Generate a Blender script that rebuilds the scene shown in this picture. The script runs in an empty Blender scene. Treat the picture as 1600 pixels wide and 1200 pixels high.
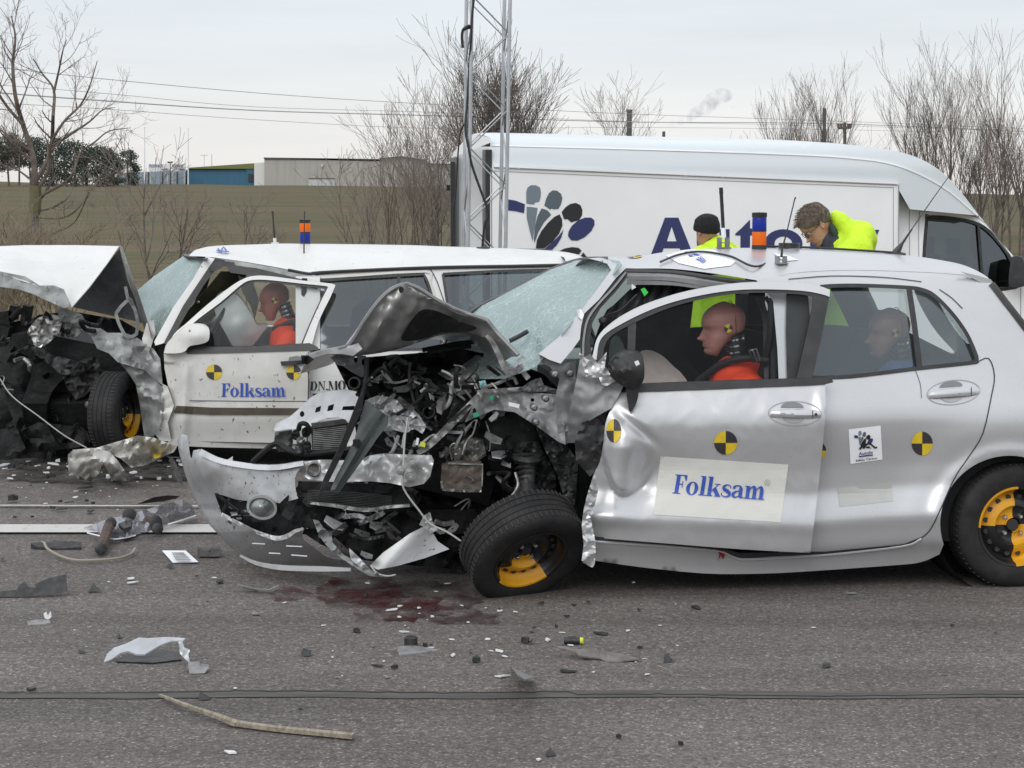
import bpy, bmesh, math, random
import numpy as np
from mathutils import Vector, Matrix, noise
from mathutils.geometry import delaunay_2d_cdt

SC = bpy.context.scene
COL = SC.collection
# ------------------------------------------------------------------ camera
FPX, H0 = 3000.0, 1.85
TH = math.atan(300.0 / FPX)
cam_d = bpy.data.cameras.new('camera')
cam = bpy.data.objects.new('camera', cam_d)
COL.objects.link(cam)
cam.location = (0, 0, H0)
cam.rotation_euler = (math.radians(90) - TH, 0, 0)
cam_d.sensor_width = 36
cam_d.lens = 36 * FPX / 1600
cam_d.clip_end = 5000
SC.camera = cam
# ------------------------------------------------------------------ world, sun, exposure
SUN_EL, SUN_ROT = math.radians(36), math.radians(203)
w = bpy.data.worlds.new('World'); SC.world = w; w.use_nodes = True
nt = w.node_tree; nt.nodes.clear()
def N(t, **k):
    n = nt.nodes.new(t)
    for a, b in k.items(): setattr(n, a, b)
    return n
out = N('ShaderNodeOutputWorld')
sky = N('ShaderNodeTexSky', sky_type='NISHITA', sun_disc=False)
sky.sun_elevation = SUN_EL; sky.sun_rotation = SUN_ROT
bg1 = N('ShaderNodeBackground'); bg1.inputs[1].default_value = 0.08
nt.links.new(sky.outputs[0], bg1.inputs[0])
tc = N('ShaderNodeTexCoord'); sx = N('ShaderNodeSeparateXYZ')
nt.links.new(tc.outputs['Generated'], sx.inputs[0])
rmp = N('ShaderNodeValToRGB')
els = rmp.color_ramp.elements
els[0].position = 0.0; els[0].color = (0.88, 0.85, 0.825, 1)
els[1].position = 1.0; els[1].color = (1.22, 1.26, 1.32, 1)
for p_, c_ in ((0.035, (.90, .90, .895)), (0.075, (.81, .85, .885)), (0.12, (.80, .86, .92)), (0.3, (.98, 1.03, 1.09)), (.6, (1.15, 1.19, 1.25))):
    e = els.new(p_); e.color = (*c_, 1)
mp = N('ShaderNodeMapping'); mp.inputs['Scale'].default_value = (2.2, 2.2, 26)
nz = N('ShaderNodeTexNoise'); nz.inputs['Scale'].default_value = 2.0; nz.inputs['Detail'].default_value = 5; nz.inputs['Roughness'].default_value = .55
nt.links.new(tc.outputs['Generated'], mp.inputs[0]); nt.links.new(mp.outputs[0], nz.inputs[0])
mr = N('ShaderNodeMapRange'); mr.inputs[1].default_value = .3; mr.inputs[2].default_value = .7; mr.inputs[3].default_value = .955; mr.inputs[4].default_value = 1.045
nt.links.new(nz.outputs[0], mr.inputs[0])
mx = N('ShaderNodeMix', data_type='RGBA', blend_type='MULTIPLY'); mx.inputs[0].default_value = 1
nt.links.new(sx.outputs[2], rmp.inputs[0]); nt.links.new(rmp.outputs[0], mx.inputs[6]); nt.links.new(mr.outputs[0], mx.inputs[7])
bg2 = N('ShaderNodeBackground'); bg2.inputs[1].default_value = 1.0
nt.links.new(mx.outputs[2], bg2.inputs[0])
ms = N('ShaderNodeMixShader'); ms.inputs[0].default_value = .93
nt.links.new(bg1.outputs[0], ms.inputs[1]); nt.links.new(bg2.outputs[0], ms.inputs[2]); nt.links.new(ms.outputs[0], out.inputs[0])
sl = bpy.data.lights.new('sun', 'SUN'); sl.energy = 1.1; sl.angle = math.radians(40); sl.color = (1, .97, .93)
so = bpy.data.objects.new('sun', sl); COL.objects.link(so); so.location = (0, 0, 50)
so.rotation_euler = (math.radians(90) - SUN_EL, 0, math.radians(180) - SUN_ROT)
vs = SC.view_settings; vs.view_transform = 'Standard'; vs.look = 'None'; vs.exposure = 0.0; vs.gamma = 1
vs.use_curve_mapping = False
SC.cycles.max_bounces = 8; SC.cycles.transparent_max_bounces = 16

# ------------------------------------------------------------------ picture <-> world
CAM = Vector((0, 0, H0))
_c, _s = math.cos(TH), math.sin(TH)
def ray(px, py):
    u, v = (px - 800) / FPX, (600 - py) / FPX
    return Vector((u, _c + v * _s, -_s + v * _c))
def at(px, py, Y):
    r = ray(px, py); return CAM + r * (Y / r.y)
def gnd(px, py, z=0.0):
    r = ray(px, py); return CAM + r * ((z - H0) / r.z)

class Side:
    """near side of a vehicle: origin on the ground, a = along, n = inward, prof = [(z, inward offset)]"""
    def __init__(s, O, psi, prof):
        s.O = Vector((O.x, O.y, 0)); p = math.radians(psi)
        s.a = Vector((math.cos(p), math.sin(p), 0)); s.n = Vector((-math.sin(p), math.cos(p), 0))
        s.z = [q[0] for q in prof]; s.b = [q[1] for q in prof]
        zz = np.linspace(-.5, 4, 451); bb = np.interp(zz, s.z, s.b)
        k = np.hanning(9); k /= k.sum()
        bb = np.convolve(np.pad(bb, 4, mode='edge'), k, mode='valid'); s.zz, s.bb = zz, bb
    kink = None
    def B(s, z, u=None):
        if s.kink and u is not None: z = z - s.kink[0] * abs(u - s.kink[1]) * max(0, min(1, (.75 - z) / .3))
        return float(np.interp(z, s.zz, s.bb))
    def lat(s, px, py, l):
        r = ray(px, py); t = (l - (CAM - s.O).dot(s.n)) / r.dot(s.n); return CAM + r * t
    def hit(s, px, py, off=0.0):
        z = 1.0; u = None
        for _ in range(14):
            p = s.lat(px, py, s.B(z, u) - off); z = p.z; u = (p - s.O).dot(s.a)
        return p
    def loc(s, u, l, z): return s.O + s.a * u + s.n * l + Vector((0, 0, z))
    def inv(s, p): d = p - s.O; return d.dot(s.a), d.dot(s.n), p.z

# ------------------------------------------------------------------ materials
MATS = {}
def mat(name, c, rough=.6, metal=0.0, c2=None, scale=8.0, bump=0.0, bscale=None, spec=.5, coat=0.0, lo=.4, hi=.62, c3=None, s3=40, lo3=.62, hi3=.7, stretch=(1, 1, 1), trans=0, alpha=1, emit=None, detail=5, sheen=0):
    m = bpy.data.materials.new(name); m.use_nodes = True
    t = m.node_tree; b = t.nodes['Principled BSDF']; L = t.links.new
    b.inputs['Base Color'].default_value = (*c, 1); b.inputs['Roughness'].default_value = rough; b.inputs['Metallic'].default_value = metal
    b.inputs['Specular IOR Level'].default_value = spec; b.inputs['Coat Weight'].default_value = coat; b.inputs['Coat Roughness'].default_value = .08
    b.inputs['Alpha'].default_value = alpha
    if sheen: b.inputs['Sheen Weight'].default_value = sheen
    if trans: b.inputs['Transmission Weight'].default_value = trans
    if emit: b.inputs['Emission Color'].default_value = (*emit[:3], 1); b.inputs['Emission Strength'].default_value = emit[3]
    co = t.nodes.new('ShaderNodeTexCoord'); mpn = t.nodes.new('ShaderNodeMapping'); mpn.inputs['Scale'].default_value = stretch
    L(co.outputs['Object'], mpn.inputs[0])
    def nz_(sc, det=detail):
        n = t.nodes.new('ShaderNodeTexNoise'); n.inputs['Scale'].default_value = sc; n.inputs['Detail'].default_value = det; n.inputs['Roughness'].default_value = .6
        L(mpn.outputs[0], n.inputs[0]); return n
    col = None
    if c2:
        n = nz_(scale); r = t.nodes.new('ShaderNodeMapRange'); r.inputs[1].default_value = lo; r.inputs[2].default_value = hi
        L(n.outputs[0], r.inputs[0]); x = t.nodes.new('ShaderNodeMix'); x.data_type = 'RGBA'
        L(r.outputs[0], x.inputs[0]); x.inputs[6].default_value = (*c, 1); x.inputs[7].default_value = (*c2, 1)
        col = x.outputs[2]
    if c3:
        n = nz_(s3, 3); r = t.nodes.new('ShaderNodeMapRange'); r.inputs[1].default_value = lo3; r.inputs[2].default_value = hi3
        L(n.outputs[0], r.inputs[0]); x = t.nodes.new('ShaderNodeMix'); x.data_type = 'RGBA'
        L(r.outputs[0], x.inputs[0]); x.inputs[7].default_value = (*c3, 1)
        if col: L(col, x.inputs[6])
        else: x.inputs[6].default_value = (*c, 1)
        col = x.outputs[2]
    if col: L(col, b.inputs['Base Color'])
    if bump:
        n = nz_(bscale or scale); bp = t.nodes.new('ShaderNodeBump'); bp.inputs['Strength'].default_value = bump; bp.inputs['Distance'].default_value = .02
        L(n.outputs[0], bp.inputs['Height']); L(bp.outputs[0], b.inputs['Normal'])
    MATS[name] = m; return m

def glass(name, tint, gloss=.12, diff=None, dfac=0.0, cracks=False, grough=.02):
    """thin pane: tinted see-through + reflection (+ crazed white-green film)"""
    m = bpy.data.materials.new(name); m.use_nodes = True; t = m.node_tree; t.nodes.clear(); L = t.links.new
    o = t.nodes.new('ShaderNodeOutputMaterial'); tr = t.nodes.new('ShaderNodeBsdfTransparent'); tr.inputs[0].default_value = (*tint, 1)
    gl = t.nodes.new('ShaderNodeBsdfGlossy'); gl.inputs['Roughness'].default_value = grough; gl.inputs[0].default_value = (.9, .95, 1, 1)
    fr = t.nodes.new('ShaderNodeLayerWeight'); fr.inputs[0].default_value = .25
    mm = t.nodes.new('ShaderNodeMath'); mm.operation = 'MULTIPLY_ADD'; mm.inputs[1].default_value = .6; mm.inputs[2].default_value = gloss; mm.use_clamp = True
    L(fr.outputs['Fresnel'], mm.inputs[0])
    s1 = t.nodes.new('ShaderNodeMixShader'); L(mm.outputs[0], s1.inputs[0]); L(tr.outputs[0], s1.inputs[1]); L(gl.outputs[0], s1.inputs[2])
    fin = s1
    if diff:
        d = t.nodes.new('ShaderNodeBsdfDiffuse'); d.inputs[0].default_value = (*diff, 1)
        s2 = t.nodes.new('ShaderNodeMixShader'); s2.inputs[0].default_value = dfac
        L(s1.outputs[0], s2.inputs[1]); L(d.outputs[0], s2.inputs[2]); fin = s2
        if cracks:
            co = t.nodes.new('ShaderNodeTexCoord')
            def vor(sc, wd):
                nn = t.nodes.new('ShaderNodeTexNoise'); nn.inputs['Scale'].default_value = 9; L(co.outputs['Object'], nn.inputs[0])
                ad = t.nodes.new('ShaderNodeMixRGB'); ad.blend_type = 'ADD'; ad.inputs[0].default_value = .12; L(co.outputs['Object'], ad.inputs[1]); L(nn.outputs['Color'], ad.inputs[2])
                v = t.nodes.new('ShaderNodeTexVoronoi'); v.feature = 'DISTANCE_TO_EDGE'; v.inputs['Scale'].default_value = sc; L(ad.outputs[0], v.inputs[0])
                r = t.nodes.new('ShaderNodeMapRange'); r.inputs[1].default_value = 0; r.inputs[2].default_value = wd; r.inputs[3].default_value = 1; r.inputs[4].default_value = 0
                L(v.outputs['Distance'], r.inputs[0]); return r.outputs[0]
            a = vor(10, .035); b2 = vor(42, .13)
            nb = t.nodes.new('ShaderNodeTexNoise'); nb.inputs['Scale'].default_value = 3.2; nb.inputs['Detail'].default_value = 6; L(co.outputs['Object'], nb.inputs[0])
            r0 = t.nodes.new('ShaderNodeMapRange'); r0.inputs[1].default_value = .42; r0.inputs[2].default_value = .62; r0.inputs[3].default_value = .2; r0.inputs[4].default_value = .85; L(nb.outputs[0], r0.inputs[0])
            q = t.nodes.new('ShaderNodeMath'); q.operation = 'MULTIPLY'; L(b2, q.inputs[0]); L(r0.outputs[0], q.inputs[1])
            q2 = t.nodes.new('ShaderNodeMath'); q2.operation = 'MULTIPLY_ADD'; q2.inputs[1].default_value = .45; L(q.outputs[0], q2.inputs[0])
            q3 = t.nodes.new('ShaderNodeMath'); q3.operation = 'MULTIPLY_ADD'; q3.inputs[1].default_value = .3; q3.inputs[2].default_value = dfac; L(a, q3.inputs[0]); L(q3.outputs[0], q2.inputs[2]); q2.use_clamp = True
            L(q2.outputs[0], s2.inputs[0])
    L(fin.outputs[0], o.inputs[0]); MATS[name] = m; return m

def lin(r, g, b):
    f = lambda c: ((c / 255 + .055) / 1.055) ** 2.4 if c > 10 else c / 255 / 12.92
    return (f(r), f(g), f(b))

# ------------------------------------------------------------------ objects
OFF = {}
def thing(name, loc, label, cat, group=None):
    o = bpy.data.objects.new(name, None); COL.objects.link(o); o.location = loc; o.empty_display_size = .2
    o['label'] = label; o['category'] = cat
    if group: o['group'] = group
    OFF[o.name] = Vector(loc); return o
def pempty(name, parent):
    o = bpy.data.objects.new(name, None); COL.objects.link(o); o.parent = parent; OFF[o.name] = OFF[parent.name]; o.empty_display_size = .1; return o
def tag(o, label, cat, group=None):
    o['label'] = label; o['category'] = cat
    if group: o['group'] = group
    return o
def mk(name, V, Fc, mats, parent=None, smooth=True, solid=0.0, midx=None, sharp=40, origin=None, label=None):
    me = bpy.data.meshes.new(name)
    off = OFF[parent.name] if parent else (Vector(origin) if origin is not None else Vector((0, 0, 0)))
    me.from_pydata([tuple(Vector(v) - off) for v in V], [], [tuple(f) for f in Fc])
    if not isinstance(mats, (list, tuple)): mats = [mats]
    for m in mats: me.materials.append(m)
    if midx is not None: me.polygons.foreach_set('material_index', np.array(midx, dtype=np.int32))
    if smooth:
        me.polygons.foreach_set('use_smooth', np.ones(len(me.polygons), dtype=bool))
        me.set_sharp_from_angle(angle=math.radians(sharp))
    me.update()
    o = bpy.data.objects.new(name, me); COL.objects.link(o)
    if parent: o.parent = parent; OFF[o.name] = off
    else: o.location = off; OFF[o.name] = off
    if solid:
        md = o.modifiers.new('solid', 'SOLIDIFY'); md.thickness = solid; md.offset = -1
    if label: o['label'] = label
    return o
class MB:
    def __init__(s): s.V = []; s.F = []; s.M = []
    def add(s, V, Fc, m=0):
        k = len(s.V); s.V += [Vector(v) for v in V]; s.F += [tuple(i + k for i in f) for f in Fc]; s.M += [m] * len(Fc)
    def box(s, c, size, rot=None, m=0, taper=1.0):
        x, y, z = size[0] / 2, size[1] / 2, size[2] / 2
        V = [Vector((i * x * (taper if k > 0 else 1), j * y * (taper if k > 0 else 1), k * z)) for k in (-1, 1) for i, j in ((-1, -1), (1, -1), (1, 1), (-1, 1))]
        if rot: V = [rot @ v for v in V]
        c = Vector(c)
        s.add([v + c for v in V], [(0, 3, 2, 1), (4, 5, 6, 7), (0, 1, 5, 4), (1, 2, 6, 5), (2, 3, 7, 6), (3, 0, 4, 7)], m)
    def tube(s, pts, r, n=8, m=0, cap=True):
        pts = [Vector(p) for p in pts]
        if len(pts) < 2: return
        rs = list(r) if hasattr(r, '__len__') else [r] * len(pts)
        V = []; Fc = []; up = None
        for i, p in enumerate(pts):
            d = (pts[min(i + 1, len(pts) - 1)] - pts[max(i - 1, 0)])
            d = d.normalized() if d.length > 1e-9 else Vector((0, 0, 1))
            if up is None: up = d.orthogonal().normalized()
            up = up - d * up.dot(d)
            up = up.normalized() if up.length > 1e-6 else d.orthogonal().normalized()
            q = d.cross(up)
            for k in range(n):
                a = 2 * math.pi * k / n; V.append(p + (up * math.cos(a) + q * math.sin(a)) * rs[i])
        for i in range(len(pts) - 1):
            for k in range(n):
                Fc.append((i * n + k, i * n + (k + 1) % n, (i + 1) * n + (k + 1) % n, (i + 1) * n + k))
        if cap: Fc.append(tuple(range(n - 1, -1, -1))); Fc.append(tuple((len(pts) - 1) * n + k for k in range(n)))
        s.add(V, Fc, m)
    def lathe(s, C, ax, prof, n=32, m=0, mf=None, ref=None):
        """prof = [(radius, along axis)]"""
        ax = Vector(ax).normalized(); u = (Vector(ref) - ax * Vector(ref).dot(ax)).normalized() if ref is not None else ax.orthogonal().normalized(); v = ax.cross(u); C = Vector(C)
        V = [C + (u * math.cos(2 * math.pi * k / n) + v * math.sin(2 * math.pi * k / n)) * r + ax * h for r, h in prof for k in range(n)]
        b = len(s.V); s.V += V
        for i in range(len(prof) - 1):
            for k in range(n):
                s.F.append((b + i * n + k, b + i * n + (k + 1) % n, b + (i + 1) * n + (k + 1) % n, b + (i + 1) * n + k))
                s.M.append(mf(i, 2 * math.pi * (k + .5) / n) if mf else m)
    def ell(s, C, rad, rot=None, n=16, m=0):
        V = []; Fc = []; h = n // 2
        for i in range(h + 1):
            th = math.pi * i / h
            for k in range(n):
                ph = 2 * math.pi * k / n; v = Vector((math.sin(th) * math.cos(ph) * rad[0], math.sin(th) * math.sin(ph) * rad[1], math.cos(th) * rad[2]))
                V.append(Vector(C) + (rot @ v if rot else v))
        for i in range(h):
            for k in range(n): Fc.append((i * n + k, (i + 1) * n + k, (i + 1) * n + (k + 1) % n, i * n + (k + 1) % n))
        s.add(V, Fc, m)
    def done(s, name, mats, parent=None, **k):
        return mk(name, s.V, s.F, mats, parent, midx=s.M, **k)

def spline(pts, sub=5, closed=False):
    """Catmull-Rom; a point with a third value of 1 is a corner (2-D) """
    P = [np.array(p[:2], float) for p in pts]; C = [len(p) > 2 and p[2] == 1 for p in pts]; n = len(P); R = []
    for i in range(n if closed else n - 1):
        a, b = P[i], P[(i + 1) % n]
        t0 = (b - a) if C[i] or (not closed and i == 0) else (b - P[i - 1]) / 2
        t1 = (b - a) if C[(i + 1) % n] or (not closed and i == n - 2) else (P[(i + 2) % n] - a) / 2
        for k in range(sub):
            t = k / sub; h = (2 * t**3 - 3 * t**2 + 1, t**3 - 2 * t**2 + t, -2 * t**3 + 3 * t**2, t**3 - t**2)
            R.append(tuple(a * h[0] + t0 * h[1] + b * h[2] + t1 * h[3]))
    if not closed: R.append(tuple(P[-1]))
    return R
def spline3(pts, sub=5):
    P = [Vector(p) for p in pts]; n = len(P); R = []
    if n < 3: return P
    for i in range(n - 1):
        a, b = P[i], P[i + 1]; t0 = (b - P[i - 1]) / 2 if i else b - a; t1 = (P[i + 2] - a) / 2 if i < n - 2 else b - a
        for k in range(sub):
            t = k / sub; R.append(a * (2 * t**3 - 3 * t**2 + 1) + t0 * (t**3 - 2 * t**2 + t) + b * (-2 * t**3 + 3 * t**2) + t1 * (t**3 - t**2))
    R.append(P[-1]); return R
def inside(x, y, poly):
    r = False; j = len(poly) - 1
    for i in range(len(poly)):
        xi, yi = poly[i]; xj, yj = poly[j]
        if (yi > y) != (yj > y) and x < (xj - xi) * (y - yi) / (yj - yi) + xi: r = not r
        j = i
    return r
def dens(poly, step):
    R = []
    for i, p in enumerate(poly):
        q = poly[(i + 1) % len(poly)]; d = math.hypot(q[0] - p[0], q[1] - p[1]); k = max(1, int(d / step))
        for j in range(k): R.append((p[0] + (q[0] - p[0]) * j / k, p[1] + (q[1] - p[1]) * j / k))
    return R
def tri2d(outer, holes=(), step=10):
    def dd_(lp):
        R = []
        for p in lp:
            if not R or math.hypot(p[0] - R[-1][0], p[1] - R[-1][1]) > .28: R.append(p)
        if len(R) > 3 and math.hypot(R[0][0] - R[-1][0], R[0][1] - R[-1][1]) <= .28: R.pop()
        return R
    outer = dd_([p[:2] for p in outer]); holes = [dd_([p[:2] for p in h]) for h in holes]
    outer = dens([p[:2] for p in outer], step); holes = [dens([p[:2] for p in h], step) for h in holes]
    P = []; E = []
    for lp in [outer] + holes:
        b = len(P); P += lp; E += [(b + i, b + (i + 1) % len(lp)) for i in range(len(lp))]
    nb = len(P); B = np.array(P)
    xs = [p[0] for p in outer]; ys = [p[1] for p in outer]
    y = min(ys) + step * .5; row = 0
    while y < max(ys):
        x = min(xs) + step * (.5 if row % 2 else 1.0)
        while x < max(xs):
            if inside(x, y, outer) and not any(inside(x, y, h) for h in holes):
                if np.min((B[:, 0] - x)**2 + (B[:, 1] - y)**2) > (step * .66)**2: P.append((x, y))
            x += step
        y += step * .87; row += 1
    V, e, Fc, *_ = delaunay_2d_cdt([Vector(p) for p in P], E, [], 0, 1e-4)
    T = []
    for f in Fc:
        cx = sum(V[i].x for i in f) / len(f); cy = sum(V[i].y for i in f) / len(f)
        if inside(cx, cy, outer) and not any(inside(cx, cy, h) for h in holes):
            a_, b_, c_ = V[f[0]], V[f[1]], V[f[2]]; ar = (b_.x - a_.x) * (c_.y - a_.y) - (b_.y - a_.y) * (c_.x - a_.x)
            T.append(tuple(f) if ar > 0 else tuple(reversed(f)))
    used = sorted({i for f in T for i in f}); ix = {j: i for i, j in enumerate(used)}
    return [(V[j].x, V[j].y) for j in used], [tuple(ix[i] for i in f) for f in T]
def tps(ctrl):
    """smooth depth field through (px, py, d) points"""
    if not hasattr(ctrl, '__len__'): return lambda x, y: ctrl
    c = np.array(ctrl, float); n = len(c)
    if n < 3:
        if n == 1: return lambda x, y: c[0, 2]
        d = c[1, :2] - c[0, :2]; L = d @ d
        return lambda x, y: c[0, 2] + (c[1, 2] - c[0, 2]) * ((np.array((x, y)) - c[0, :2]) @ d) / L
    X = c[:, :2] / 100
    def ph(r2): return np.where(r2 > 1e-12, r2 * np.log(np.maximum(r2, 1e-12)), 0)
    K = ph(((X[:, None] - X[None])**2).sum(-1)) + np.eye(n) * 1e-3
    Pm = np.hstack([np.ones((n, 1)), X]); A = np.zeros((n + 3, n + 3)); A[:n, :n] = K; A[:n, n:] = Pm; A[n:, :n] = Pm.T; A[n:, n:] -= np.eye(3) * 1e-9
    wv = np.linalg.solve(A, np.concatenate([c[:, 2], np.zeros(3)]))
    def f(x, y):
        q = np.array((x, y)) / 100
        return float(ph(((X - q)**2).sum(-1)) @ wv[:n] + wv[n] + q @ wv[n + 1:])
    return f
def orient(V, T):
    R = []; s_ = 0
    for f in T:
        a, b, c = V[f[0]], V[f[1]], V[f[2]]; s_ += 1 if (b - a).cross(c - a).dot(CAM - a) > 0 else -1
    return [tuple(f) if s_ > 0 else tuple(reversed(f)) for f in T]
def orient_each(V, T):
    R = []
    for f in T:
        a, b, c = V[f[0]], V[f[1]], V[f[2]]; nn = (b - a).cross(c - a)
        R.append(f if nn.dot(CAM - a) > 0 else tuple(reversed(f)))
    return R
def crum(x, y, sc, seed):
    q = Vector((x / sc + seed * 7.3, y / sc - seed * 3.1, seed * 1.7))
    return (1 - 2.2 * abs(noise.noise(q))) * .6 + .4 * (1 - 2.2 * abs(noise.noise(q * 2.3)))
def plate(name, outline, ctrl, mapper, m, parent=None, thick=.004, step=8, holes=(), crumple=0.0, cscale=40, seed=1, sharp=35, fn=None, origin=None, label=None, subs=0):
    """sheet traced as an outline and given its own depth, folds and thickness"""
    if crumple and cscale < 30: cscale *= 1.7; crumple *= .8
    if subs: outline = spline(outline, subs, True); holes = [spline(h, subs, True) for h in holes]
    P, T = tri2d(outline, holes, step); f = tps(ctrl)
    V = []
    for x, y in P:
        d = f(x, y)
        if crumple: d -= crumple * crum(x, y, cscale, seed)
        if fn: d += fn(x, y)
        V.append(mapper(x, y, d))
    T = orient(V, T)
    if thick:
        nn = Vector((0, 0, 0))
        for a, b, c in T: nn += (V[b] - V[a]).cross(V[c] - V[a])
        aw = Vector((0, 0, -1))
        if nn.normalized().z < .75: aw = V[len(V) // 2] - CAM; aw.z = 0; aw.normalize()
        n = len(V); cnt = {}
        for f in T:
            for i in range(3): cnt[(f[i], f[(i + 1) % 3])] = 1
        rim = [(b, a, a + n, b + n) for a, b in cnt if (b, a) not in cnt]
        T = T + [tuple(i + n for i in reversed(f)) for f in T] + rim; V = V + [v + aw * thick for v in V]
    return mk(name, V, T, m, parent, sharp=sharp, origin=origin, label=label)
def decal(name, polys, mapper, mats, parent, step=12, off=.003, thick=0.0, label=None, lay=.0004):
    """polys = [(outline, holes, material index)] lying on a surface; mapper(px, py, off)"""
    V = []; T = []; M = []
    for k, pl in enumerate(polys):
        P, t = tri2d(pl[0], pl[1], step); b = len(V); vv = [mapper(x, y, off + lay * k) for x, y in P]
        t = orient(vv, t); V += vv; T += [tuple(i + b for i in q) for q in t]; M += [pl[2]] * len(t)
    return mk(name, V, T, mats, parent, midx=M, solid=thick, smooth=False, label=label)
def strip(pts, w0, sub=4):
    """ribbon polygon along a polyline (2-D), w0 = width or list of widths"""
    ws = w0 if hasattr(w0, '__len__') else [w0] * len(pts)
    A = spline([(p[0], p[1]) for p in pts], sub) if len(pts) > 2 and sub > 1 else [tuple(p[:2]) for p in pts]
    W = np.interp(np.linspace(0, len(pts) - 1, len(A)), range(len(pts)), ws); Lf = []; R = []
    for i, p in enumerate(A):
        a = A[max(i - 1, 0)]; b = A[min(i + 1, len(A) - 1)]; dx, dy = b[0] - a[0], b[1] - a[1]; l = math.hypot(dx, dy) or 1
        Lf.append((p[0] - dy / l * W[i] / 2, p[1] + dx / l * W[i] / 2)); R.append((p[0] + dy / l * W[i] / 2, p[1] - dx / l * W[i] / 2))
    return Lf + R[::-1]
def circ(cx, cy, rx, ry=None, n=28, a0=0, a1=360, rot=0):
    ry = ry or rx; R = []; full = abs(a1 - a0) >= 360
    for k in range(n if full else n + 1):
        a = math.radians(a0 + (a1 - a0) * k / n); x, y = rx * math.cos(a), ry * math.sin(a); c, s = math.cos(math.radians(rot)), math.sin(math.radians(rot))
        R.append((cx + x * c - y * s, cy + x * s + y * c))
    return R
def marker(cx, cy, rx, ry=None, flip=0, rot=0):
    """black and yellow quartered target disc; material 0 yellow, 1 black"""
    ry = ry or rx; P = []
    for q in range(4):
        P.append(([(cx, cy)] + circ(cx, cy, rx, ry, 8, q * 90, q * 90 + 90, rot), (), (q + flip) % 2))
    return P
def wire(name, pts, r, m, parent=None, mapper=at, n=6, sub=5, origin=None, label=None):
    b = MB(); b.tube(spline3([mapper(*p) for p in pts], sub), r, n); return b.done(name, m, parent, origin=origin, label=label)

# ------------------------------------------------------------------ lettering (own glyphs, x-height 100, capitals 150)
def rc(a, b, c, d): return [(a, c), (b, c), (b, d), (a, d)]
SERIF = {
 'F': (108, [(rc(18, 50, 0, 150), ()), (rc(2, 68, 0, 8), ()), (rc(2, 104, 142, 150), ()), ([(104, 150), (104, 104), (97, 104), (78, 142)], ()), (rc(50, 76, 72, 81), ()), (rc(70, 77, 52, 100), ())]),
 'o': (108, [(circ(52, 50, 50, 53), (circ(52, 50, 20, 46),))]),
 'l': (62, [(rc(16, 46, 0, 152), ()), (rc(2, 60, 0, 8), ()), (rc(3, 20, 144, 152), ())]),
 'k': (120, [(rc(14, 44, 0, 152), ()), (rc(0, 58, 0, 8), ()), (rc(2, 20, 144, 152), ()), ([(44, 40), (88, 94), (97, 94), (50, 36)], ()), ([(50, 56), (86, 3), (122, 3), (74, 76)], ()), (rc(66, 112, 93, 100), ()), (rc(74, 124, 0, 7), ())]),
 's': (92, [(strip([(80, 70), (76, 88), (50, 97), (24, 84), (26, 64), (52, 50), (74, 34), (74, 14), (46, 3), (14, 14), (10, 34)], [6, 8, 9, 20, 24, 28, 26, 20, 9, 8, 6], 5), ())]),
 'a': (106, [(rc(60, 90, 10, 74), ()), (strip([(16, 70), (20, 88), (46, 97), (68, 90), (75, 70)], [22, 16, 9, 14, 30], 5), ()), (strip([(64, 58), (38, 50), (18, 36), (16, 18), (34, 5), (62, 16)], [6, 12, 24, 26, 12, 7], 5), ()), ([(60, 12), (76, 0), (104, 2), (104, 9), (90, 14)], ())]),
 'm': (178, [(rc(14, 44, 0, 100), ()), (rc(0, 56, 0, 8), ()), (rc(2, 20, 92, 100), ()), (rc(70, 100, 0, 76), ()), (rc(58, 112, 0, 8), ()), (rc(128, 158, 0, 76), ()), (rc(116, 172, 0, 8), ()), (strip([(42, 74), (58, 92), (76, 96), (85, 74)], [6, 11, 20, 30], 5), ()), (strip([(98, 74), (116, 92), (134, 96), (143, 74)], [6, 11, 20, 30], 5), ())]),
 'D': (140, [(rc(16, 54, 0, 150), ()), (rc(2, 60, 0, 8), ()), (rc(2, 60, 142, 150), ()), (strip([(58, 146), (92, 140), (116, 75), (92, 10), (58, 4)], [8, 18, 40, 18, 8], 6), ())]),
 'N': (150, [(rc(22, 32, 0, 150), ()), (rc(4, 50, 0, 8), ()), ([(6, 150), (50, 150), (128, 0), (116, 0)], ()), (rc(116, 126, 0, 150), ()), (rc(98, 144, 142, 150), ())]),
 '.': (46, [(circ(22, 16, 16), ())]),
 'M': (180, [(rc(18, 27, 0, 150), ()), (rc(2, 44, 0, 8), ()), ([(4, 150), (50, 150), (94, 20), (80, 0)], ()), ([(94, 20), (130, 150), (136, 150), (90, 0)], ()), (rc(130, 166, 0, 150), ()), (rc(114, 178, 0, 8), ())]),
 'O': (150, [(circ(72, 75, 70, 78), (circ(72, 75, 28, 70),))]),
 'T': (140, [(rc(50, 90, 0, 150), ()), (rc(34, 106, 0, 8), ()), (rc(4, 136, 142, 150), ()), ([(4, 150), (4, 104), (10, 104), (30, 142)], ()), ([(136, 150), (136, 104), (130, 104), (110, 142)], ())]),
}
def words(txt, quad, mi=0, cap=150.0):
    """glyph polygons laid in a picture quad (tl, tr, br, bl), baseline at the bottom edge"""
    W = sum(SERIF[c][0] for c in txt); x = 0; P = []
    tl, tr, br, bl = [np.array(q, float) for q in quad]
    def mpq(p):
        u, v = (p[0] + x) / W, p[1] / cap
        return tuple((bl * (1 - u) + br * u) * (1 - v) + (tl * (1 - u) + tr * u) * v)
    for c in txt:
        for o, hs in SERIF[c][1]: P.append(([mpq(p) for p in o], [[mpq(p) for p in h] for h in hs], mi))
        x += SERIF[c][0]
    return P
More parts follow.
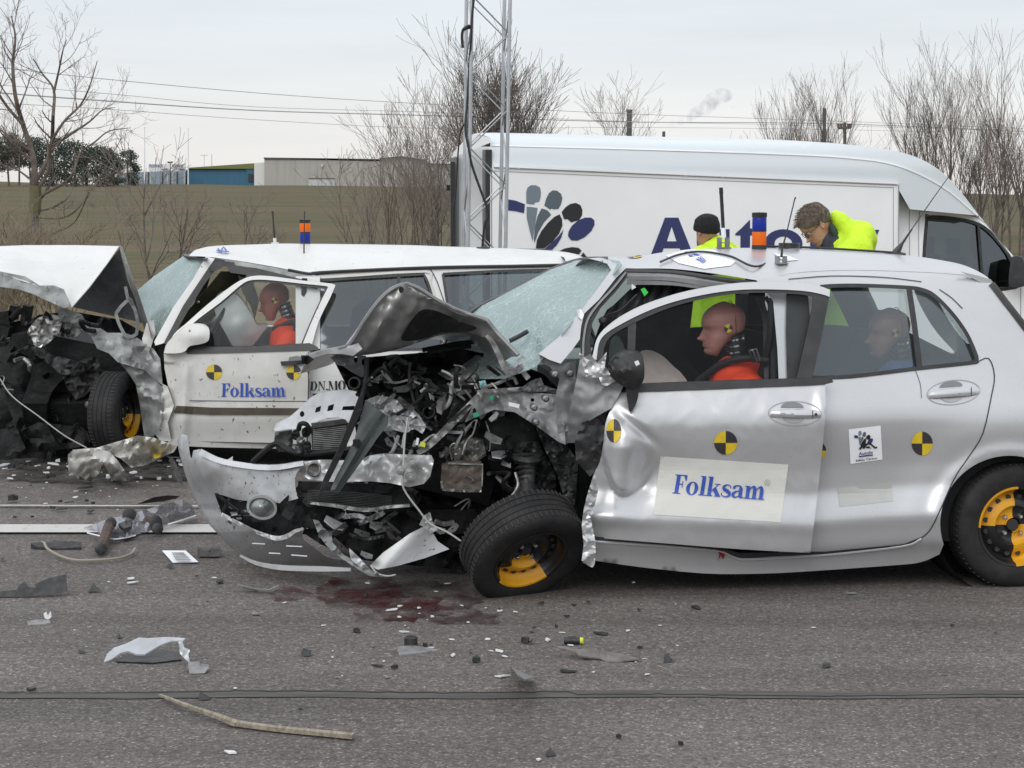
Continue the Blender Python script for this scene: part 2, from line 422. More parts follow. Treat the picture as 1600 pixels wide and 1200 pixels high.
def text_polys(txt, quad, mi=0):
    """small plain lettering from the built-in font, as (verts, tris) in picture space"""
    cu = bpy.data.curves.new('tmp', 'FONT'); cu.body = txt; cu.fill_mode = 'FRONT'; cu.resolution_u = 3; cu.offset = .012
    o = bpy.data.objects.new('tmp', cu); COL.objects.link(o); dg = bpy.context.evaluated_depsgraph_get(); dg.update()
    me = bpy.data.meshes.new_from_object(o.evaluated_get(dg)); V = [v.co.copy() for v in me.vertices]; Fc = [tuple(p.vertices) for p in me.polygons]
    bpy.data.objects.remove(o); bpy.data.curves.remove(cu); bpy.data.meshes.remove(me)
    x0 = min(v.x for v in V); x1 = max(v.x for v in V); y0 = min(v.y for v in V); y1 = max(v.y for v in V)
    tl, tr, br, bl = [np.array(q, float) for q in quad]; R = []
    for v in V:
        u, t = (v.x - x0) / (x1 - x0), (v.y - y0) / (y1 - y0); R.append(tuple((bl * (1 - u) + br * u) * (1 - t) + (tl * (1 - u) + tr * u) * t))
    return R, Fc
def text_decal(name, txt, quad, mapper, m, parent, off=.004):
    P, T = text_polys(txt, quad); V = [mapper(x, y, off) for x, y in P]
    return mk(name, V, orient(V, T), m, parent, smooth=False)
def remesh(o, vox=.012, it=4, sub=0):
    r = o.modifiers.new('remesh', 'REMESH'); r.mode = 'VOXEL'; r.voxel_size = vox; r.use_smooth_shade = True
    s = o.modifiers.new('smooth', 'SMOOTH'); s.iterations = it; s.factor = .5
    return o
# ------------------------------------------------------------------ ground, road, field
def asphalt():
    m = bpy.data.materials.new('asphalt'); m.use_nodes = True; t = m.node_tree; L = t.links.new; b = t.nodes['Principled BSDF']
    b.inputs['Roughness'].default_value = .85; b.inputs['Specular IOR Level'].default_value = .3
    co = t.nodes.new('ShaderNodeTexCoord')
    def nn(sc, det=3, st=(1, 1, 1)):
        mp_ = t.nodes.new('ShaderNodeMapping'); mp_.inputs['Scale'].default_value = st; L(co.outputs['Object'], mp_.inputs[0])
        n = t.nodes.new('ShaderNodeTexNoise'); n.inputs['Scale'].default_value = sc; n.inputs['Detail'].default_value = det; L(mp_.outputs[0], n.inputs[0]); return n.outputs[0]
    v = t.nodes.new('ShaderNodeTexVoronoi'); v.inputs['Scale'].default_value = 125; L(co.outputs['Object'], v.inputs[0])
    hs = t.nodes.new('ShaderNodeSeparateColor'); L(v.outputs['Color'], hs.inputs[0])
    r = t.nodes.new('ShaderNodeValToRGB'); L(hs.outputs[0], r.inputs[0])
    e = r.color_ramp.elements; e[0].position = 0; e[0].color = (.078, .070, .065, 1); e[1].position = 1; e[1].color = (.33, .305, .29, 1)
    for p_, c_ in ((.3, (.108, .096, .088)), (.72, (.140, .125, .116)), (.93, (.185, .167, .156)), (.975, (.25, .228, .214))):
        q = e.new(p_); q.color = (*c_, 1)
    def rng(x, lo, hi, a, c):
        k = t.nodes.new('ShaderNodeMapRange'); k.inputs[1].default_value = lo; k.inputs[2].default_value = hi; k.inputs[3].default_value = a; k.inputs[4].default_value = c; L(x, k.inputs[0]); return k.outputs[0]
    def mul(a, c):
        k = t.nodes.new('ShaderNodeMix'); k.data_type = 'RGBA'; k.blend_type = 'MULTIPLY'; k.inputs[0].default_value = 1; L(a, k.inputs[6]); L(c, k.inputs[7]); return k.outputs[2]
    c = mul(r.outputs[0], rng(nn(.45, 6), .3, .7, .78, 1.2)); c = mul(c, rng(nn(1.6, 5, (.12, 1.8, 1)), .3, .7, .80, 1.18)); c = mul(c, rng(nn(30, 3), .3, .7, .8, 1.2)); c = mul(c, rng(nn(11, 4), .62, .78, 1, .72))
    L(c, b.inputs['Base Color'])
    bp = t.nodes.new('ShaderNodeBump'); bp.inputs['Strength'].default_value = .3; bp.inputs['Distance'].default_value = .005; L(hs.outputs[1], bp.inputs['Height']); L(bp.outputs[0], b.inputs['Normal'])
    return m
ASPH = asphalt()
FIELD = mat('field_soil', (.118, .095, .060), .95, c2=(.080, .080, .038), scale=.035, stretch=(.12, 1.6, 1), c3=(.16, .132, .09), s3=1.1, lo3=.46, hi3=.72, bump=.9, bscale=1.2, lo=.38, hi=.6, spec=.1)
VERGE = mat('dry_grass', (.17, .13, .078), .95, c2=(.10, .085, .045), scale=1.2, c3=(.23, .18, .11), s3=9, bump=.8, bscale=7, spec=.1)
PAINT = mat('road_paint', (.52, .51, .49), .7, c2=(.36, .35, .33), scale=14, lo=.55, hi=.75, c3=(.18, .17, .16), s3=60, lo3=.64, hi3=.7)
TAR = mat('tar_seam', (.062, .058, .055), .85, c2=(.10, .092, .087), scale=6, stretch=(.6, 8, 1))
def crest(x): return 2.7 - x * .0128
def terr(x, y):
    def sm(a, b, v): t_ = min(1, max(0, (v - a) / (b - a))); return t_ * t_ * (3 - 2 * t_)
    z = -.05 - .6 * sm(16.6, 19, y)
    g = min(1, max(0, (y - 45) / 395)); z += (crest(max(-260, min(260, x))) + .65) * (g ** .9)
    if y > 440: z -= (y - 440) * .004
    if y > 150: z += (.5 * noise.noise(Vector((x * .035, y * .01, 3))) + .25 * noise.noise(Vector((x * .11, y * .02, 7)))) * min(1, (y - 150) / 200)
    return z + .05 * noise.noise(Vector((x * .15, y * .15, 0))) * (1 if y > 20 else .2)
xs = sorted({float(x) for x in list(np.linspace(-30, 30, 25)) + list(np.linspace(-300, 300, 61)) + [-1500, -700, 700, 1500]})
ys = [-40, -10, 0, 8, 14, 16, 16.6, 17, 17.5, 18, 18.5, 19, 20, 23, 27, 32, 38, 45, 52, 60, 75, 95, 120, 150, 190, 240, 300, 360, 400, 425, 440, 460, 520, 700, 1200, 2500]
V = [(x, y, terr(x, y)) for y in ys for x in xs]; nx = len(xs)
Fc = [(j * nx + i, j * nx + i + 1, (j + 1) * nx + i + 1, (j + 1) * nx + i) for j in range(len(ys) - 1) for i in range(nx - 1)]
fl = mk('field', V, Fc, [FIELD, VERGE], midx=[1 if ys[j] < 40 else 0 for j in range(len(ys) - 1) for i in range(nx - 1)]); fl['kind'] = 'structure'
V = [(x, y, -.002 if y < 16 else -.03) for y in (-15, 0, 8, 16, 16.6) for x in (-120, -30, 0, 30, 120)]
rd = mk('road', V, [(j * 5 + i, j * 5 + i + 1, (j + 1) * 5 + i + 1, (j + 1) * 5 + i) for j in range(4) for i in range(4)], ASPH); rd['kind'] = 'structure'
def gband(name, pts_t, pts_b, m, z):
    V = [gnd(*p, z) for p in pts_t] + [gnd(*p, z) for p in pts_b]; n = len(pts_t)
    o = mk(name, V, [(i + n, i + 1 + n, i + 1, i) for i in range(n - 1)], m); o['kind'] = 'structure'; return o
xl = list(range(-400, 2001, 60))
gband('road_marking', [(x, 819) for x in xl], [(x, 831.5) for x in xl], PAINT, .002)
gband('road_marking', [(x, 788.5 + .004 * x) for x in xl], [(x, 789.9 + .004 * x) for x in xl], PAINT, .002)
rs = random.Random(3)
yy = [1084 + 1.2 * math.sin(x * .011) + rs.uniform(-.8, .8) for x in xl]
gband('road_seam', [(x, y - 5 + (4 if x < 200 else 0)) for x, y in zip(xl, yy)], [(x, y + 6) for x, y in zip(xl, yy)], TAR, .0015)
TARD = mat('tar_crack', (.02, .02, .02), .8)
xf = list(range(-400, 2001, 14))
gband('road_crack', [(x, 1080 + 1.4 * math.sin(x * .011) + noise.noise(Vector((x * .05, 0, 0))) * 2 + (5 if x > 900 else 0)) for x in xf],
      [(x, 1080 + 1.4 * math.sin(x * .011) + noise.noise(Vector((x * .05, 0, 0))) * 2 + (5 if x > 900 else 0) + 1.0 + 1.2 * abs(noise.noise(Vector((x * .03, 5, 0))))) for x in xf], TARD, .0028)
# skid film and fluid spilled on the road
FLUID = mat('red_fluid', (.06, .010, .013), .5, c2=(.11, .05, .05), scale=9, lo=.45, hi=.6, spec=.2)
FLUID2 = mat('fluid_edge', (.062, .034, .034), .7, c2=(.085, .068, .065), scale=14, lo=.4, hi=.6, spec=.15)
def puddle(cx, cy, rx, ry, seed, m, z):
    P = []
    for k in range(60):
        a = 2 * math.pi * k / 60; r = 1 + .55 * noise.noise(Vector((math.cos(a) * 1.6, math.sin(a) * 1.6, seed))) + .25 * noise.noise(Vector((math.cos(a) * 6, math.sin(a) * 6, seed)))
        P.append((cx + rx * r * math.cos(a), cy + ry * r * math.sin(a)))
    q, T = tri2d(P, (), 20); V = [gnd(x, y, z) for x, y in q]; o = mk('fluid_stain', V, orient(V, T), m); o['kind'] = 'stuff'; return o
def ragged(m, sc, lo, hi):
    t = m.node_tree; b = t.nodes['Principled BSDF']; co = t.nodes.new('ShaderNodeTexCoord'); n = t.nodes.new('ShaderNodeTexNoise'); n.inputs['Scale'].default_value = sc; n.inputs['Detail'].default_value = 8; n.inputs['Roughness'].default_value = .7
    r = t.nodes.new('ShaderNodeMapRange'); r.inputs[1].default_value = lo; r.inputs[2].default_value = hi; t.links.new(co.outputs['Object'], n.inputs[0]); t.links.new(n.outputs[0], r.inputs[0]); t.links.new(r.outputs[0], b.inputs['Alpha'])
ragged(FLUID, 5, .40, .62); ragged(FLUID2, 4, .42, .66)
puddle(645, 938, 120, 32, 1, FLUID2, .0015); puddle(640, 948, 60, 18, 2, FLUID, .0024); puddle(450, 927, 34, 10, 5, FLUID, .0024); puddle(560, 922, 70, 20, 3, FLUID, .0032); puddle(735, 966, 42, 12, 7, FLUID2, .004)
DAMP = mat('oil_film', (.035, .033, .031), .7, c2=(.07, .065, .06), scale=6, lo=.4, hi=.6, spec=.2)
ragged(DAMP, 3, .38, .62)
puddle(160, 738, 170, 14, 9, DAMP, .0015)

# ------------------------------------------------------------------ far buildings, flagpoles, poles, wires
BEIGE = mat('beige_cladding', (.40, .385, .35), .85, c2=(.36, .345, .315), scale=.4, stretch=(3, 3, .2)); BLUEW = mat('blue_cladding', (.035, .13, .21), .6, c2=(.03, .115, .19), scale=.3, stretch=(4, 4, .3))
PALEB = mat('pale_blue_wall', (.27, .33, .38), .7, c2=(.24, .30, .35), scale=.3, stretch=(3, 3, .3)); ROOFD = mat('dark_fascia', (.09, .085, .075), .8); WHITEW = mat('white_wall', (.66, .66, .63), .8); DARKW = mat('dark_opening', (.03, .035, .04), .4)
OLIVE = mat('olive_fascia', (.16, .17, .06), .8); GREYP = mat('grey_panel', (.5, .51, .52), .7)
def blk(mb, x0, y0, x1, y1, Y, depth, m=0, y0b=None):
    """box standing at depth Y: picture rectangle extruded backwards"""
    y0b = y0 if y0b is None else y0b
    A = [at(x0, y1, Y), at(x1, y1, Y), at(x1, y0b, Y), at(x0, y0, Y)]; B = [p + Vector((0, depth, 0)) for p in A]
    mb.add(A + B, [(0, 1, 2, 3), (7, 6, 5, 4), (0, 4, 5, 1), (1, 5, 6, 2), (2, 6, 7, 3), (3, 7, 4, 0)], m)
YB = 446
def house(name, L_, cat, base): return thing(name, at(*base, YB), L_, cat)
g = house('warehouse', 'long low beige warehouse at the top of the field, between blue hall and van', 'building', (560, 292))
b = MB(); blk(b, 413, 248, 594, 294, YB, 30, 0, 252); b.done('wall', BEIGE, g)
b = MB(); P = [(594, 252), (594, 247.5), (628, 245), (663, 250), (663, 255.5), (740, 258), (740, 300), (594, 296)]; A = [at(*p, YB + .4) for p in P]; Bk = [p + Vector((0, 30, 0)) for p in A]; n = len(A)
b.add(A + Bk, [tuple(range(n)), tuple(range(2 * n - 1, n - 1, -1))] + [((i + 1) % n, i, n + i, n + (i + 1) % n) for i in range(n)]); b.done('gable_wall', BEIGE, g)
b = MB(); blk(b, 412, 246, 594.5, 248.4, YB - .4, 31, 0, 250); b.done('roof', ROOFD, g)
b = MB(); b.tube([at(593, 248, YB - .2), at(628, 245, YB - .2), at(664, 250.5, YB - .2)], .22, 4); b.tube([at(663, 255.8, YB - .2), at(740, 258, YB - .2)], .2, 4); b.done('roof_edge', ROOFD, g)
b = MB(); blk(b, 482, 279.5, 523, 291, YB - .25, .2); b.done('door', GREYP, g)
b = MB(); blk(b, 482, 278.3, 523, 279.4, YB - .4, .3); b.done('door_lintel', ROOFD, g)
b = MB(); blk(b, 502, 257, 505, 260, YB - .6, .5); b.done('lamp', WHITEW, g)
g = house('blue_hall', 'deep blue industrial hall beside the beige warehouse on the ridge', 'building', (345, 290))
b = MB(); blk(b, 293, 263.5, 385, 290, YB + 3, 30, 0, 257); b.done('wall', BLUEW, g)
b = MB(); blk(b, 385, 256.5, 397, 291, YB + 2.5, 30, 0, 255.5); b.done('wall', BLUEW, g)
b = MB(); blk(b, 293, 262, 397, 263.6, YB + 2.2, 30, 0, 255); b.done('roof', OLIVE, g)
b = MB(); blk(b, 397.2, 255, 413, 291, YB + 1, 25, 0, 253.5); b.done('white_annex', WHITEW, g)
b = MB(); blk(b, 388, 272, 395, 284, YB + 2.2, .2); b.done('door', DARKW, g)
g = house('pale_hall', 'pale grey blue low hall at the left end of the ridge buildings', 'building', (240, 288))
b = MB(); blk(b, 183, 271, 290, 288, YB + 6, 30, 0, 265); b.done('wall', PALEB, g)
b = MB(); blk(b, 170, 279, 184, 287, YB + 5, 12, 0, 276); b.done('lean_to', ROOFD, g)
for x in (202, 231, 253, 266, 276): b = MB(); blk(b, x, 268.5, x + 1, 287.5, YB + 5.6, .3); b.done('downpipe', DARKW, g)
b = MB(); blk(b, 206, 279, 215, 284, YB + 5.4, .5); b.done('window', DARKW, g)
SIGNW = mat('sign_white', (.72, .74, .76), .5); SIGNT = mat('sign_lettering', (.05, .07, .12), .5); NAVY = mat('navy_vinyl', (.028, .036, .13), .45)
g = thing('sign_board', at(262, 287, 443), 'pair of white company sign boards on posts before the pale hall', 'sign')
b = MB(); blk(b, 232, 256, 264, 267, 443, .3, 0, 256); b.done('board', SIGNW, g); b = MB(); blk(b, 267.5, 256, 290, 267.5, 443, .3, 0, 256); b.done('board', SIGNW, g)
for x in (235, 262, 269, 288): b = MB(); b.tube([at(x, 287, 443.2), at(x, 257, 443.2)], .12, 5); b.done('post', GREYP, g)
fm = lambda x, y, o=0: at(x, y, 442.9 - o)
text_decal('lettering', 'FLEXHUS', [(233.5, 257), (254, 257), (254, 261.5), (233.5, 261.5)], fm, SIGNT, g, 0); text_decal('lettering', 'FLEXHUS', [(269, 257), (286, 257), (286, 261.5), (269, 261.5)], fm, SIGNT, g, 0)
text_decal('lettering', 'weeks', [(252, 262), (263, 262), (263, 266.2), (252, 266.2)], fm, SIGNT, g, 0); text_decal('lettering', 'weeks', [(280, 262.5), (289, 262.5), (289, 267), (280, 267)], fm, SIGNT, g, 0)
FLAGP = mat('flagpole_white', (.75, .76, .78), .4)
for x, y0, lb in ((185, 240, 'short white flagpole at the left end of the pale hall'), (226, 200, 'tall white flagpole left of the sign boards'), (294, 202, 'tall white flagpole where the blue hall begins')):
    b = MB(); b.tube([at(x, 288, 440), at(x, y0, 440)], [.16, .09], 6); b.lathe(at(x, y0, 440), (0, 0, 1), [(.16, 0), (.16, .2), (0, .3)], 8); tag(b.done('flagpole', FLAGP, origin=at(x, 288, 440)), lb, 'flagpole', 'flagpoles on the ridge')
b = MB(); b.tube([at(266, 288, 440), at(266, 254, 440)], .12, 6); b.box(at(263.5, 253.5, 440), (.5, .4, .35)); b.box(at(268, 253.5, 440), (.5, .4, .35)); b.tube([at(263, 254.6, 440), at(268.6, 254.6, 440)], .08, 5); tag(b.done('floodlight_mast', ROOFD, origin=at(266, 288, 440)), 'thin mast with twin floodlights between the two sign boards', 'floodlight')
b = MB(); b.tube([at(331, 262, 452), at(331, 241, 452)], .09, 5); b.tube([at(313, 242.5, 452), at(325, 242.5, 452)], .08, 4); b.tube([at(319, 260, 452), at(319, 242, 452)], .08, 4); tag(b.done('roof_aerial', GREYP, origin=at(325, 262, 452)), 'thin aerials standing up behind the blue hall roof', 'aerial')
# chimneys, smoke, electric poles
STEEL_D = mat('dark_stack', (.07, .07, .075), .7, c2=(.10, .10, .105), scale=.5)
b = MB(); c0 = at(983, 225, 520); b.lathe(c0 - Vector((0, 0, 6)), (0, 0, 1), [(.75, 0), (.72, 14.6), (.85, 14.6), (.85, 15.2), (.6, 15.2), (.6, 14)], 16); b.box(at(986, 182, 519.5), (.5, .5, 3)); tag(b.done('chimney', STEEL_D, origin=c0), 'thick dark chimney stack rising behind the van roof', 'chimney')
b = MB(); c0 = at(1037, 225, 620); b.lathe(c0 - Vector((0, 0, 5)), (0, 0, 1), [(.5, 0), (.48, 9.0), (.35, 9.0), (.35, 8.5)], 14); tag(b.done('chimney', STEEL_D, origin=c0), 'small far chimney with smoke drifting off its top', 'chimney')
SMK = bpy.data.materials.new('smoke'); SMK.use_nodes = True; t = SMK.node_tree; t.nodes.clear(); L = t.links.new
o_ = t.nodes.new('ShaderNodeOutputMaterial'); pv = t.nodes.new('ShaderNodeVolumePrincipled'); pv.inputs['Color'].default_value = (.86, .87, .92, 1)
co = t.nodes.new('ShaderNodeTexCoord'); n_ = t.nodes.new('ShaderNodeTexNoise'); n_.inputs['Scale'].default_value = .42; n_.inputs['Detail'].default_value = 5; L(co.outputs['Object'], n_.inputs[0])
r_ = t.nodes.new('ShaderNodeMapRange'); r_.inputs[1].default_value = .4; r_.inputs[2].default_value = .68; r_.inputs[3].default_value = 0; r_.inputs[4].default_value = .22; L(n_.outputs[0], r_.inputs[0]); L(r_.outputs[0], pv.inputs['Density']); L(pv.outputs[0], o_.inputs['Volume'])
b = MB(); sp = spline([(1038, 201), (1056, 191), (1080, 181), (1100, 170), (1118, 154), (1132, 148)], 4); rr = random.Random(4)
for i, p in enumerate(sp):
    k = i / (len(sp) - 1); r = (.45 + 2.6 * k ** .8)
    if i == len(sp) - 1: r *= .7
    b.ell(at(p[0] + rr.uniform(-2, 2), p[1] + rr.uniform(-2, 2), 620), (r * 1.35, r, r * rr.uniform(.75, 1.05)), None, 12)
b.ell(at(1146, 167, 620), (1.3, .9, .8), None, 10)
sm_ = b.done('smoke', SMK, origin=at(1040, 203, 620)); remesh(sm_, .3, 8); sm_['kind'] = 'stuff'
WOODP = mat('pole_wood', (.10, .085, .07), .9)
b = MB(); b.tube([at(1288, 226, 150), at(1288, 169, 150)], .14, 6); b.done
tag(b.done('utility_pole', WOODP, origin=at(1288, 226, 150)), 'plain brown utility pole among the bare trees behind the van', 'pole')
b = MB(); b.tube([at(1320, 228, 190), at(1320, 191, 190)], .16, 6); b.tube([at(1309.5, 200, 190), at(1329, 199.5, 190)], .12, 5)
for x in (1310, 1314.5, 1325.5, 1329): b.tube([at(x, 200, 190), at(x, 193, 190)], .13, 5)
tag(b.done('utility_pole', WOODP, origin=at(1320, 228, 190)), 'short utility pole with a crossarm of insulators behind the van', 'pole')
WIREM = mat('cable_grey', (.46, .46, .48), .6)
for i, (pts, r) in enumerate(([[(-60, 98, 160), (140, 121, 175), (400, 145, 200), (640, 161, 220), (985, 178, 260), (1330, 190, 300), (1700, 205, 360)], .035], [[(-60, 128, 160), (165, 146, 175), (400, 167, 200), (690, 176, 220), (985, 190, 260), (1330, 197, 300), (1700, 208, 360)], .026],
                       [[(-60, 140, 160), (130, 155, 175), (400, 172.5, 200), (690, 181, 220), (985, 190.5, 260), (1330, 194, 300), (1700, 210, 360)], .06], [[(-60, 158, 160), (160, 170, 175), (400, 187, 200), (690, 201, 220), (985, 199, 260), (1330, 203, 300), (1700, 212, 360)], .026])):
    tag(wire('power_line', pts, r, WIREM, n=5, origin=at(*pts[0])), ['topmost thin power line across the pale sky', 'thin power line just above the thick one', 'thickest of the power lines across the sky', 'lowest thin power line across the sky'][i], 'power line', 'power lines across the sky')

# ------------------------------------------------------------------ trees
BARK = mat('bark_grey', (.15, .125, .105), .95, c2=(.09, .08, .065), scale=6, bump=.4, bscale=14); BARKL = mat('bark_pale', (.155, .13, .11), .95, c2=(.09, .075, .062), scale=6, bump=.3, bscale=14)
TWIG = mat('twig', (.20, .165, .145), .95); TWIGD = mat('twig_dark', (.135, .115, .105), .95); MOSS = mat('mossy_bark', (.15, .14, .05), .95, c2=(.11, .10, .085), scale=8); TWIGT = mat('twig_tan', (.235, .195, .14), .95)
def grow(rng, T, Wd, p, d, ln, r, lev, maxlev, up, spread, kids, wig, rmin):
    n = 5 if lev < maxlev else 3; pts = [p.copy()]; dd = d.normalized(); rs_ = [r]
    for i in range(n):
        dd = (dd + Vector((rng.gauss(0, wig), rng.gauss(0, wig), rng.gauss(0, wig * .6) + up))).normalized(); pts.append(pts[-1] + dd * ln / n); rs_.append(max(rmin, r * (1 - .62 * (i + 1) / n)))
    (T if lev < 2 else Wd).tube(pts, rs_, 6 if lev == 0 else (4 if lev == 1 else 3), cap=False)
    if lev >= maxlev: return
    for j in range(kids[lev]):
        tt = rng.uniform(.3 if lev else .22, 1.0); k = min(n - 1, int(tt * n)); q = pts[k].lerp(pts[k + 1], tt * n - k); base = (pts[k + 1] - pts[k]).normalized(); sd = base.orthogonal().normalized()
        sd = Matrix.Rotation(rng.uniform(0, 6.283), 3, base) @ sd; nd = (base * rng.uniform(.55, 1) + sd * spread * rng.uniform(.6, 1.2)).normalized()
        grow(rng, T, Wd, q, nd, ln * rng.uniform(.42, .68) * (1.15 - .35 * tt), max(rmin, rs_[k] * .62), lev + 1, maxlev, up, spread, kids, wig, rmin)
def bare_tree(name, px, Y, top, label, seed, group=None, stems=1, kids=(9, 6, 4), maxlev=3, up=.05, spread=.7, wig=.1, r0=.11, rmin=.006, lean=0, trunkm=None, twigm=None, base=None, fan=.25, hfac=.62, cat='tree'):
    rng = random.Random(seed); zb = terr(at(px, 400, Y).x, Y); B = at(px, 400, Y); B.z = zb - .1; H = at(px, top, Y).z - zb
    g = thing(name, B, label, cat, group); T, W = MB(), MB()
    for s_ in range(stems):
        a = rng.uniform(0, 6.28); d = Vector((lean + (rng.uniform(-fan, fan) if stems > 1 else rng.gauss(0, .04)), rng.uniform(-fan, fan) if stems > 1 else 0, 1))
        grow(rng, T, W, B + Vector((rng.uniform(-.25, .25) * (stems > 1), rng.uniform(-.25, .25) * (stems > 1), 0)), d, H * hfac * rng.uniform(.85, 1.12), r0 * rng.uniform(.7, 1), 0, maxlev, up, spread, kids, wig, rmin)
    # fit the crown's top to the height seen
    zm = float(np.percentile([v.z for v in W.V], 98.6)); k = H / (zm - B.z)
    for v in T.V + W.V: v.z = B.z + (v.z - B.z) * k
    T.done('trunk', trunkm or BARK, g); W.done('crown', twigm or TWIG, g); return g
# left: big open-branched tree traced limb by limb
Y1 = 52
g = thing('bare_tree', at(53, 372, Y1), 'large bare spreading tree with mossy trunk at the left edge', 'tree')
T, W = MB(), MB(); rng = random.Random(11)
def limb(pts, r0, r1, kids=10, ln=1.2, kid_up=.1):
    P = spline3([at(x, y, Y1 + rng.uniform(-.6, .6) * (i > 1)) for i, (x, y) in enumerate(pts)], 4); n = len(P); rr_ = [r0 + (r1 - r0) * i / (n - 1) for i in range(n)]; T.tube(P, [q * .8 for q in rr_], 6)
    for _ in range(int(kids * .75)):
        i = rng.randrange(int(n * .25), n - 1); base = (P[i + 1] - P[i]).normalized(); sd = Matrix.Rotation(rng.uniform(0, 6.28), 3, base) @ base.orthogonal().normalized()
        grow(rng, W, W, P[i], base * .8 + sd * .75, ln * rng.uniform(.5, 1.1), rr_[i] * .38, 1, 3, kid_up, .75, (0, 4, 3), .13, .0032)
limb([(53, 420), (53, 372), (56, 330), (54, 285), (52, 245), (36, 195), (24, 150), (20, 100), (24, 60), (18, 25)], .17, .02, 20, 1.5)
limb([(54, 285), (68, 262), (80, 230), (83, 180), (84, 140), (66, 115), (52, 92)], .10, .015, 13, 1.2); limb([(84, 145), (92, 110), (98, 80), (104, 62)], .05, .012, 8, 1.0)
limb([(55, 300), (75, 268), (80, 225), (100, 190), (125, 165), (140, 135), (152, 95)], .08, .012, 12, 1.2); limb([(80, 230), (110, 210), (140, 190), (160, 172), (180, 168)], .05, .01, 10, 1.0)
limb([(54, 310), (90, 292), (112, 275), (125, 240), (148, 222), (170, 205), (200, 200)], .06, .012, 12, 1.0); limb([(36, 195), (10, 165), (-10, 130), (-20, 95)], .07, .015, 9, 1.2); limb([(48, 235), (15, 215), (-12, 190)], .05, .012, 9, 1.0)
limb([(54, 330), (80, 325), (105, 310), (112, 298)], .045, .015, 6, .7); limb([(53, 340), (100, 340), (128, 318), (148, 282), (182, 270)], .035, .01, 8, .8); limb([(40, 380), (90, 362), (118, 345), (140, 300), (160, 270), (190, 215)], .035, .01, 9, .9); limb([(52, 250), (30, 235), (0, 205), (-15, 165)], .05, .012, 8, 1)
T.done('trunk', BARKL, g); W.done('crown', TWIG, g); b = MB(); P = [at(x, y, Y1) for x, y in ((53.5, 335), (55.5, 312), (55, 290))]; b.tube(P, .165, 8, cap=False); b.done('moss', MOSS, g)
bare_tree('sapling', 243, 40, 205, 'thin bare sapling in the field before the sign boards', 21, 'saplings along the field edge', 1, (8, 5, 3), 3, .05, .6, .13, .035, .004, twigm=TWIG, trunkm=BARKL)
bare_tree('sapling', 268, 42, 285, 'short forked bare sapling left of the white estate roof', 22, 'saplings along the field edge', 2, (6, 4, 3), 3, .05, .7, .14, .03, .004, trunkm=BARKL)
bare_tree('sapling', 378, 42, 290, 'faint low sapling below the blue hall', 23, 'saplings along the field edge', 2, (7, 4, 3), 3, .04, .8, .14, .022, .0035, trunkm=BARK)
bare_tree('sapling', 553, 45, 225, 'slender sapling below the beige warehouse door', 24, 'saplings along the field edge', 1, (8, 4, 3), 3, .05, .6, .13, .028, .0035)
bare_tree('sapling', 200, 38, 300, 'low bent sapling beside the mossy tree', 25, 'saplings along the field edge', 2, (6, 4, 3), 3, .03, .8, .15, .03, .004, lean=.3, trunkm=BARKL)
for i in range(6):
    bare_tree('bush', -20 + i * 22, 34 + i % 3, 300 + (i * 37) % 40, ['tan scrub bush at the far left edge', 'tan scrub bush second from the left edge', 'tan scrub bush just left of the mossy trunk', 'tan scrub bush before the mossy trunk', 'low tan bush just right of the mossy trunk', 'low tan bush behind the crumpled bonnet tip'][i], 60 + i, 'scrub at the left field edge', 12, (5, 4), 2, .03, .5, .1, .02, .005, fan=.5, hfac=.9, trunkm=TWIGT, twigm=TWIGT, cat='bush')
for i, (px, top) in enumerate(((600, 205), (625, 150), (652, 118), (678, 150), (700, 112), (640, 190), (585, 255), (690, 200))):
    bare_tree('bush', px, 44 + (i * 7) % 5, top, ['bare shrub third from the left of the thicket by the van', 'tall bare shrub in the left half of the thicket by the van', 'tallest bare shrub in the middle of the thicket by the van', 'tall bare shrub right of the middle of the thicket by the van', 'tall bare shrub touching the left side of the mast', 'low bare shrub in the middle of the thicket by the van', 'lowest bare shrub at the left edge of the thicket', 'low bare shrub at the van rear corner'][i], 80 + i, 'bare thicket beside the van', 3, (6, 4, 3), 3, .07, .34, .06, .026, .0036, fan=.22, hfac=.85, trunkm=BARK, twigm=TWIG, cat='bush')
bare_tree('bare_tree', 784, 48, 62, 'big bare round-crowned tree behind the lattice mast', 31, None, 7, (14, 7, 3), 3, .09, .36, .055, .05, .0042, fan=.17, hfac=.74, twigm=TWIGD, trunkm=BARK)
bare_tree('bare_tree', 738, 50, 105, 'bare tree just left behind the lattice mast', 32, None, 2, (9, 5, 2), 3, .07, .38, .06, .04, .0042, fan=.18, hfac=.8, twigm=TWIG)
bare_tree('bare_tree', 956, 90, 128, 'small bare tree left of the thick chimney', 33, None, 4, (9, 5, 3), 3, .07, .4, .07, .06, .006, fan=.3, hfac=.85, twigm=TWIG)
RT = [(1208, 100, 138, 3, 'small slim bare tree behind the van roof, left of the plain pole'), (1250, 95, 118, 3, 'bare tree just left of the plain utility pole'), (1275, 92, 102, 3, 'bare tree behind the plain utility pole'), (1310, 96, 108, 2, 'bare tree right of the plain utility pole'),
      (1455, 80, 72, 4, 'tall bare birch with two tops above the van cab'), (1478, 84, 62, 3, 'tallest slim birch above the van cab'), (1420, 86, 118, 3, 'bare tree above the van windscreen curve'), (1497, 88, 120, 3, 'bare tree between the birches at the right'), (1527, 86, 150, 4, 'low bare tree right of the van windscreen'), (1578, 62, 42, 2, 'tall birch with a pale trunk at the right edge'), (1604, 66, 90, 3, 'bare tree cut by the right edge'), (1556, 70, 165, 4, 'low bare tree left of the pale trunk')]
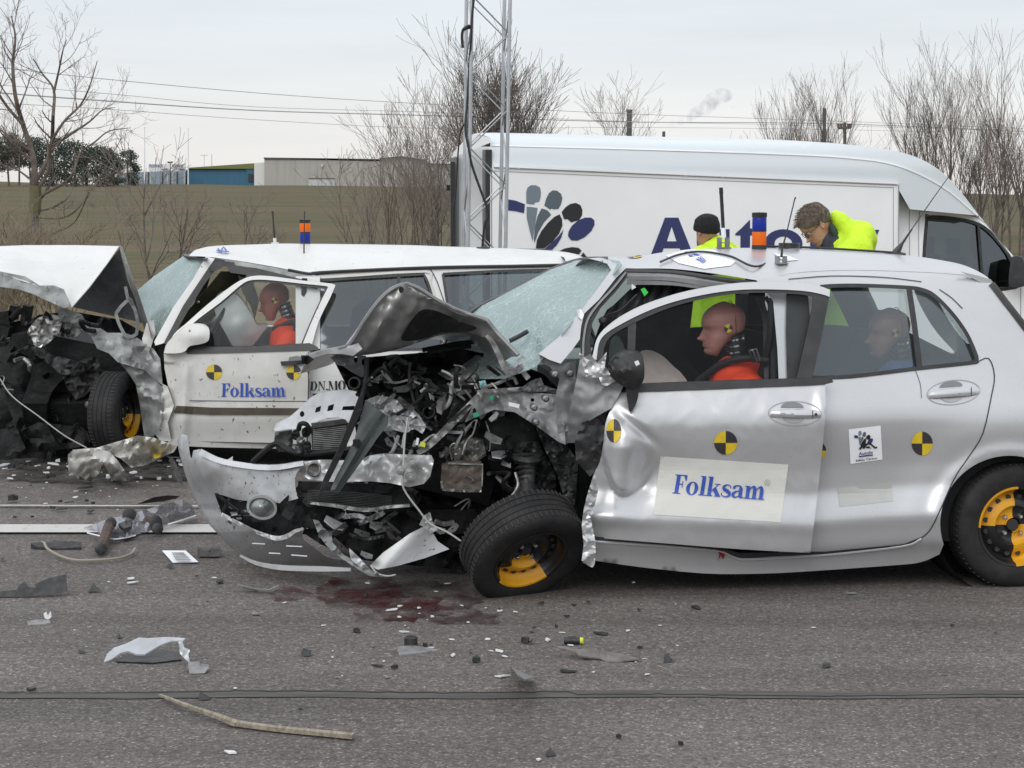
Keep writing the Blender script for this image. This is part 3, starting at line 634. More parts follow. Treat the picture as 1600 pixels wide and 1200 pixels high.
for i, (px, Y, top, st, lb) in enumerate(RT):
    bare_tree('bare_tree', px, Y, top, lb, 100 + i, 'bare trees at the right', max(1, st - 1), (12, 5, 2), 3, .10, .26, .05, .05, .0048, fan=.09, hfac=.8, twigm=TWIG if i % 2 else TWIGD, trunkm=BARKL if i > 3 else BARK)
for i in range(13):
    bare_tree('bush', 1185 + i * 16 if i < 10 else 1480 + (i - 10) * 32, 105 - (i > 9) * 15, (196 + (i * 29) % 18) if i < 10 else 225 + i, 'low bare brush behind the van roof' if i < 10 else 'dense bare brush beside the van windscreen', 140 + i, 'brush behind the van roof' if i < 10 else 'brush beside the van windscreen', 5, (5, 3), 2, .06, .42, .08, .025, .007, fan=.4, hfac=.9, trunkm=TWIGD, twigm=TWIGD, cat='bush')
# pines far left
NEEDLE = mat('pine_needles', (.030, .048, .034), .9, c2=(.055, .07, .05), scale=1.2, c3=(.02, .03, .025), s3=3, lo3=.5, hi3=.6)
NEEDLB = mat('pine_needles_brown', (.075, .065, .048), .9, c2=(.045, .052, .038), scale=1.2)
def pine(px, Y, top, half, seed, label, m, bare=.35):
    rng = random.Random(seed); B = at(px, 288, Y); B.z = terr(B.x, Y) - .2; H = at(px, top, Y).z - B.z; g = thing('pine_tree', B, label, 'tree', 'pines on the left horizon'); R = half * 1.3 * Y / FPX
    b = MB(); b.tube([B, B + Vector((rng.uniform(-.2, .2), 0, H * .5)), B + Vector((0, 0, H * .96))], [.22, .17, .04], 6)
    c = MB()
    for k in range(26):
        z = H * (bare + (1 - bare) * (k / 26) ** .9); a = rng.uniform(0, 6.28); env = R * (.35 + .9 * math.sin(math.pi * min(1, (z / H - bare) / (1 - bare) * .8 + .2))) * rng.uniform(.5, 1); e = B + Vector((math.cos(a) * env, math.sin(a) * env, z + env * .15)); b.tube([B + Vector((0, 0, z - .2)), e], [.06, .02], 4)
        for j in range(70):
            q = e + Vector((rng.gauss(0, R * .26), rng.gauss(0, R * .26), rng.gauss(0, R * .16))); s_ = rng.uniform(.10, .26); d1 = Vector((rng.gauss(0, 1), rng.gauss(0, 1), rng.gauss(0, 1))).normalized() * s_; d2 = d1.orthogonal().normalized() * s_ * .6
            c.add([q - d1, q + d2, q + d1, q - d2], [(0, 1, 2, 3)])
    b.done('trunk', BARK, g); c.done('crown', m, g, smooth=False)
PX = [(-5, 224, 16), (14, 212, 15), (30, 222, 14), (48, 216, 15), (66, 222, 17), (84, 218, 16), (102, 224, 18), (118, 222, 16), (136, 228, 16), (152, 232, 15), (166, 234, 14), (177, 236, 12), (200, 236, 11)]
PL = ['leftmost pine on the horizon', 'tallest brown pine at the left horizon', 'thin brown pine behind the mossy tree', 'brown pine left of the green pines', 'first dark green pine behind the big tree limbs', 'second dark green pine in the clump', 'broadest dark pine in the clump', 'dark pine right of the broadest pine', 'dark pine in the right half of the clump', 'lower pine near the right of the clump', 'small pine second last in the clump', 'last pine of the close clump', 'lone small pine beside the short flagpole']
for i, (px, top, hf) in enumerate(PX): pine(px, 330 + (i * 53) % 40, top, hf, 200 + i, PL[i], NEEDLB if i < 4 else NEEDLE, .40 if i < 4 else .03)

# ------------------------------------------------------------------ lattice mast
GALV = mat('galvanised_steel', (.50, .52, .54), .45, .7, c2=(.42, .44, .46), scale=5)
YM = 18.6; g = thing('lattice_mast', at(757, 640, YM), 'grey square lattice mast with black cables in front of the van rear', 'mast')
base_z = terr(at(757, 600, YM).x, YM)
def legp(xb, xt, dy, z): # straight leg, picture x at two heights
    k = (z - at(0, 385, YM).z) / (at(0, 0, YM).z - at(0, 385, YM).z); x = xb + (xt - xb) * k; return Vector((at(x, 200, YM).x, YM + dy, z))
LG = [(723, 728, .34), (731, 738, .0), (781, 788, .36), (790, 797, .02)]
zt = at(0, -40, YM).z
for xb, xt, dy in LG:
    b = MB(); b.tube([legp(xb, xt, dy, base_z), legp(xb, xt, dy, zt)], .018, 8); b.done('leg', GALV, g)
step = .36
def brace(i, j, ph, r=.0075):
    b = MB(); z = base_z + ph * step; k = 0
    while z + step < zt:
        A, Bq = (LG[i], LG[j]) if k % 2 == 0 else (LG[j], LG[i]); b.tube([legp(*A, z), legp(*Bq, z + step)], r, 5); z += step; k += 1
    b.done('bracing', GALV, g)
brace(1, 3, 0); brace(1, 3, 0, .0075) if False else None; brace(0, 2, .0); brace(0, 1, .3); brace(2, 3, .6); brace(3, 1, 1.0)
CAB = mat('black_cable', (.012, .012, .013), .5)
mcab = lambda x, y, o: at(x, y, YM - .03 + o)
wire('cable', [(744, -30, 0), (738, 20, 0), (736, 60, 0), (733, 110, .05), (730, 160, .05), (727, 200, .02), (733, 235, 0), (738, 260, 0), (752, 300, 0), (763, 332, 0), (757, 352, 0), (753, 395, 0)], .012, CAB, g, mcab)
wire('cable', [(734, 40, 0), (725, 45, .02), (722, 55, .02), (723, 75, .02)], .014, CAB, g, mcab); wire('cable', [(728, 190, .05), (720, 205, .1), (716, 235, .1), (712, 300, .1), (708, 330, .1), (706, 390, .1)], .008, CAB, g, mcab); wire('cable', [(735, 42, .02), (728, 44, 0), (724, 46, .0)], .018, CAB, g, mcab)
# ------------------------------------------------------------------ shared vehicle materials
VANW = mat('van_white', (.88, .89, .90), .4, coat=.2, c2=(.85, .86, .87), scale=2); VANUP = mat('van_upper_sky_tint', (.66, .71, .74), .35, coat=.2); BLACKP = mat('black_plastic', (.016, .016, .017), .45, c2=(.03, .03, .031), scale=12)  # upper van white tinted bluish, sky reflection put into the colour
RUBBER = mat('rubber', (.014, .014, .0145), .7, spec=.3, c2=(.028, .027, .026), scale=8, bump=.15, bscale=60); DARKIN = mat('dark_interior', (.017, .018, .02), .8, c2=(.03, .03, .033), scale=6); GREYTRIM = mat('grey_trim', (.20, .205, .21), .6)
VGLASS = glass('van_glass', (.30, .36, .36), .10); CARGLASS = glass('car_glass', (.80, .84, .84), .05, (.30, .36, .38), .05); SIDEGLASS = glass('clear_side_glass', (.95, .97, .97), .0)  # faint grey film in the car glass paints in the sky's reflection
SLATE = mat('slate_vinyl', (.18, .22, .26), .5); SLATED = mat('dark_slate_vinyl', (.10, .125, .15), .5); BLKV = mat('black_vinyl', (.018, .018, .022), .45); SEAM = mat('seam_dark', (.03, .03, .032), .7); SEAML = mat('seam_grey', (.34, .35, .36), .7)
CHROME = mat('bright_metal', (.75, .76, .78), .22, 1.0); STEEL = mat('bare_steel', (.36, .37, .38), .4, .9, c2=(.22, .22, .23), scale=20, bump=.2, bscale=40)
def logo(mp):
    """company emblem: a row of leaning heads and bodies with a belt; mp maps its own units to the picture"""
    A = [([(490, 550), (489, 480), (497, 452), (520, 437), (550, 438), (575, 452), (581, 480), (578, 515), (570, 541), (548, 545), (540, 549), (540, 558), (505, 556)], 0), ([(492, 572), (525, 574), (560, 580), (545, 680), (533, 760), (529, 790), (510, 720), (492, 640)], 0),
         ([(602, 565), (614, 520), (632, 486), (655, 469), (682, 472), (707, 492), (715, 520), (705, 560), (690, 586), (662, 588), (645, 583), (640, 591)], 1), ([(585, 582), (622, 594), (645, 622), (600, 670), (565, 730), (541, 800), (537, 770), (545, 690), (560, 630)], 1),
         ([(710, 605), (735, 575), (765, 554), (800, 548), (828, 562), (840, 592), (838, 625), (820, 655), (770, 670), (748, 650), (725, 650)], 2), ([(549, 832), (556, 780), (585, 722), (625, 672), (665, 635), (697, 619), (713, 650), (715, 690), (695, 740), (655, 790), (602, 832)], 2),
         ([(750, 755), (754, 725), (775, 690), (812, 658), (855, 640), (895, 640), (914, 655), (916, 685), (895, 725), (855, 762), (810, 784), (770, 782)], 3), ([(370, 525), (420, 533), (481, 556), (475, 612), (425, 600), (370, 594)], 3), ([(598, 840), (640, 805), (690, 758), (722, 714), (708, 765), (680, 812), (645, 846)], 3),
         ([(690, 852), (730, 832), (775, 824), (815, 828), (835, 846), (820, 868), (770, 872)], 2), ([(826, 884), (846, 857), (870, 888)], 2)]
    return [([mp(*p) for p in o], (), i) for o, i in A]
# ------------------------------------------------------------------ the van
VN = Side(at(766, 400, 20.6), 12, [(-1, 0), (2.0, 0), (2.12, 0.0), (2.30, .05), (2.38, .10), (2.44, .22), (2.6, .5)])
vg = thing('box_van', at(1100, 560, 22.2), 'white high box van with blue emblem and lettering parked behind the wrecks', 'van')
vg.location.z = -.65; OFF[vg.name] = Vector(vg.location)
top = spline([(766, 214), (790, 211), (1000, 216), (1200, 220.5), (1290, 224), (1352, 229), (1400, 236), (1440, 249), (1472, 269), (1500, 298), (1530, 337)], 3)
bot = [(1422, 327), (1404, 296), (1404, 484), (766, 488)]
plate('box_side', [(766, 258.8), (1000, 268.8), (1404, 286), (1404, 484), (766, 488)], 0.0, lambda x, y, o: VN.hit(x, y), VANW, vg, .03, 18)
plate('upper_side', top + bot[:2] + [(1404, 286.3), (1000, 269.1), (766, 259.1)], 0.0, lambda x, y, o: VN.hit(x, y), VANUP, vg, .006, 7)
# roof: from the near top edge across to the far side
NR = [VN.hit(*p) for p in top[:-1]]; V = []; k = 5
for i, p in enumerate(NR):
    u, l, z = VN.inv(p)
    for j in range(k + 1):
        q = j / k; V.append(VN.loc(u, l + (2.1 - 2 * l) * q + .002, z + .05 * math.sin(math.pi * q) - .003))
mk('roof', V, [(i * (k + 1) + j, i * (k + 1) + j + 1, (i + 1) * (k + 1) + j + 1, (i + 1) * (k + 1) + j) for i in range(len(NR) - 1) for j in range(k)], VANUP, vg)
# far side wall, bulkhead and floor so the open rear shows a white load space
b = MB(); u0 = 0.02; u1 = VN.inv(VN.hit(1404, 400))[0]
b.add([VN.loc(u0, 2.08, .55), VN.loc(u1, 2.08, .55), VN.loc(u1, 2.08, 2.38), VN.loc(u0, 2.08, 2.38)], [(0, 1, 2, 3)]); b.add([VN.loc(u1, .04, -.2), VN.loc(u1, 2.08, -.2), VN.loc(u1, 2.08, 2.40), VN.loc(u1, .04, 2.0)], [(0, 1, 2, 3)]); b.add([VN.loc(u0, .04, .56), VN.loc(u1, .04, .56), VN.loc(u1, 2.08, .56), VN.loc(u0, 2.08, .56)], [(0, 1, 2, 3)])
b.done('load_space', VANW, vg, smooth=False)
mv = lambda x, y, l: VN.lat(x, y, l)
# rear portal: near rubber post, far post, header
def bar3(name, pts, w_, h_, m, parent):
    b = MB()
    for p, q in zip(pts[:-1], pts[1:]):
        d = (q - p); R = d.to_track_quat('Z', 'Y').to_matrix(); b.box((p + q) / 2, (w_, h_, d.length), R)
    return b.done(name, m, parent, smooth=False)
N0 = lambda z: VN.loc(-.01, .03, z); F0 = lambda z: VN.loc(-.01, 2.07, z)
bar3('rear_post', [N0(-.2), N0(2.30)], .07, .05, BLACKP, vg); bar3('rear_post', [VN.loc(-.03, .12, -.2), VN.loc(-.03, .12, 2.3)], .06, .06, GREYTRIM, vg); bar3('rear_post', [F0(-.2), F0(2.25)], .10, .12, GREYTRIM, vg); bar3('rear_post', [VN.loc(-.05, 1.97, -.2), VN.loc(-.05, 1.97, 2.2)], .05, .05, BLACKP, vg)
plate('rear_header', [(766, 214), (766, 223), (708, 246), (708, 238), (735, 210)], [(766, 216, .0), (708, 240, 2.1), (735, 210, 1.2)], mv, VANW, vg, .03, 10)
# trims, seams and a painted highlight on the side
dk = lambda name, polys, mats, off=.004, par=vg: decal(name, polys, VN.hit, mats, par, 40, off)
b_ = [(strip([(772, 259), (1000, 269), (1404, 286)], 3.2, 1), (), 0)]; decal('trim_rail', b_, VN.hit, [VANW], vg, 8, .03, .02)
decal('seam', [(strip([(772, 262.5), (1000, 272), (1404, 289.5)], .8, 1), (), 0), (strip([(772, 267), (1000, 277), (1395, 293)], .9, 1), (), 0), (strip([(1396, 292), (1396, 420)], .9, 1), (), 0), (strip([(1404, 290), (1404, 420)], 1.6, 1), (), 0), (strip([(768, 262), (768, 400)], .7, 1), (), 0)], VN.hit, [SEAML], vg, 8, .006)
decal('roof_highlight', [(strip([(768, 227), (1000, 233), (1230, 241), (1330, 247), (1400, 258), (1470, 290), (1528, 337)], 2.0, 4), (), 0)], VN.hit, [VANW], vg, 8, .012, .011)  # white strip painting the highlight along the upper side
dk('emblem', logo(lambda x, y: (x / 4 + 700, y / 4 + 180)), [SLATE, SLATED, BLKV, NAVY])
LT = [([(1017, 398), (1039, 340), (1060, 340), (1083, 398), (1066, 398), (1062, 388), (1037, 388), (1033, 398)], ([(1042, 377), (1057, 377), (1049.5, 354)],), 0),
      (strip([(1097, 358), (1097, 384), (1108, 393), (1122, 388), (1132, 380)], 15, 4), (), 0), ([(1124, 358), (1140, 358), (1140, 400), (1124, 400)], (), 0),
      ([(1149, 365), (1158, 357), (1172, 343), (1172, 357), (1184, 357), (1184, 368), (1172, 368), (1172, 400), (1157, 400), (1157, 368), (1149, 368)], (), 0), (circ(1224, 381, 30, 23), (circ(1224, 381, 14, 11.5),), 0),
      (rc(1266, 1281, 343, 402), (), 0), (rc(1295, 1309, 358, 402), (), 0), ([(1318, 359), (1334, 359), (1345, 388), (1357, 359), (1374, 359), (1355, 403), (1336, 403)], (), 0)]
dk('lettering', LT, [NAVY])
# cab, set in from the box
CB = Side(at(766, 400, 20.6) + VN.n * .17, 12, [(-1, 0), (.85, 0), (1.6, .12), (2.1, .24), (2.5, .4)])
cab_o = [(1404, 300), (1422, 326, 1), (1530, 337, 1), (1560, 373), (1605, 425), (1645, 462), (1700, 490), (1745, 520), (1752, 600), (1745, 640, 1), (1404, 640, 1)]
cab_o = [(p[0], p[1]) for p in cab_o]
win = spline([(1448, 345), (1452, 339), (1480, 340), (1520, 347), (1545, 361), (1575, 397), (1589, 436), (1587, 449), (1520, 455), (1448, 455)], 3, True)
mc = lambda x, y, o: CB.hit(x, y, -o)
plate('cab', cab_o, 0.0, lambda x, y, o: CB.hit(x, y), VANW, vg, .03, 16, holes=[win])
decal('window_seal', [(strip(win + [win[0]], 5, 1), (), 0)], CB.hit, [BLACKP], vg, 10, .004, .006)
plate('window', win, .02, mc, VGLASS, vg, .004, 20)
decal('window_divider', [(strip([(1529, 352), (1537, 455)], 4, 1), (), 0)], CB.hit, [BLACKP], vg, 20, .008, .01)
decal('door_seam', [(strip([(1436, 455), (1436, 340), (1445, 331), (1480, 331), (1530, 341), (1560, 375), (1598, 424)], 1.2, 3), (), 0), (strip([(1421, 328), (1421, 455)], 1.2, 1), (), 0), (strip([(1404, 298), (1422, 327), (1475, 330), (1530, 338)], 1.4, 1), (), 0), (strip([(1595, 450), (1595, 520)], 1.2, 1), (), 0)], CB.hit, [SEAML], vg, 20, .004)
# underside of the roof fairing where it overhangs the cab
A = spline([(1404, 296), (1440, 308), (1485, 322), (1530, 337)], 3); V = [VN.hit(*p) for p in A] + [CB.hit(1404 + (p[0] - 1404) * .85 + 19, 327 + (p[0] - 1404) * .08) for p in A]; n = len(A)
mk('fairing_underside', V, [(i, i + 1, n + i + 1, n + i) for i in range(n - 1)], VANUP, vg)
# windscreen / bonnet side-to-side skin of the cab
C_ = [(1530, 337), (1560, 373), (1605, 425), (1645, 462), (1700, 490), (1745, 520), (1752, 600), (1745, 640)]; V = []
for p in C_:
    q = CB.hit(*p); u, l, z = CB.inv(q); V += [q, CB.loc(u, 1.76 - l, z)]
mk('cab_front', V, [(2 * i, 2 * i + 2, 2 * i + 3, 2 * i + 1) for i in range(len(C_) - 1)], [VANW, VGLASS], vg, midx=[1, 1, 1, 0, 0, 0, 0])
b = MB(); q = CB.inv(CB.hit(1422, 380)); b.add([CB.loc(q[0], 1.6, .2), CB.loc(q[0] + 2.3, 1.6, .2), CB.loc(q[0] + 1.2, 1.45, 1.0), CB.loc(q[0], 1.45, 1.0)], [(0, 1, 2, 3)]); b.add([CB.loc(q[0], 0.1, .2), CB.loc(q[0], 1.6, .2), CB.loc(q[0], 1.5, 1.6), CB.loc(q[0], .2, 1.6)], [(0, 1, 2, 3)]); b.done('cab_lining', DARKIN, vg)
for l in (.35, 1.05):
    b = MB(); b.box(CB.loc(q[0] + .75, l, .75), (.16, .42, .7), Matrix.Rotation(math.radians(-12), 3, 'Y')); b.box(CB.loc(q[0] + .66, l, 1.22), (.1, .26, .2)); b.done('seat', DARKIN, vg)
b = MB(); b.tube([CB.hit(1583, 440, .05), CB.hit(1583, 440, .22)], .03, 8); b.done('mirror_arm', BLACKP, vg)
plate('mirror', spline([(1576, 444), (1579, 408), (1583, 401), (1594, 401), (1600, 410), (1604, 440), (1598, 448), (1584, 449)], 3, True), .0, lambda x, y, o: CB.hit(x, y, .25 - o), BLACKP, vg, .12, 8)
def wheel(parent, name, C, axis, R, W_, rimR, rimmats, sect=(0, 1, 0, 1), tread=8, rot=0.0, n=48, groove=True, dish=.03):
    """tyre + pressed steel rim with vent holes and bolts; axis points outwards"""
    ax = Vector(axis).normalized(); C = Vector(C); wp = pempty(name, parent); ref = Vector((0, 0, 1)) if abs(ax.z) < .9 else Vector((1, 0, 0))
    b = MB(); P = [(rimR, -W_ * .46), (rimR + .012, -W_ * .5), (R * .86, -W_ * .56), (R * .95, -W_ * .50), (R * .985, -W_ * .43)]
    if groove:
        for g_ in (-.26, -.09, .09, .26): P += [(R, W_ * (g_ - .020)), (R - .0035, W_ * (g_ - .014)), (R - .0035, W_ * (g_ + .014)), (R, W_ * (g_ + .020))]
    P += [(R * .985, W_ * .43), (R * .95, W_ * .50), (R * .86, W_ * .56), (rimR + .03, W_ * .53), (rimR + .02, W_ * .50), (rimR + .004, W_ * .47), (rimR, W_ * .42)]
    b.lathe(C, ax, P, n * 2, ref=ref)
    if groove: # cross sipes on the shoulders
        u = (ref - ax * ref.dot(ax)).normalized(); v = ax.cross(u)
        for k in range(n + 16):
            a = 2 * math.pi * k / (n + 16); rd_ = u * math.cos(a) + v * math.sin(a); tg = ax.cross(rd_)
            for sgn in (-1, 1):
                Rm = Matrix((tg, ax, rd_)).transposed(); b.box(C + rd_ * (R - .001) + ax * sgn * W_ * .37 + tg * .01 * sgn, (.005, W_ * .16, .006), Rm, 1); b.box(C + rd_ * (R - .0022) + ax * sgn * W_ * .175 + tg * .006 * sgn, (.0035, W_ * .12, .006), Rm, 1)
    b.done('tyre', [RUBBER, SEAM], wp)
    rb = MB(); mf = (lambda i, a: sect[int(((a + rot) / (math.pi / 2)) % 4)]) if len(rimmats) > 1 else None
    D = dish; h = W_ * .44
    rb.lathe(C, ax, [(rimR * 1.045, h + .004), (rimR * 1.04, h + .010), (rimR * .985, h + .008), (rimR * .95, h - .012), (rimR * .93, h - .03), (rimR * .90, h - .035), (rimR * .84, h - D - .01), (rimR * .72, h - D + .004), (rimR * .62, h - D + .016), (rimR * .52, h - D + .018), (rimR * .46, h - D - .004), (rimR * .38, h - D - .012), (rimR * .22, h - D - .008), (rimR * .19, h - D + .004), (rimR * .17, h - D - .02), (0, h - D - .022)], n * 2, ref=ref, mf=mf)
    rb.lathe(C, ax, [(rimR * 1.02, -W_ * .45), (rimR * .9, -W_ * .3), (rimR * .9, h - .05)], n, 1 if len(rimmats) > 1 else 0, ref=ref)
    _rb = rb
    u = (ref - ax * ref.dot(ax)).normalized(); v = ax.cross(u); hb = MB(); bb = MB()
    for k in range(16):
        if k % 4 == 3: pass
        a = 2 * math.pi * (k + .5) / 16; rd_ = u * math.cos(a) + v * math.sin(a); rb2 = hb; hb.lathe(C + rd_ * rimR * .75 + ax * (h - D + .0035), ax, [(.0125, -.006), (.0125, .0015), (0, .0015)], 12)
    hb.lathe(C + ax * (h - D - .006), ax, [(rimR * .165, 0), (rimR * .15, .006), (0, .006)], 20)
    
    nm_ = len(rimmats); _rb.add(hb.V, hb.F, nm_); _rb.done('rim', list(rimmats) + [SEAM], wp)
    for k in range(4):
        a = 2 * math.pi * (k + .5) / 4; rd_ = u * math.cos(a) + v * math.sin(a); b2 = MB(); c_ = C + rd_ * rimR * .30 + ax * (h - D - .012); b2.lathe(c_, ax, [(.013, 0), (.013, .012), (.009, .018), (.004, .018), (.003, .012), (0, .012)], 6); b2.done('bolt', CHROME, wp)
    return wp
for u, nm in ((VN.inv(VN.hit(880, 500))[0], 0), (VN.inv(VN.hit(1640, 500))[0], 1)):
    wheel(vg, 'wheel', VN.loc(u, .15, -.31), -VN.n, .34, .2, .2, [GREYTRIM], groove=False, n=24)
b = MB(); b.box(VN.loc(3.0, 1.05, .08), (6.0, 1.7, .85), Matrix.Rotation(math.radians(12), 3, 'Z')); b.done('chassis', BLACKP, vg)
plate('rear_lamp', [(698, 289), (710, 289), (710, 298), (698, 298)], 2.15, mv, BLACKP, vg, .1, 10)

# ------------------------------------------------------------------ heads and people
SKIN = mat('skin', (.50, .27, .20), .55, c2=(.42, .20, .15), scale=14); HAIRB = mat('hair_brown', (.085, .062, .046), .8, c2=(.15, .118, .092), scale=60, stretch=(1, 1, .3), bump=.2, bscale=120, lo=.42, hi=.6)
HIVIS = mat('hi_vis_yellow', (.62, .88, .03), .75, c2=(.50, .76, .02), scale=9, bump=1.0, bscale=7, emit=None); REFLECT = mat('reflective_band', (.62, .64, .62), .4); DENIM = mat('dark_trousers', (.03, .035, .05), .85, c2=(.045, .05, .07), scale=20); WOOL = mat('black_wool', (.008, .008, .010), .95, c2=(.018, .018, .02), scale=90, bump=.6, bscale=120); GREENJ = mat('dark_green_lining', (.03, .055, .045), .8)
DUMSK = mat('dummy_vinyl', (.43, .20, .168), .45, c2=(.39, .175, .147), scale=6, c3=(.22, .09, .08), s3=30, lo3=.66, hi3=.72); DUMSK2 = mat('dummy_vinyl_red', (.37, .122, .085), .45, c2=(.32, .105, .075), scale=6)
ORANGE = mat('orange_vest', (.78, .058, .012), .75, c2=(.66, .045, .01), scale=7, bump=.5, bscale=12); BLUEV = mat('blue_vest', (.05, .16, .42), .8, c2=(.04, .12, .34), scale=7, bump=.4, bscale=12); WEB = mat('black_webbing', (.012, .010, .011), .7); WEBR = mat('maroon_webbing', (.055, .018, .022), .7)
HS = [(0, .045, -.005, .018), (.03, .076, -.012, .036), (.09, .086, -.02, .047), (.15, .083, -.03, .054), (.20, .088, -.042, .058), (.235, .086, -.05, .060), (.27, .088, -.06, .062), (.32, .084, -.072, .066), (.40, .083, -.084, .070), (.48, .080, -.094, .073), (.53, .083, -.098, .075), (.58, .092, -.100, .0765), (.68, .090, -.102, .078), (.78, .080, -.096, .073), (.87, .060, -.080, .061), (.94, .034, -.054, .042), (.985, .006, -.024, .018), (1, -.008, -.009, .001)]
def head_mb(M_, k=1.0, ear=True, mi=0, jaw=0.0, mf=None, face=1.0, na=44, nz_=52):
    b = MB(); zs = [h[0] for h in HS]; V = []
    for i in range(nz_ + 1):
        q = i / nz_; q = .5 - .5 * math.cos(math.pi * q) if False else q; f = np.interp(q, zs, [h[1] for h in HS]); bk = np.interp(q, zs, [h[2] for h in HS]) + jaw * max(0, min(1, (.43 - q) / .08)); w_ = np.interp(q, zs, [h[3] for h in HS])
        for j in range(na):
            a = 2 * math.pi * j / na; a_ = (a + math.pi) % (2 * math.pi) - math.pi; c, s = math.cos(a), math.sin(a); ex = .88
            x = (f + bk) / 2 + (f - bk) / 2 * (abs(c) ** ex) * (1 if c >= 0 else -1); y = w_ * (abs(s) ** .92) * (1 if s >= 0 else -1)
            g = lambda a0, sa, z0, sz: math.exp(-((abs(a_) - a0) / sa) ** 2 - ((q - z0) / sz) ** 2)
            nose = .030 * math.exp(-(a_ / .13) ** 2) * (math.exp(-((q - .335) / .045) ** 2) + .55 * math.exp(-((q - .42) / .06) ** 2) + .18 * math.exp(-((q - .50) / .04) ** 2)); nose += .010 * g(.17, .09, .325, .03)
            x += face * (nose - .010 * g(.42, .18, .49, .045) + .006 * g(.42, .10, .49, .02) + .007 * math.exp(-(a_ / .3) ** 2) * (math.exp(-((q - .232) / .016) ** 2) + math.exp(-((q - .195) / .016) ** 2)) - .006 * math.exp(-(a_ / .32) ** 2) * math.exp(-((q - .213) / .006) ** 2) - .005 * math.exp(-(a_ / .3) ** 2) * math.exp(-((q - .150) / .02) ** 2))
            V.append(M_ @ (Vector((x, y, (q - .5) * .235)) * k))
    Fc = [(i * na + j, i * na + (j + 1) % na, (i + 1) * na + (j + 1) % na, (i + 1) * na + j) for i in range(nz_) for j in range(na)]
    b.add(V, Fc, mi); b.add(V[:na], [tuple(range(na - 1, -1, -1))], mi)
    if ear:
        for sg in (-1, 1):
            for (cx, cz, rx, ry, rz) in ((-.012, -.004, .017, .007, .030), (-.006, -.022, .011, .008, .012), (-.016, .012, .014, .010, .016)): b.ell(M_ @ (Vector((cx, sg * .0745, cz)) * k), (rx * k, ry * k, rz * k), M_.to_3x3().normalized(), 12, mi)
    return b
def hmat(pos, yaw, pitch, roll=0):
    return Matrix.Translation(pos) @ Matrix.Rotation(math.radians(yaw), 4, 'Z') @ Matrix.Rotation(math.radians(pitch), 4, 'Y') @ Matrix.Rotation(math.radians(roll), 4, 'X')
def hand_mb(b, W_, d, side):
    d = d.normalized(); u = d.orthogonal().normalized(); v = d.cross(u); b.ell(W_ + d * .045, (.042, .022, .05), Matrix((u, v, d)).transposed(), 10)
    for k, L_ in enumerate((.070, .080, .075, .058)):
        o = W_ + d * .085 + u * (k - 1.5) * .02; b.tube([o - d * .02, o + d * L_ * .5 + v * .008, o + d * L_ * .85 + v * .028], [.0095, .009, .0075], 6)
    o = W_ + d * .03 - u * .04; b.tube([o, o - u * .025 + d * .03 + v * .01, o - u * .03 + d * .06 + v * .022], [.011, .010, .008], 6)
def capsule(b, pts, rs, n=14):
    P = spline3(pts, 4); R = np.interp(np.linspace(0, len(pts) - 1, len(P)), range(len(pts)), rs); b.tube(P, list(R), n); b.ell(P[0], (R[0],) * 3, None, 12); b.ell(P[-1], (R[-1],) * 3, None, 12)
# --- the bending man beyond the silver car
Yp = 11.4; base = at(1300, 600, Yp); base.z = 0
pg = thing('person', base, 'grey-haired man with glasses in yellow hi-vis jacket, bending down behind the silver car', 'person')
def pp(x, y, dy=0.0): return at(x, y, Yp + dy)
hip = pp(1298, 545); nk = pp(1306, 384, .02); sh = pp(1322, 392)
b = MB() # legs and body core
for dy, dx in ((-.11, 8), (.11, -14)):
    kn = pp(1292 + dx, 690, dy); an = pp(1306 + dx, 806, dy); an.z = .09; capsule(b, [hip + Vector((0, dy, 0)), kn, an], [.095, .065, .048]); b.box(an + Vector((-.06, 0, -.05)), (.28, .1, .08))
capsule(b, [hip, pp(1304, 470), sh], [.15, .15, .14]); capsule(b, [sh, nk, pp(1288, 372, .02)], [.09, .06, .055])
for sg in (-1, 1):
    s0 = sh + Vector((.02, sg * .19, -.03)); e = pp(1262, 470, sg * .26); h_ = pp(1215, 500, sg * .12); capsule(b, [s0, e, h_], [.07, .05, .033]); hand_mb(b, h_, Vector((-1, -sg * .2, -.3)), sg)
hd = hmat(pp(1275, 351, .02), 188, 44, 0)
bd = b.done('body', [DENIM], pg); remesh(bd, .014, 3)
hb = head_mb(hd, 1.0); hb.done('head', SKIN, pg)
# jacket with hood
j = MB(); capsule(j, [pp(1298, 560), pp(1300, 485), pp(1326, 412), pp(1325, 394)], [.165, .16, .17, .15]); j.ell(pp(1340, 370), (.12, .20, .095), Matrix.Rotation(math.radians(25), 3, 'Y'), 18); j.ell(pp(1347, 360, -.02), (.075, .15, .06), Matrix.Rotation(math.radians(20), 3, 'Y'), 16); j.ell(pp(1316, 352, .02), (.06, .13, .085), Matrix.Rotation(math.radians(-25), 3, 'Y'), 16); j.ell(pp(1309, 344, .06), (.05, .09, .065), Matrix.Rotation(math.radians(-30), 3, 'Y'), 16); j.ell(pp(1331, 396, -.1), (.11, .13, .11), None, 16)
for sg in (-1, 1): capsule(j, [sh + Vector((.03, sg * .17, .0)), pp(1262, 470, sg * .27), pp(1222, 498, sg * .14)], [.105, .082, .06])
jo = j.done('jacket', HIVIS, pg); remesh(jo, .016, 5)
cl = MB(); cl.ell(pp(1304, 366, .0), (.03, .075, .07), Matrix.Rotation(math.radians(-25), 3, 'Y'), 16); co_ = cl.done('inner_collar', GREENJ, pg)
rngh = random.Random(5); hr = MB(); M3 = hd.to_3x3()
V = []; zs = [h[0] for h in HS]; na, nzz = 40, 26
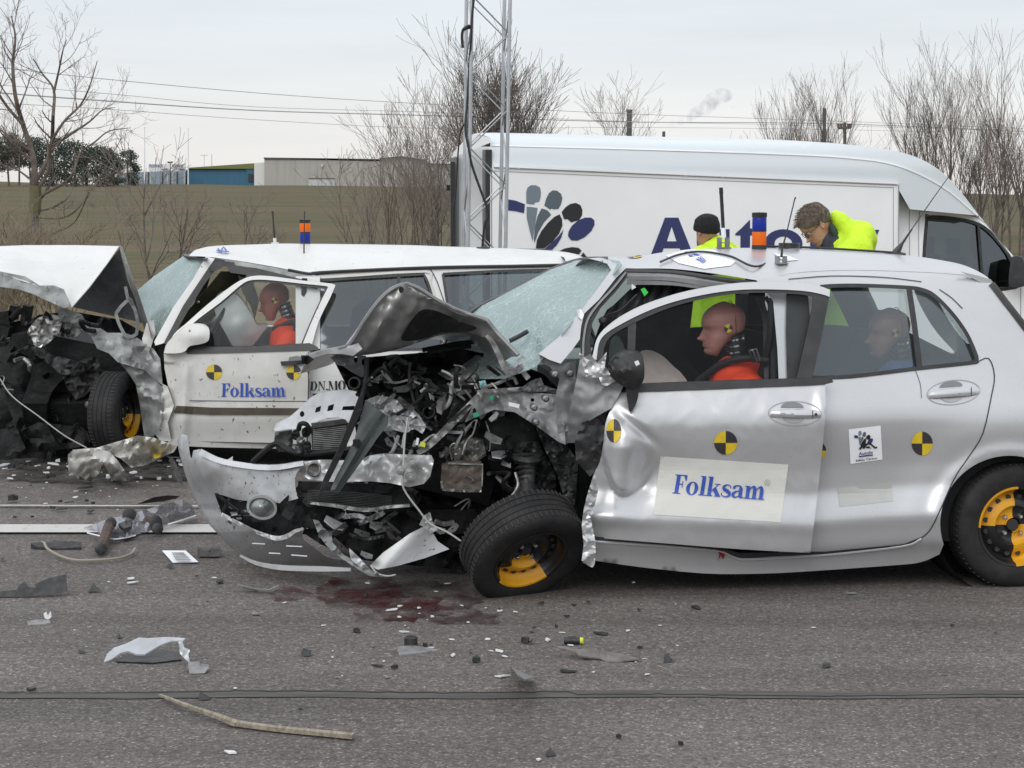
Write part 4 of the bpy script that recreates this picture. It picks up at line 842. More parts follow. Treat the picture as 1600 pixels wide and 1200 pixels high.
def hair_cap(b_, M_, zlo_front, zlo_back, grow_, k=1.0, amp=.006, seed=1, mi=0):
    Fq = []; Vq = []
    for i in range(nzz + 1):
        for j_ in range(na):
            a = 2 * math.pi * j_ / na; fr_ = .5 + .5 * math.cos(a); zlo = zlo_back + (zlo_front - zlo_back) * fr_ ** 1.2 + .02 * noise.noise(Vector((a * 3, seed, 0))); q = zlo + (1 - zlo) * i / nzz
            f = np.interp(q, zs, [h[1] for h in HS]); bk = np.interp(q, zs, [h[2] for h in HS]); w_ = np.interp(q, zs, [h[3] for h in HS]); c, s = math.cos(a), math.sin(a)
            g = grow_ * (.55 if i == 0 else 1) + amp * noise.noise(Vector((c * 9, s * 9, q * 5 + seed)))
            x = (f + bk) / 2 + ((f - bk) / 2 + g) * abs(c) ** .88 * (1 if c >= 0 else -1); y = (w_ + g) * abs(s) ** .92 * (1 if s >= 0 else -1); Vq.append(M_ @ (Vector((x, y, (q - .5) * .235 + g * (q > .8))) * k))
    for i in range(nzz):
        for j_ in range(na): Fq.append((i * na + j_, i * na + (j_ + 1) % na, (i + 1) * na + (j_ + 1) % na, (i + 1) * na + j_))
    b_.add(Vq, Fq, mi)
hair_cap(hr, hd, .74, .32, .008, 1, .008, 3)
for _ in range(700): # loose strands
    a = rngh.uniform(0, 6.283); q = rngh.uniform(.55, .98); f = np.interp(q, zs, [h[1] for h in HS]); bk = np.interp(q, zs, [h[2] for h in HS]); w_ = np.interp(q, zs, [h[3] for h in HS])
    if math.cos(a) > .3 and q < .76: continue
    p = Vector(((f + bk) / 2 + (f - bk) / 2 * math.cos(a), w_ * math.sin(a), (q - .5) * .235)); nrm = Vector((p.x, p.y, p.z * .8)).normalized(); d = (nrm * .3 + Vector((.75, rngh.gauss(0, .14), rngh.gauss(0, .14)))).normalized(); L_ = rngh.uniform(.012, .026)
    hr.tube([hd @ (p + nrm * .008), hd @ (p + nrm * .016 + d * L_ * .5), hd @ (p + nrm * .017 + d * L_)], [.0017, .0014, .0006], 3, cap=False)
hr.done('hair', HAIRB, pg)
gm = MB()
for sg in (-1, 1):
    cy = sg * .032; R_ = [Vector((.092, cy + .024 * math.cos(t_), -.003 + .017 * math.sin(t_))) for t_ in np.linspace(0, 2 * math.pi, 17)]; gm.tube([hd @ v for v in R_], .0022, 5); gm.tube([hd @ Vector((.092, sg * .056, .004)), hd @ Vector((.05, sg * .076, .006)), hd @ Vector((-.01, sg * .079, .002))], .0024, 5)
gm.tube([hd @ Vector((.093, -.008, 0)), hd @ Vector((.093, .008, 0))], .002, 5); gm.done('glasses', BLACKP, pg)
for sg in (-1, 1): eb = MB(); eb.ell(hd @ Vector((.072, sg * .032, -.003)), (.011, .011, .009), None, 10); eb.done('eye', mat('eye_white', (.6, .58, .55), .3) if 'eye_white' not in MATS else MATS['eye_white'], pg)
# --- the man in the black hat further back
Yq = 14.6; base = at(1120, 600, Yq); base.z = 0
pg = thing('person', base, 'man in black knitted hat and yellow hi-vis jacket, turned away behind the silver car', 'person')
def pq(x, y, dy=0.0): return at(x, y, Yq + dy)
hd = hmat(pq(1104, 361), 122, 8, 0); b = MB(); hip = pq(1128, 505); ch = pq(1124, 415)
for dx, dy in ((-10, -.1), (12, .1)):
    an = pq(1128 + dx, 650, dy); an.z = .09; capsule(b, [hip + Vector((dx * .008, dy, 0)), pq(1128 + dx, 590, dy), an], [.1, .068, .05]); b.box(an + Vector((-.05, 0, -.05)), (.27, .1, .08))
capsule(b, [hip, ch, pq(1115, 388), pq(1108, 372)], [.14, .17, .07, .055])
for dx, dy in ((-26, -.1), (24, .12)):
    wr = pq(1120 + dx * 1.25, 522, dy - .15); capsule(b, [pq(1122 + dx, 404, dy), pq(1122 + dx * 1.35, 465, dy), wr], [.07, .05, .032]); hand_mb(b, wr, Vector((-.2, -.3, -.9)), 1)
remesh(b.done('body', [DENIM], pg), .014, 3); head_mb(hd, 1.0).done('head', SKIN, pg)
j = MB(); capsule(j, [pq(1130, 512), pq(1128, 460), pq(1124, 410), pq(1119, 392)], [.21, .205, .19, .11]); j.ell(pq(1117, 383, .02), (.105, .105, .085), None, 18); j.ell(pq(1127, 388, .08), (.11, .1, .08), None, 16)
for dx, dy in ((-26, -.1), (24, .12)): capsule(j, [pq(1122 + dx * .9, 402, dy), pq(1122 + dx * 1.35, 465, dy), pq(1120 + dx * 1.25, 514, dy - .14)], [.10, .08, .06])
remesh(j.done('jacket', HIVIS, pg), .016, 5)
for y_ in (488, 506): rb = MB(); c_ = pq(1129, y_); rb.lathe(c_, (0, 0, 1), [(.232, -.025), (.236, -.02), (.236, .02), (.232, .025)], 32); rb.done('reflective_band', REFLECT, pg)
ht = MB(); hair_cap(ht, hd, .60, .36, .014, 1.0, .002, 8); ht.done('hat', WOOL, pg)
# ------------------------------------------------------------------ white estate car (wrecked)
VO = Side(at(400, 600, 12.9), 4, [(-.2, .10), (.2, .04), (.33, .0), (.46, .005), (.62, .0), (.78, .015), (.86, .05), (1.37, .24), (1.42, .30), (1.6, .5)])
VOW = 1.74
WHT = mat('estate_white', (.69, .69, .68), .42, coat=.15, c2=(.63, .63, .61), scale=3, c3=(.22, .20, .17), s3=34, lo3=.69, hi3=.73)
WHTD = mat('estate_white_dirty', (.66, .655, .63), .5, coat=.1, c2=(.52, .51, .475), scale=3.5, lo=.38, hi=.7, c3=(.12, .105, .085), s3=30, lo3=.645, hi3=.69, stretch=(1, 1, .7)); BRSTRIP = mat('rub_strip', (.055, .042, .03), .7, c2=(.09, .075, .05), scale=6)
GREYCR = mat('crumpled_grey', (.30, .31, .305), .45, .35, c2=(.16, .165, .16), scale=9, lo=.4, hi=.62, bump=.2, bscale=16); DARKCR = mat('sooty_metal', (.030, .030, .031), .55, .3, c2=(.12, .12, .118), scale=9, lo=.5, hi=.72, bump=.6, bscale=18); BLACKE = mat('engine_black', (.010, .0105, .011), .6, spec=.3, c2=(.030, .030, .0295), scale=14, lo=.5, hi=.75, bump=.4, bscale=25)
ALU = mat('scuffed_aluminium', (.42, .42, .41), .45, .7, c2=(.18, .175, .17), scale=22, lo=.4, hi=.65, bump=.2, bscale=30); YEL = mat('yellow_paint', (.75, .37, .012), .45, c2=(.66, .31, .01), scale=10); BLKPAINT = mat('black_paint', (.013, .013, .014), .35); TYEL = mat('target_yellow', (.72, .52, .02), .5, c2=(.62, .45, .03), scale=30); TBLK = mat('target_black', (.035, .032, .036), .5); TXTBLUE = mat('blue_lettering', (.035, .085, .42), .5); AIRBAG = mat('airbag_cloth', (.62, .66, .64), .9, c2=(.52, .56, .55), scale=5, bump=.3, bscale=9); AIRBAGB = mat('airbag_beige', (.50, .43, .39), .9, c2=(.42, .36, .33), scale=5, bump=.3, bscale=9); CRACKED = glass('crazed_windscreen', (.66, .74, .72), .06, (.55, .65, .635), .30, True, .12); OLIVD = mat('olive_lining', (.055, .052, .025), .9, c2=(.035, .034, .02), scale=10); NAVYSEAT = mat('navy_seat_cloth', (.018, .022, .034), .9, c2=(.03, .034, .05), scale=30)
cg = thing('crashed_estate_car', VO.loc(1.2, .87, 0), 'white estate car with smashed front and raised crumpled bonnet, behind the silver car', 'car')
vm = lambda x, y, l: VO.lat(x, y, l); vh = lambda x, y, o: VO.hit(x, y, -o); vd = lambda n_, polys, mats, off=.003, par=None, step=14: decal(n_, polys, VO.hit, mats, par or cg, step, off)
# roof: near drip edge, crown and far edge
edge = spline([(300, 400), (322, 401), (350, 404), (400, 412), (450, 421, 1), (482, 427), (500, 425), (600, 420), (700, 416.5), (800, 415), (905, 413), (925, 416)], 3); crown = spline([(286, 398), (304, 391), (322, 386), (350, 383.5), (400, 382), (450, 381), (600, 382.5), (700, 385.5), (800, 388.5), (870, 392.5), (900, 397), (922, 408)], 3)
E = [VO.inv(VO.hit(*p)) for p in edge]; Cn = [VO.inv(VO.lat(p[0], p[1], .87)) for p in crown]
us = np.linspace(max(E[0][0], Cn[0][0]) - .02, min(E[-1][0], Cn[-1][0]) + .02, 44); ze = np.interp(us, [e[0] for e in E], [e[2] for e in E]); le = np.interp(us, [e[0] for e in E], [e[1] for e in E]); zc = np.interp(us, [c[0] for c in Cn], [c[2] for c in Cn]); V = []; K = 14
for i, u in enumerate(us):
    for j in range(K + 1):
        t_ = j / K; l = le[i] + (VOW - 2 * le[i]) * t_; q = 1 - abs(2 * t_ - 1); zz_ = (ze[i] if t_ < .5 else zc[i] - .05); V.append(VO.loc(u, l, zz_ + (zc[i] - zz_) * math.sin(math.pi / 2 * q) ** .8 + .002 * noise.noise(Vector((u * 4, l * 5, 0)))))
mk('roof', V, [(i * (K + 1) + j, (i + 1) * (K + 1) + j, (i + 1) * (K + 1) + j + 1, i * (K + 1) + j + 1) for i in range(len(us) - 1) for j in range(K)], WHT, cg)
b = MB(); b.tube([VO.hit(x, y + 1, .012) for x, y in edge[12:]], .012, 6); b.done('drip_rail', SEAM, cg)
# windscreen and pillars
plate('windscreen', [(288, 399), (322, 404), (300, 438), (252, 515), (238, 531), (226, 505), (213, 455), (240, 432)], [(288, 399, 1.0), (322, 404, .36), (300, 438, .28), (238, 530, .2), (213, 453, 1.45), (250, 425, 1.25)], vm, CRACKED, cg, .005, 10, fn=lambda x, y: .02 * crum(x, y, 30, 4))
plate('screen_top_trim', [(286, 397), (300, 396), (325, 400), (324, 405), (300, 401), (288, 400)], [(286, 398, 1.0), (324, 402, .34), (300, 399, .8)], vm, BLACKP, cg, .01, 8)
plate('windscreen_pillar', [(322, 401), (336, 404), (322, 424), (286, 478), (256, 536), (243, 540), (241, 534), (270, 482), (302, 436)], 0, vh, WHT, cg, .05, 10)
plate('pillar_seal', [(336, 404), (352, 406), (338, 420), (318, 446), (290, 492), (272, 524), (262, 540), (256, 536), (286, 478), (322, 424)], -.02, vh, BLACKP, cg, .05, 8)
plate('roof_side_rail', [(336, 404), (352, 404.5), (400, 413), (452, 422), (486, 428), (500, 432), (500, 446), (470, 437), (420, 425), (380, 416), (350, 412)], -.01, vh, GREYCR, cg, .04, 8, crumple=.012, cscale=26)
plate('roof_seal', [(330, 412), (350, 408), (366, 410), (367, 417), (350, 416), (336, 424), (328, 424)], -.03, vh, BLACKP, cg, .03, 6); plate('roof_seal', [(352, 414), (400, 419), (470, 436), (500, 446), (495, 452), (430, 436), (360, 426)], -.05, vh, BLACKP, cg, .03, 8)
plate('centre_pillar', [(462, 432), (500, 432), (500, 545), (462, 545)], -.045, vh, WHT, cg, .05, 12)
# rear body side: door, pillars, quarter, with window openings
side_o = [(480, 432), (500, 429.5), (600, 424), (668, 420.5), (760, 417.5), (860, 415.5), (905, 414.5), (935, 440), (955, 500), (975, 560), (1000, 575), (1010, 640), (1005, 700), (470, 697), (482, 600), (484, 540)]
w1 = spline([(490, 439, 1), (560, 434), (662, 428, 1), (672, 452), (688, 520), (692, 545, 1), (490, 548, 1)], 3, True); w2 = spline([(692, 428, 1), (780, 423.5), (880, 421, 1), (905, 470), (935, 540, 1), (712, 545, 1), (700, 480)], 3, True)
plate('rear_side', side_o, 0, lambda x, y, o: VO.hit(x, y), WHT, cg, .03, 7, holes=[w1, w2])
vd('window_seal', [(strip(w1 + [w1[0]], 4, 1), (), 0), (strip(w2 + [w2[0]], 4, 1), (), 0), (strip([(672, 420), (683, 440), (700, 490)], 1.5, 2), (), 0)], [BLACKP], .006, None, 5); EGL = glass('estate_side_glass', (.34, .39, .40), .09)
plate('rear_door_window', w1, .018, vh, EGL, cg, .004, 6); plate('rear_quarter_window', w2, .018, vh, EGL, cg, .004, 6); vd('window_divider', [(strip([(623, 430), (626, 546)], 5, 1), (), 0)], [BLACKP], .006)
vd('window_frame', [(strip([(484, 434.5), (560, 430), (666, 424), (672, 440), (694, 510)], 3.4, 2), (), 0)], [WHTD], .012)
b = MB(); u0, u1 = VO.inv(VO.hit(480, 600))[0], VO.inv(VO.hit(1000, 600))[0]; b.add([VO.loc(u0, .2, .25), VO.loc(u1, .2, .25), VO.loc(u1, 1.6, .25), VO.loc(u0, 1.6, .25)], [(0, 1, 2, 3)]); b.add([VO.loc(u1 - .1, .1, .25), VO.loc(u1 - .1, 1.65, .25), VO.loc(u1 - .5, 1.5, 1.4), VO.loc(u1 - .5, .25, 1.4)], [(0, 1, 2, 3)]); b.done('boot_lining', DARKIN, cg)
for uu in (.72, 1.7): b = MB(); b.box(VO.loc(uu, .87, .72), (.14, 1.3, .66), Matrix.Rotation(math.radians(8), 3, 'Y')); b.done('rear_seat', NAVYSEAT, cg)
# far side shell: lower body, pillars and window frame
def farp(u, z): return VO.loc(u, VOW - VO.B(z), z)
uA = VO.inv(VO.hit(250, 560))[0]
V = []; zz = [.2, .33, .62, .78, .84]; ul = np.linspace(uA, u1, 12)
for u in ul: V += [farp(u, z) for z in zz]
mk('far_side', V, [(i * 5 + j, i * 5 + j + 1, (i + 1) * 5 + j + 1, (i + 1) * 5 + j) for i in range(11) for j in range(4)], [WHT], cg, solid=.03)
for ub, ut, nm in ((uA + .05, -.40, 'far_windscreen_pillar'), (.40, .36, 'far_centre_pillar'), (1.25, 1.18, 'far_rear_pillar'), (u1 - .1, u1 - .5, 'far_tail_pillar')):
    b = MB(); b.tube([farp(ub, .82), farp((ub + ut) / 2, 1.12) + VO.n * -.01, farp(ut, 1.40)], .035, 6); b.done(nm, BLACKP, cg)
b = MB(); b.tube([farp(-.42, 1.395), farp(.4, 1.40), farp(u1 - .5, 1.39)], .035, 6); b.done('far_roof_rail', BLACKP, cg)
b = MB(); b.box(VO.loc(uA + .16, .9, .74), (.32, 1.5, .26)); b.box(VO.loc(uA + .35, 1.25, .80), (.3, .6, .2)); b.done('dashboard', DARKIN, cg)
b = MB(); b.add([VO.loc(uA, .1, .22), VO.loc(.6, .1, .22), VO.loc(.6, 1.65, .22), VO.loc(uA, 1.65, .22)], [(0, 1, 2, 3)]); b.done('floor', DARKIN, cg)
plate('far_trim_panel', [(345, 424), (388, 424), (380, 440), (340, 490), (290, 545), (240, 550), (262, 520), (300, 478)], 1.30, vm, OLIVD, cg, .02, 12, crumple=.03, cscale=50); b = MB(); b.lathe(vm(310, 472, 1.27), -VO.n, [(.012, 0), (.012, .01), (0, .012)], 10); b.done('trim_bolt', CHROME, cg)
# front seat of the dummy
b = MB(); b.box(VO.loc(.33, .47, .92), (.14, .46, .72), Matrix.Rotation(math.radians(10), 3, 'Y')); b.box(VO.loc(.07, .47, .45), (.5, .48, .16)); b.done('driver_seat', NAVYSEAT, cg); b = MB(); b.box(VO.loc(.41, .47, 1.24), (.09, .27, .17), Matrix.Rotation(math.radians(10), 3, 'Y')); b.done('head_restraint', NAVYSEAT, cg)
b = MB(); b.box(VO.loc(.33, 1.25, .92), (.14, .46, .72), Matrix.Rotation(math.radians(10), 3, 'Y')); b.done('passenger_seat', NAVYSEAT, cg)
wire('seat_belt', [(476, 435, .12), (474, 470, .13), (472, 520, .14), (470, 560, .2)], .02, WEB, cg, vm)
# front door: window frame standing proud, belt strip, skin with folds
fo = spline([(258, 548, 1), (272, 522), (290, 506), (325, 475), (360, 448), (380, 436), (398, 431), (425, 432), (470, 438), (516, 443), (524, 446, 1), (516, 465), (498, 502), (487, 540, 1)], 3, False)
fi = spline([(276, 540, 1), (292, 516), (309, 499), (345, 472), (372, 449), (385, 440), (400, 437), (425, 438), (470, 443), (509, 447), (512, 450, 1), (500, 474), (484, 510), (472, 540, 1)], 3, False)
doorout = lambda x, y, o: VO.hit(x, y, .02 + .10 * max(0, (x - 260) / 260) - o)
plate('door_frame', fo + fi[::-1], 0, doorout, WHT, cg, .03, 7)
plate('door_frame_seal', fi + [(p[0] + (-4 if i > 24 else 0), p[1] + 4) for i, p in enumerate(fi)][::-1], -.012 * -1, doorout, BLACKP, cg, .02, 7)
plate('door_window', [(p[0], p[1]) for p in fi], .015, doorout, SIDEGLASS, cg, 0, 20)
fold = lambda x, y: (.035 * math.exp(-((x - 289 + (y - 600) * .06) / 9) ** 2) - .05 * max(0, (289 - x) / 35)) * (1 if y > 566 else .3) + .006 * crum(x, y, 24, 2) * max(0, min(1, (330 - x) / 60))
plate('front_door', [(256, 553), (290, 550), (400, 549), (484, 544), (483, 600), (481, 640), (478, 694), (430, 692), (330, 690), (268, 688), (262, 660), (272, 634), (262, 600), (257, 575)], 0, lambda x, y, o: VO.hit(x, y, .02 + .08 * max(0, (x - 290) / 200) + fold(x, y)), WHTD, cg, .02, 4.5)
dd = lambda x, y, o: VO.hit(x, y, .02 + .08 * max(0, (x - 290) / 200) + fold(x, y) + o)
plate('belt_strip', [(290, 544), (300, 542), (400, 541), (484, 536), (497, 543), (497, 547), (400, 550), (292, 553)], 0, lambda x, y, o: dd(x, y, .012), BLACKP, cg, .02, 8)
decal('rub_strip', [([(276, 634), (330, 637), (479, 638), (479, 648), (330, 648), (271, 645)], (), 0)], dd, [BRSTRIP], cg, 12, .014, .012)
decal('door_crease', [(strip([(296, 626), (400, 627), (480, 627)], 1.1, 1), (), 0), (strip([(482, 550), (482, 600), (480, 690)], 1.6, 2), (), 0)], dd, [SEAM], cg, 14, .003)
decal('target_marker', marker(334.5, 581.5, 12.6, 12), dd, [TYEL, TBLK], cg, 10, .004); decal('target_marker', marker(459, 582, 11.6, 11.6), dd, [TYEL, TBLK], cg, 10, .004)
decal('lettering', words('Folksam', [(346, 599), (446, 599), (447, 620), (345, 620)]), dd, [TXTBLUE], cg, 20, .005)
vd('number_plate_sticker', [([(484, 592), (545, 583), (556, 600), (556, 614), (486, 615)], (), 0)], [WHT], .004); vd('plate_lettering', words('DN.MOT', [(485, 596.5), (552, 594), (553, 610), (484, 610)]), [BLKV], .0055)
vd('plate_lettering', [(rc(489, 497, 615, 620), (), 0), (rc(503, 508, 615, 619), (), 0)], [BLKV], .0055)
plate('door_handle', [(438, 565), (472, 563), (476, 561), (490, 560), (490, 566), (474, 569), (440, 572)], 0, lambda x, y, o: VO.hit(x, y, .12), BLACKP, cg, .02, 6); vd('handle_recess', [([(450, 565), (452, 558), (464, 556), (474, 558), (475, 564)], (), 0)], [GREYTRIM], .108)
sill = [(262, 686), (330, 691), (480, 695), (700, 697), (1000, 700), (1000, 708), (480, 702), (330, 699), (264, 696)]; plate('sill', sill, -.03, vh, WHTD, cg, .05, 16); b = MB(); b.box(VO.loc(.75, .87, .16), (3.6, 1.4, .08), Matrix.Rotation(math.radians(4), 3, 'Z')); b.done('underbody', BLACKE, cg)
# mirror
plate('door_mirror', spline([(256, 552, 1), (262, 536), (288, 512), (302, 507), (318, 507.5), (326, 513), (327.5, 522), (325, 533), (312, 538), (296, 541), (289, 549), (276, 552)], 3, True), 0, lambda x, y, o: VO.hit(x, y, .10 + .07 * math.exp(-((x - 308) / 24) ** 2 - ((y - 523) / 16) ** 2)), WHTD, cg, .10, 5)
# roof gear
vr = lambda x, y, l: VO.lat(x, y, l)
b = MB(); p = vr(430, 381, .9); b.tube([p, vr(429, 372, .9)], .012, 10); b.tube([vr(429, 372, .9), vr(427, 345, .9), vr(426, 330, .9)], [.007, .006, .008], 8, 1); b.box(p, (.05, .05, .02)); b.done('aerial', [WHT, BLACKP], cg)
def beacon(par, C, r, h, lens):
    b = MB(); b.lathe(C, (0, 0, 1), [(r * .98, 0), (r * .98, h * .12), (r * .9, h * .13)], 24); o = b.done('beacon', BLACKP, par); b = MB(); b.lathe(C + Vector((0, 0, h * .86)), (0, 0, 1), [(0, 0), (r * .95, 0), (r, .003), (r, h * .13), (0, h * .145)], 24); b.done('cap', BLACKP, o); b = MB(); b.lathe(C + Vector((0, 0, h * .485)), (0, 0, 1), [(r * .94, 0), (r * .97, .001), (r * .97, h * .03), (r * .94, h * .032)], 24); b.done('ring', BLACKP, o); pass
    for k, m in enumerate(lens):
        b = MB(); z0 = h * (.12 + .375 * k); P = [(r * .92, z0)]
        P += [(r * .95, z0 + h * .03), (r * .95, z0 + h * .34)]
        P += [(r * .9, z0 + h * .37), (0, z0 + h * .372)]; b.lathe(C, (0, 0, 1), P, 24); b.done('lens', m, o)
    return o
AMB = mat('amber_lens', (.72, .13, .004), .35, spec=.3); BLUL = mat('blue_lens', (.006, .022, .25), .35, spec=.3)
beacon(cg, vr(477, 383, .95), .040, .185, [BLUL, AMB])
b = MB(); q = vr(475, 405, .5); b.box(q + Vector((0, 0, .0)), (.055, .055, .05)); b.tube([q, vr(475, 383, .5), vr(475.5, 345, .5), vr(476, 330, .5)], [.006, .005, .004, .004], 6, 1); b.done('aerial', [GREYTRIM, BLACKP], cg); wire('aerial_lead', [(482, 411, .48), (490, 412, .42), (498, 419, .33), (504, 424, .28)], .006, BLACKP, cg, vr)
bl = VO
vroof = lambda x, y, o: VO.lat(x, y, .75 - o) 
for poly in ([(338, 389), (346, 385), (354, 388), (350, 392), (358, 394)], ): decal('roof_lettering', [(strip([(340, 388), (345, 392), (349, 386), (354, 392)], 2.2, 2), (), 0), (strip([(338, 391), (348, 393.5), (358, 393)], 1.6, 1), (), 0)], lambda x, y, o: VO.lat(x, y, .52 - .011 * (y - 389) * 2 - o), [TXTBLUE], cg, 20, .03)
b = MB(); b.tube([vr(755, 386, .8), vr(755, 388, .8)], .05, 12); b.done('roof_mount', BLACKP, cg)
# --- crushed front: bonnet tent
plate('bonnet', [(-60, 392), (-10, 385), (40, 383), (120, 383), (186, 384.5), (170, 408), (140, 448), (112, 480), (100, 470), (88, 455), (60, 446), (28, 436), (0, 424), (-60, 420)], [(-60, 392, 1.5), (186, 384.5, 1.35), (60, 383, 1.5), (112, 479, .18), (0, 424, .45), (60, 444, .3), (170, 410, .9), (50, 415, .85)], vm, WHT, cg, .006, 7, fn=lambda x, y: .05 * crum(x, y, 28, 6) * max(0, min(1, ((y - 383) - (x - 10) * .42) / 35)))
plate('bonnet_front_edge', [(-60, 420), (0, 424), (20, 428), (40, 432), (62, 446), (85, 446), (100, 452), (112, 479), (100, 481), (88, 476), (70, 468), (48, 458), (28, 452), (0, 448), (-60, 450)], [(-60, 430, .4), (0, 425, .42), (30, 450, .3), (112, 478, .16), (60, 455, .26)], vm, GREYCR, cg, .006, 5, crumple=.05, cscale=14, seed=9)
plate('bonnet_underside', [(187, 388), (196, 430), (212, 470), (226, 506), (205, 500), (150, 488), (114, 480), (140, 450), (170, 410)], [(187, 388, 1.2), (114, 480, .5), (226, 506, .6), (170, 470, 1.0)], vm, BLACKE, cg, .006, 8, crumple=.03, cscale=30)
plate('bonnet_rear_edge', [(186, 383), (191, 386), (204, 424), (219, 466), (234, 512), (240, 530), (229, 526), (215, 480), (200, 436)], [(186, 384, .30), (235, 520, .10), (210, 450, .2)], vm, GREYCR, cg, .03, 6, crumple=.008, cscale=20)
for pts in ([(181, 490), (190, 478), (203, 468), (207, 478)], [(203, 470), (211, 485), (215, 505), (213, 523)], [(181, 490), (186, 506), (196, 524), (206, 526), (213, 522)], [(196, 448), (200, 466), (207, 472)]): plate('bonnet_hinge', strip(pts, 5, 4), .12, vm, GREYCR, cg, .02, 4)
plate('scuttle_panel', [(229, 505), (240, 500), (243, 520), (235, 545), (228, 560), (222, 530)], .12, vm, WHTD, cg, .02, 5, crumple=.03, cscale=14)
# fender remains and inner panels
plate('front_wing', [(140, 508), (155, 512), (168, 520), (195, 520), (215, 528), (240, 545), (250, 560), (253, 585), (254, 602), (240, 592), (225, 578), (205, 572), (184, 566), (170, 552), (152, 545), (142, 525)], [(140, 510, .35), (254, 600, .02), (200, 525, .18), (190, 565, .02)], vm, GREYCR, cg, .006, 5, crumple=.07, cscale=17, seed=3)
plate('front_wing_lower', [(186, 565), (205, 572), (226, 580), (254, 604), (256, 640), (250, 665), (240, 682), (226, 684), (222, 660), (218, 630), (212, 600), (200, 582)], [(186, 566, .1), (254, 605, .0), (240, 680, .0), (220, 630, .1)], vm, GREYCR, cg, .006, 5, crumple=.06, cscale=22, seed=5)
plate('torn_sill_end', [(254, 600), (262, 604), (272, 634), (262, 660), (268, 690), (250, 688), (240, 676), (250, 650)], -.02, vh, WHTD, cg, .02, 5, crumple=.03, cscale=14, seed=6)
plate('inner_wing', [(88, 478), (110, 484), (128, 492), (140, 512), (148, 530), (136, 520), (120, 512), (104, 505), (92, 500)], .35, vm, GREYCR, cg, .01, 5, crumple=.04, cscale=13)
plate('headlamp_wreck', [(46, 512), (58, 498), (75, 490), (92, 494), (97, 505), (92, 520), (78, 534), (66, 543), (52, 538), (49, 528), (42, 520)], .25, vm, ALU, cg, .02, 4, crumple=.08, cscale=10, seed=8); plate('headlamp_glass', [(50, 527), (58, 525), (68, 536), (64, 543), (54, 541)], .22, vm, CHROME, cg, .004, 4, crumple=.02, cscale=6)
plate('strut_tower', [(104, 504), (118, 500), (128, 508), (126, 520), (116, 528), (108, 522)], .4, vm, ALU, cg, .03, 5, crumple=.04, cscale=10)
plate('crushed_rail', [(40, 545), (60, 540), (84, 556), (105, 560), (122, 566), (118, 580), (105, 586), (94, 584), (80, 572), (64, 560)], .3, vm, DARKCR, cg, .02, 5, crumple=.08, cscale=11, seed=12); plate('crushed_rail', [(96, 585), (120, 566), (150, 556), (158, 575), (150, 600), (132, 620), (118, 625), (104, 605)], .32, vm, DARKCR, cg, .02, 5, crumple=.08, cscale=14, seed=13)
plate('engine_bay_backing', [(-60, 506), (40, 506), (60, 492), (110, 486), (190, 500), (225, 520), (240, 560), (240, 700), (160, 712), (-60, 722)], [(-60, 470, 1.4), (240, 600, 1.0), (100, 720, .7), (100, 500, 1.3)], vm, BLACKE, cg, .02, 14, crumple=.10, cscale=40, seed=14)  # added black backing sheet, keeps gaps in the crushed front dark
rj = random.Random(77)
for i in range(46): # twisted bits of the engine and front frame
    x = rj.uniform(-40, 170); y = rj.uniform(486, 706); 
    if y < 520 and x < 46: y += 40
    a = rj.uniform(0, 3.14); L_ = rj.uniform(9, 32); w_ = rj.uniform(4, 13); pts = [(x, y), (x + L_ * .5 * math.cos(a) + rj.uniform(-5, 5), y + L_ * .5 * math.sin(a) + rj.uniform(-5, 5)), (x + L_ * math.cos(a), y + L_ * math.sin(a))]
    l = .15 + rj.random() * .8; plate(rj.choice(['torn_bracket', 'engine_part', 'bent_plate']), strip(pts, [w_, w_ * .6, w_ * .9], 3), [(x, y, l), (pts[2][0], pts[2][1], l + rj.uniform(-.15, .15))], vm, rj.choice([BLACKE, BLACKE, DARKCR, BLACKE, ALU] if y < 560 else [BLACKE, BLACKE, BLACKE, DARKCR]), cg, rj.uniform(.01, .06), 5, crumple=.05, cscale=11, seed=i)
for i in range(16):
    x = rj.uniform(-20, 150); y = rj.uniform(495, 680); l = rj.uniform(.12, .6); pts = [(x, y, l)]
    for k in range(4): x += rj.uniform(-16, 20); y += rj.uniform(-14, 18); pts.append((x, y, l + rj.uniform(-.1, .1)))
    wire('hose' if i % 3 == 0 else 'loose_wire', pts, .016 if i % 3 == 0 else .005, BLACKE if i % 4 else ALU, cg, vm)
b = MB(); b.box(VO.loc(-1.15, .85, .50), (.75, .9, .62), Matrix.Rotation(.2, 3, 'Y')); b.box(VO.loc(-1.3, .6, .35), (.6, .5, .4), Matrix.Rotation(.5, 3, 'X')); b.done('engine', BLACKE, cg)
b = MB(); b.box(VO.loc(uA - .02, .87, .52), (.06, 1.5, .68)); b.box(VO.loc(-1.35, 1.35, .42), (1.1, .2, .5), Matrix.Rotation(.1, 3, 'Y')); b.done('bulkhead', BLACKE, cg)
b = MB()
for (x, y, l, w_, h_) in ((10, 500, .8, .07, .13), (22, 488, .85, .05, .10), (42, 490, .8, .05, .12), (0, 520, .7, .14, .12), (30, 510, .9, .2, .08)): b.box(vm(x, y, l), (w_, .12, h_), Matrix.Rotation(rj.uniform(-.3, .3), 3, 'Y'))
b.done('radiator_mounts', BLACKE, cg, smooth=False)
b = MB(); b.tube(spline3([vm(18, 498, .75), vm(30, 486, .75), vm(40, 492, .75), vm(38, 508, .75)], 4), .025, 8); b.done('hose', BLACKE, cg)
wire('towing_line', [(-20, 560, .05), (0, 592, .05), (20, 620, .04), (60, 650, .02), (100, 680, 0), (136, 700, -.02)], .0045, mat('pale_cord', (.45, .44, .42), .8), cg, vm)
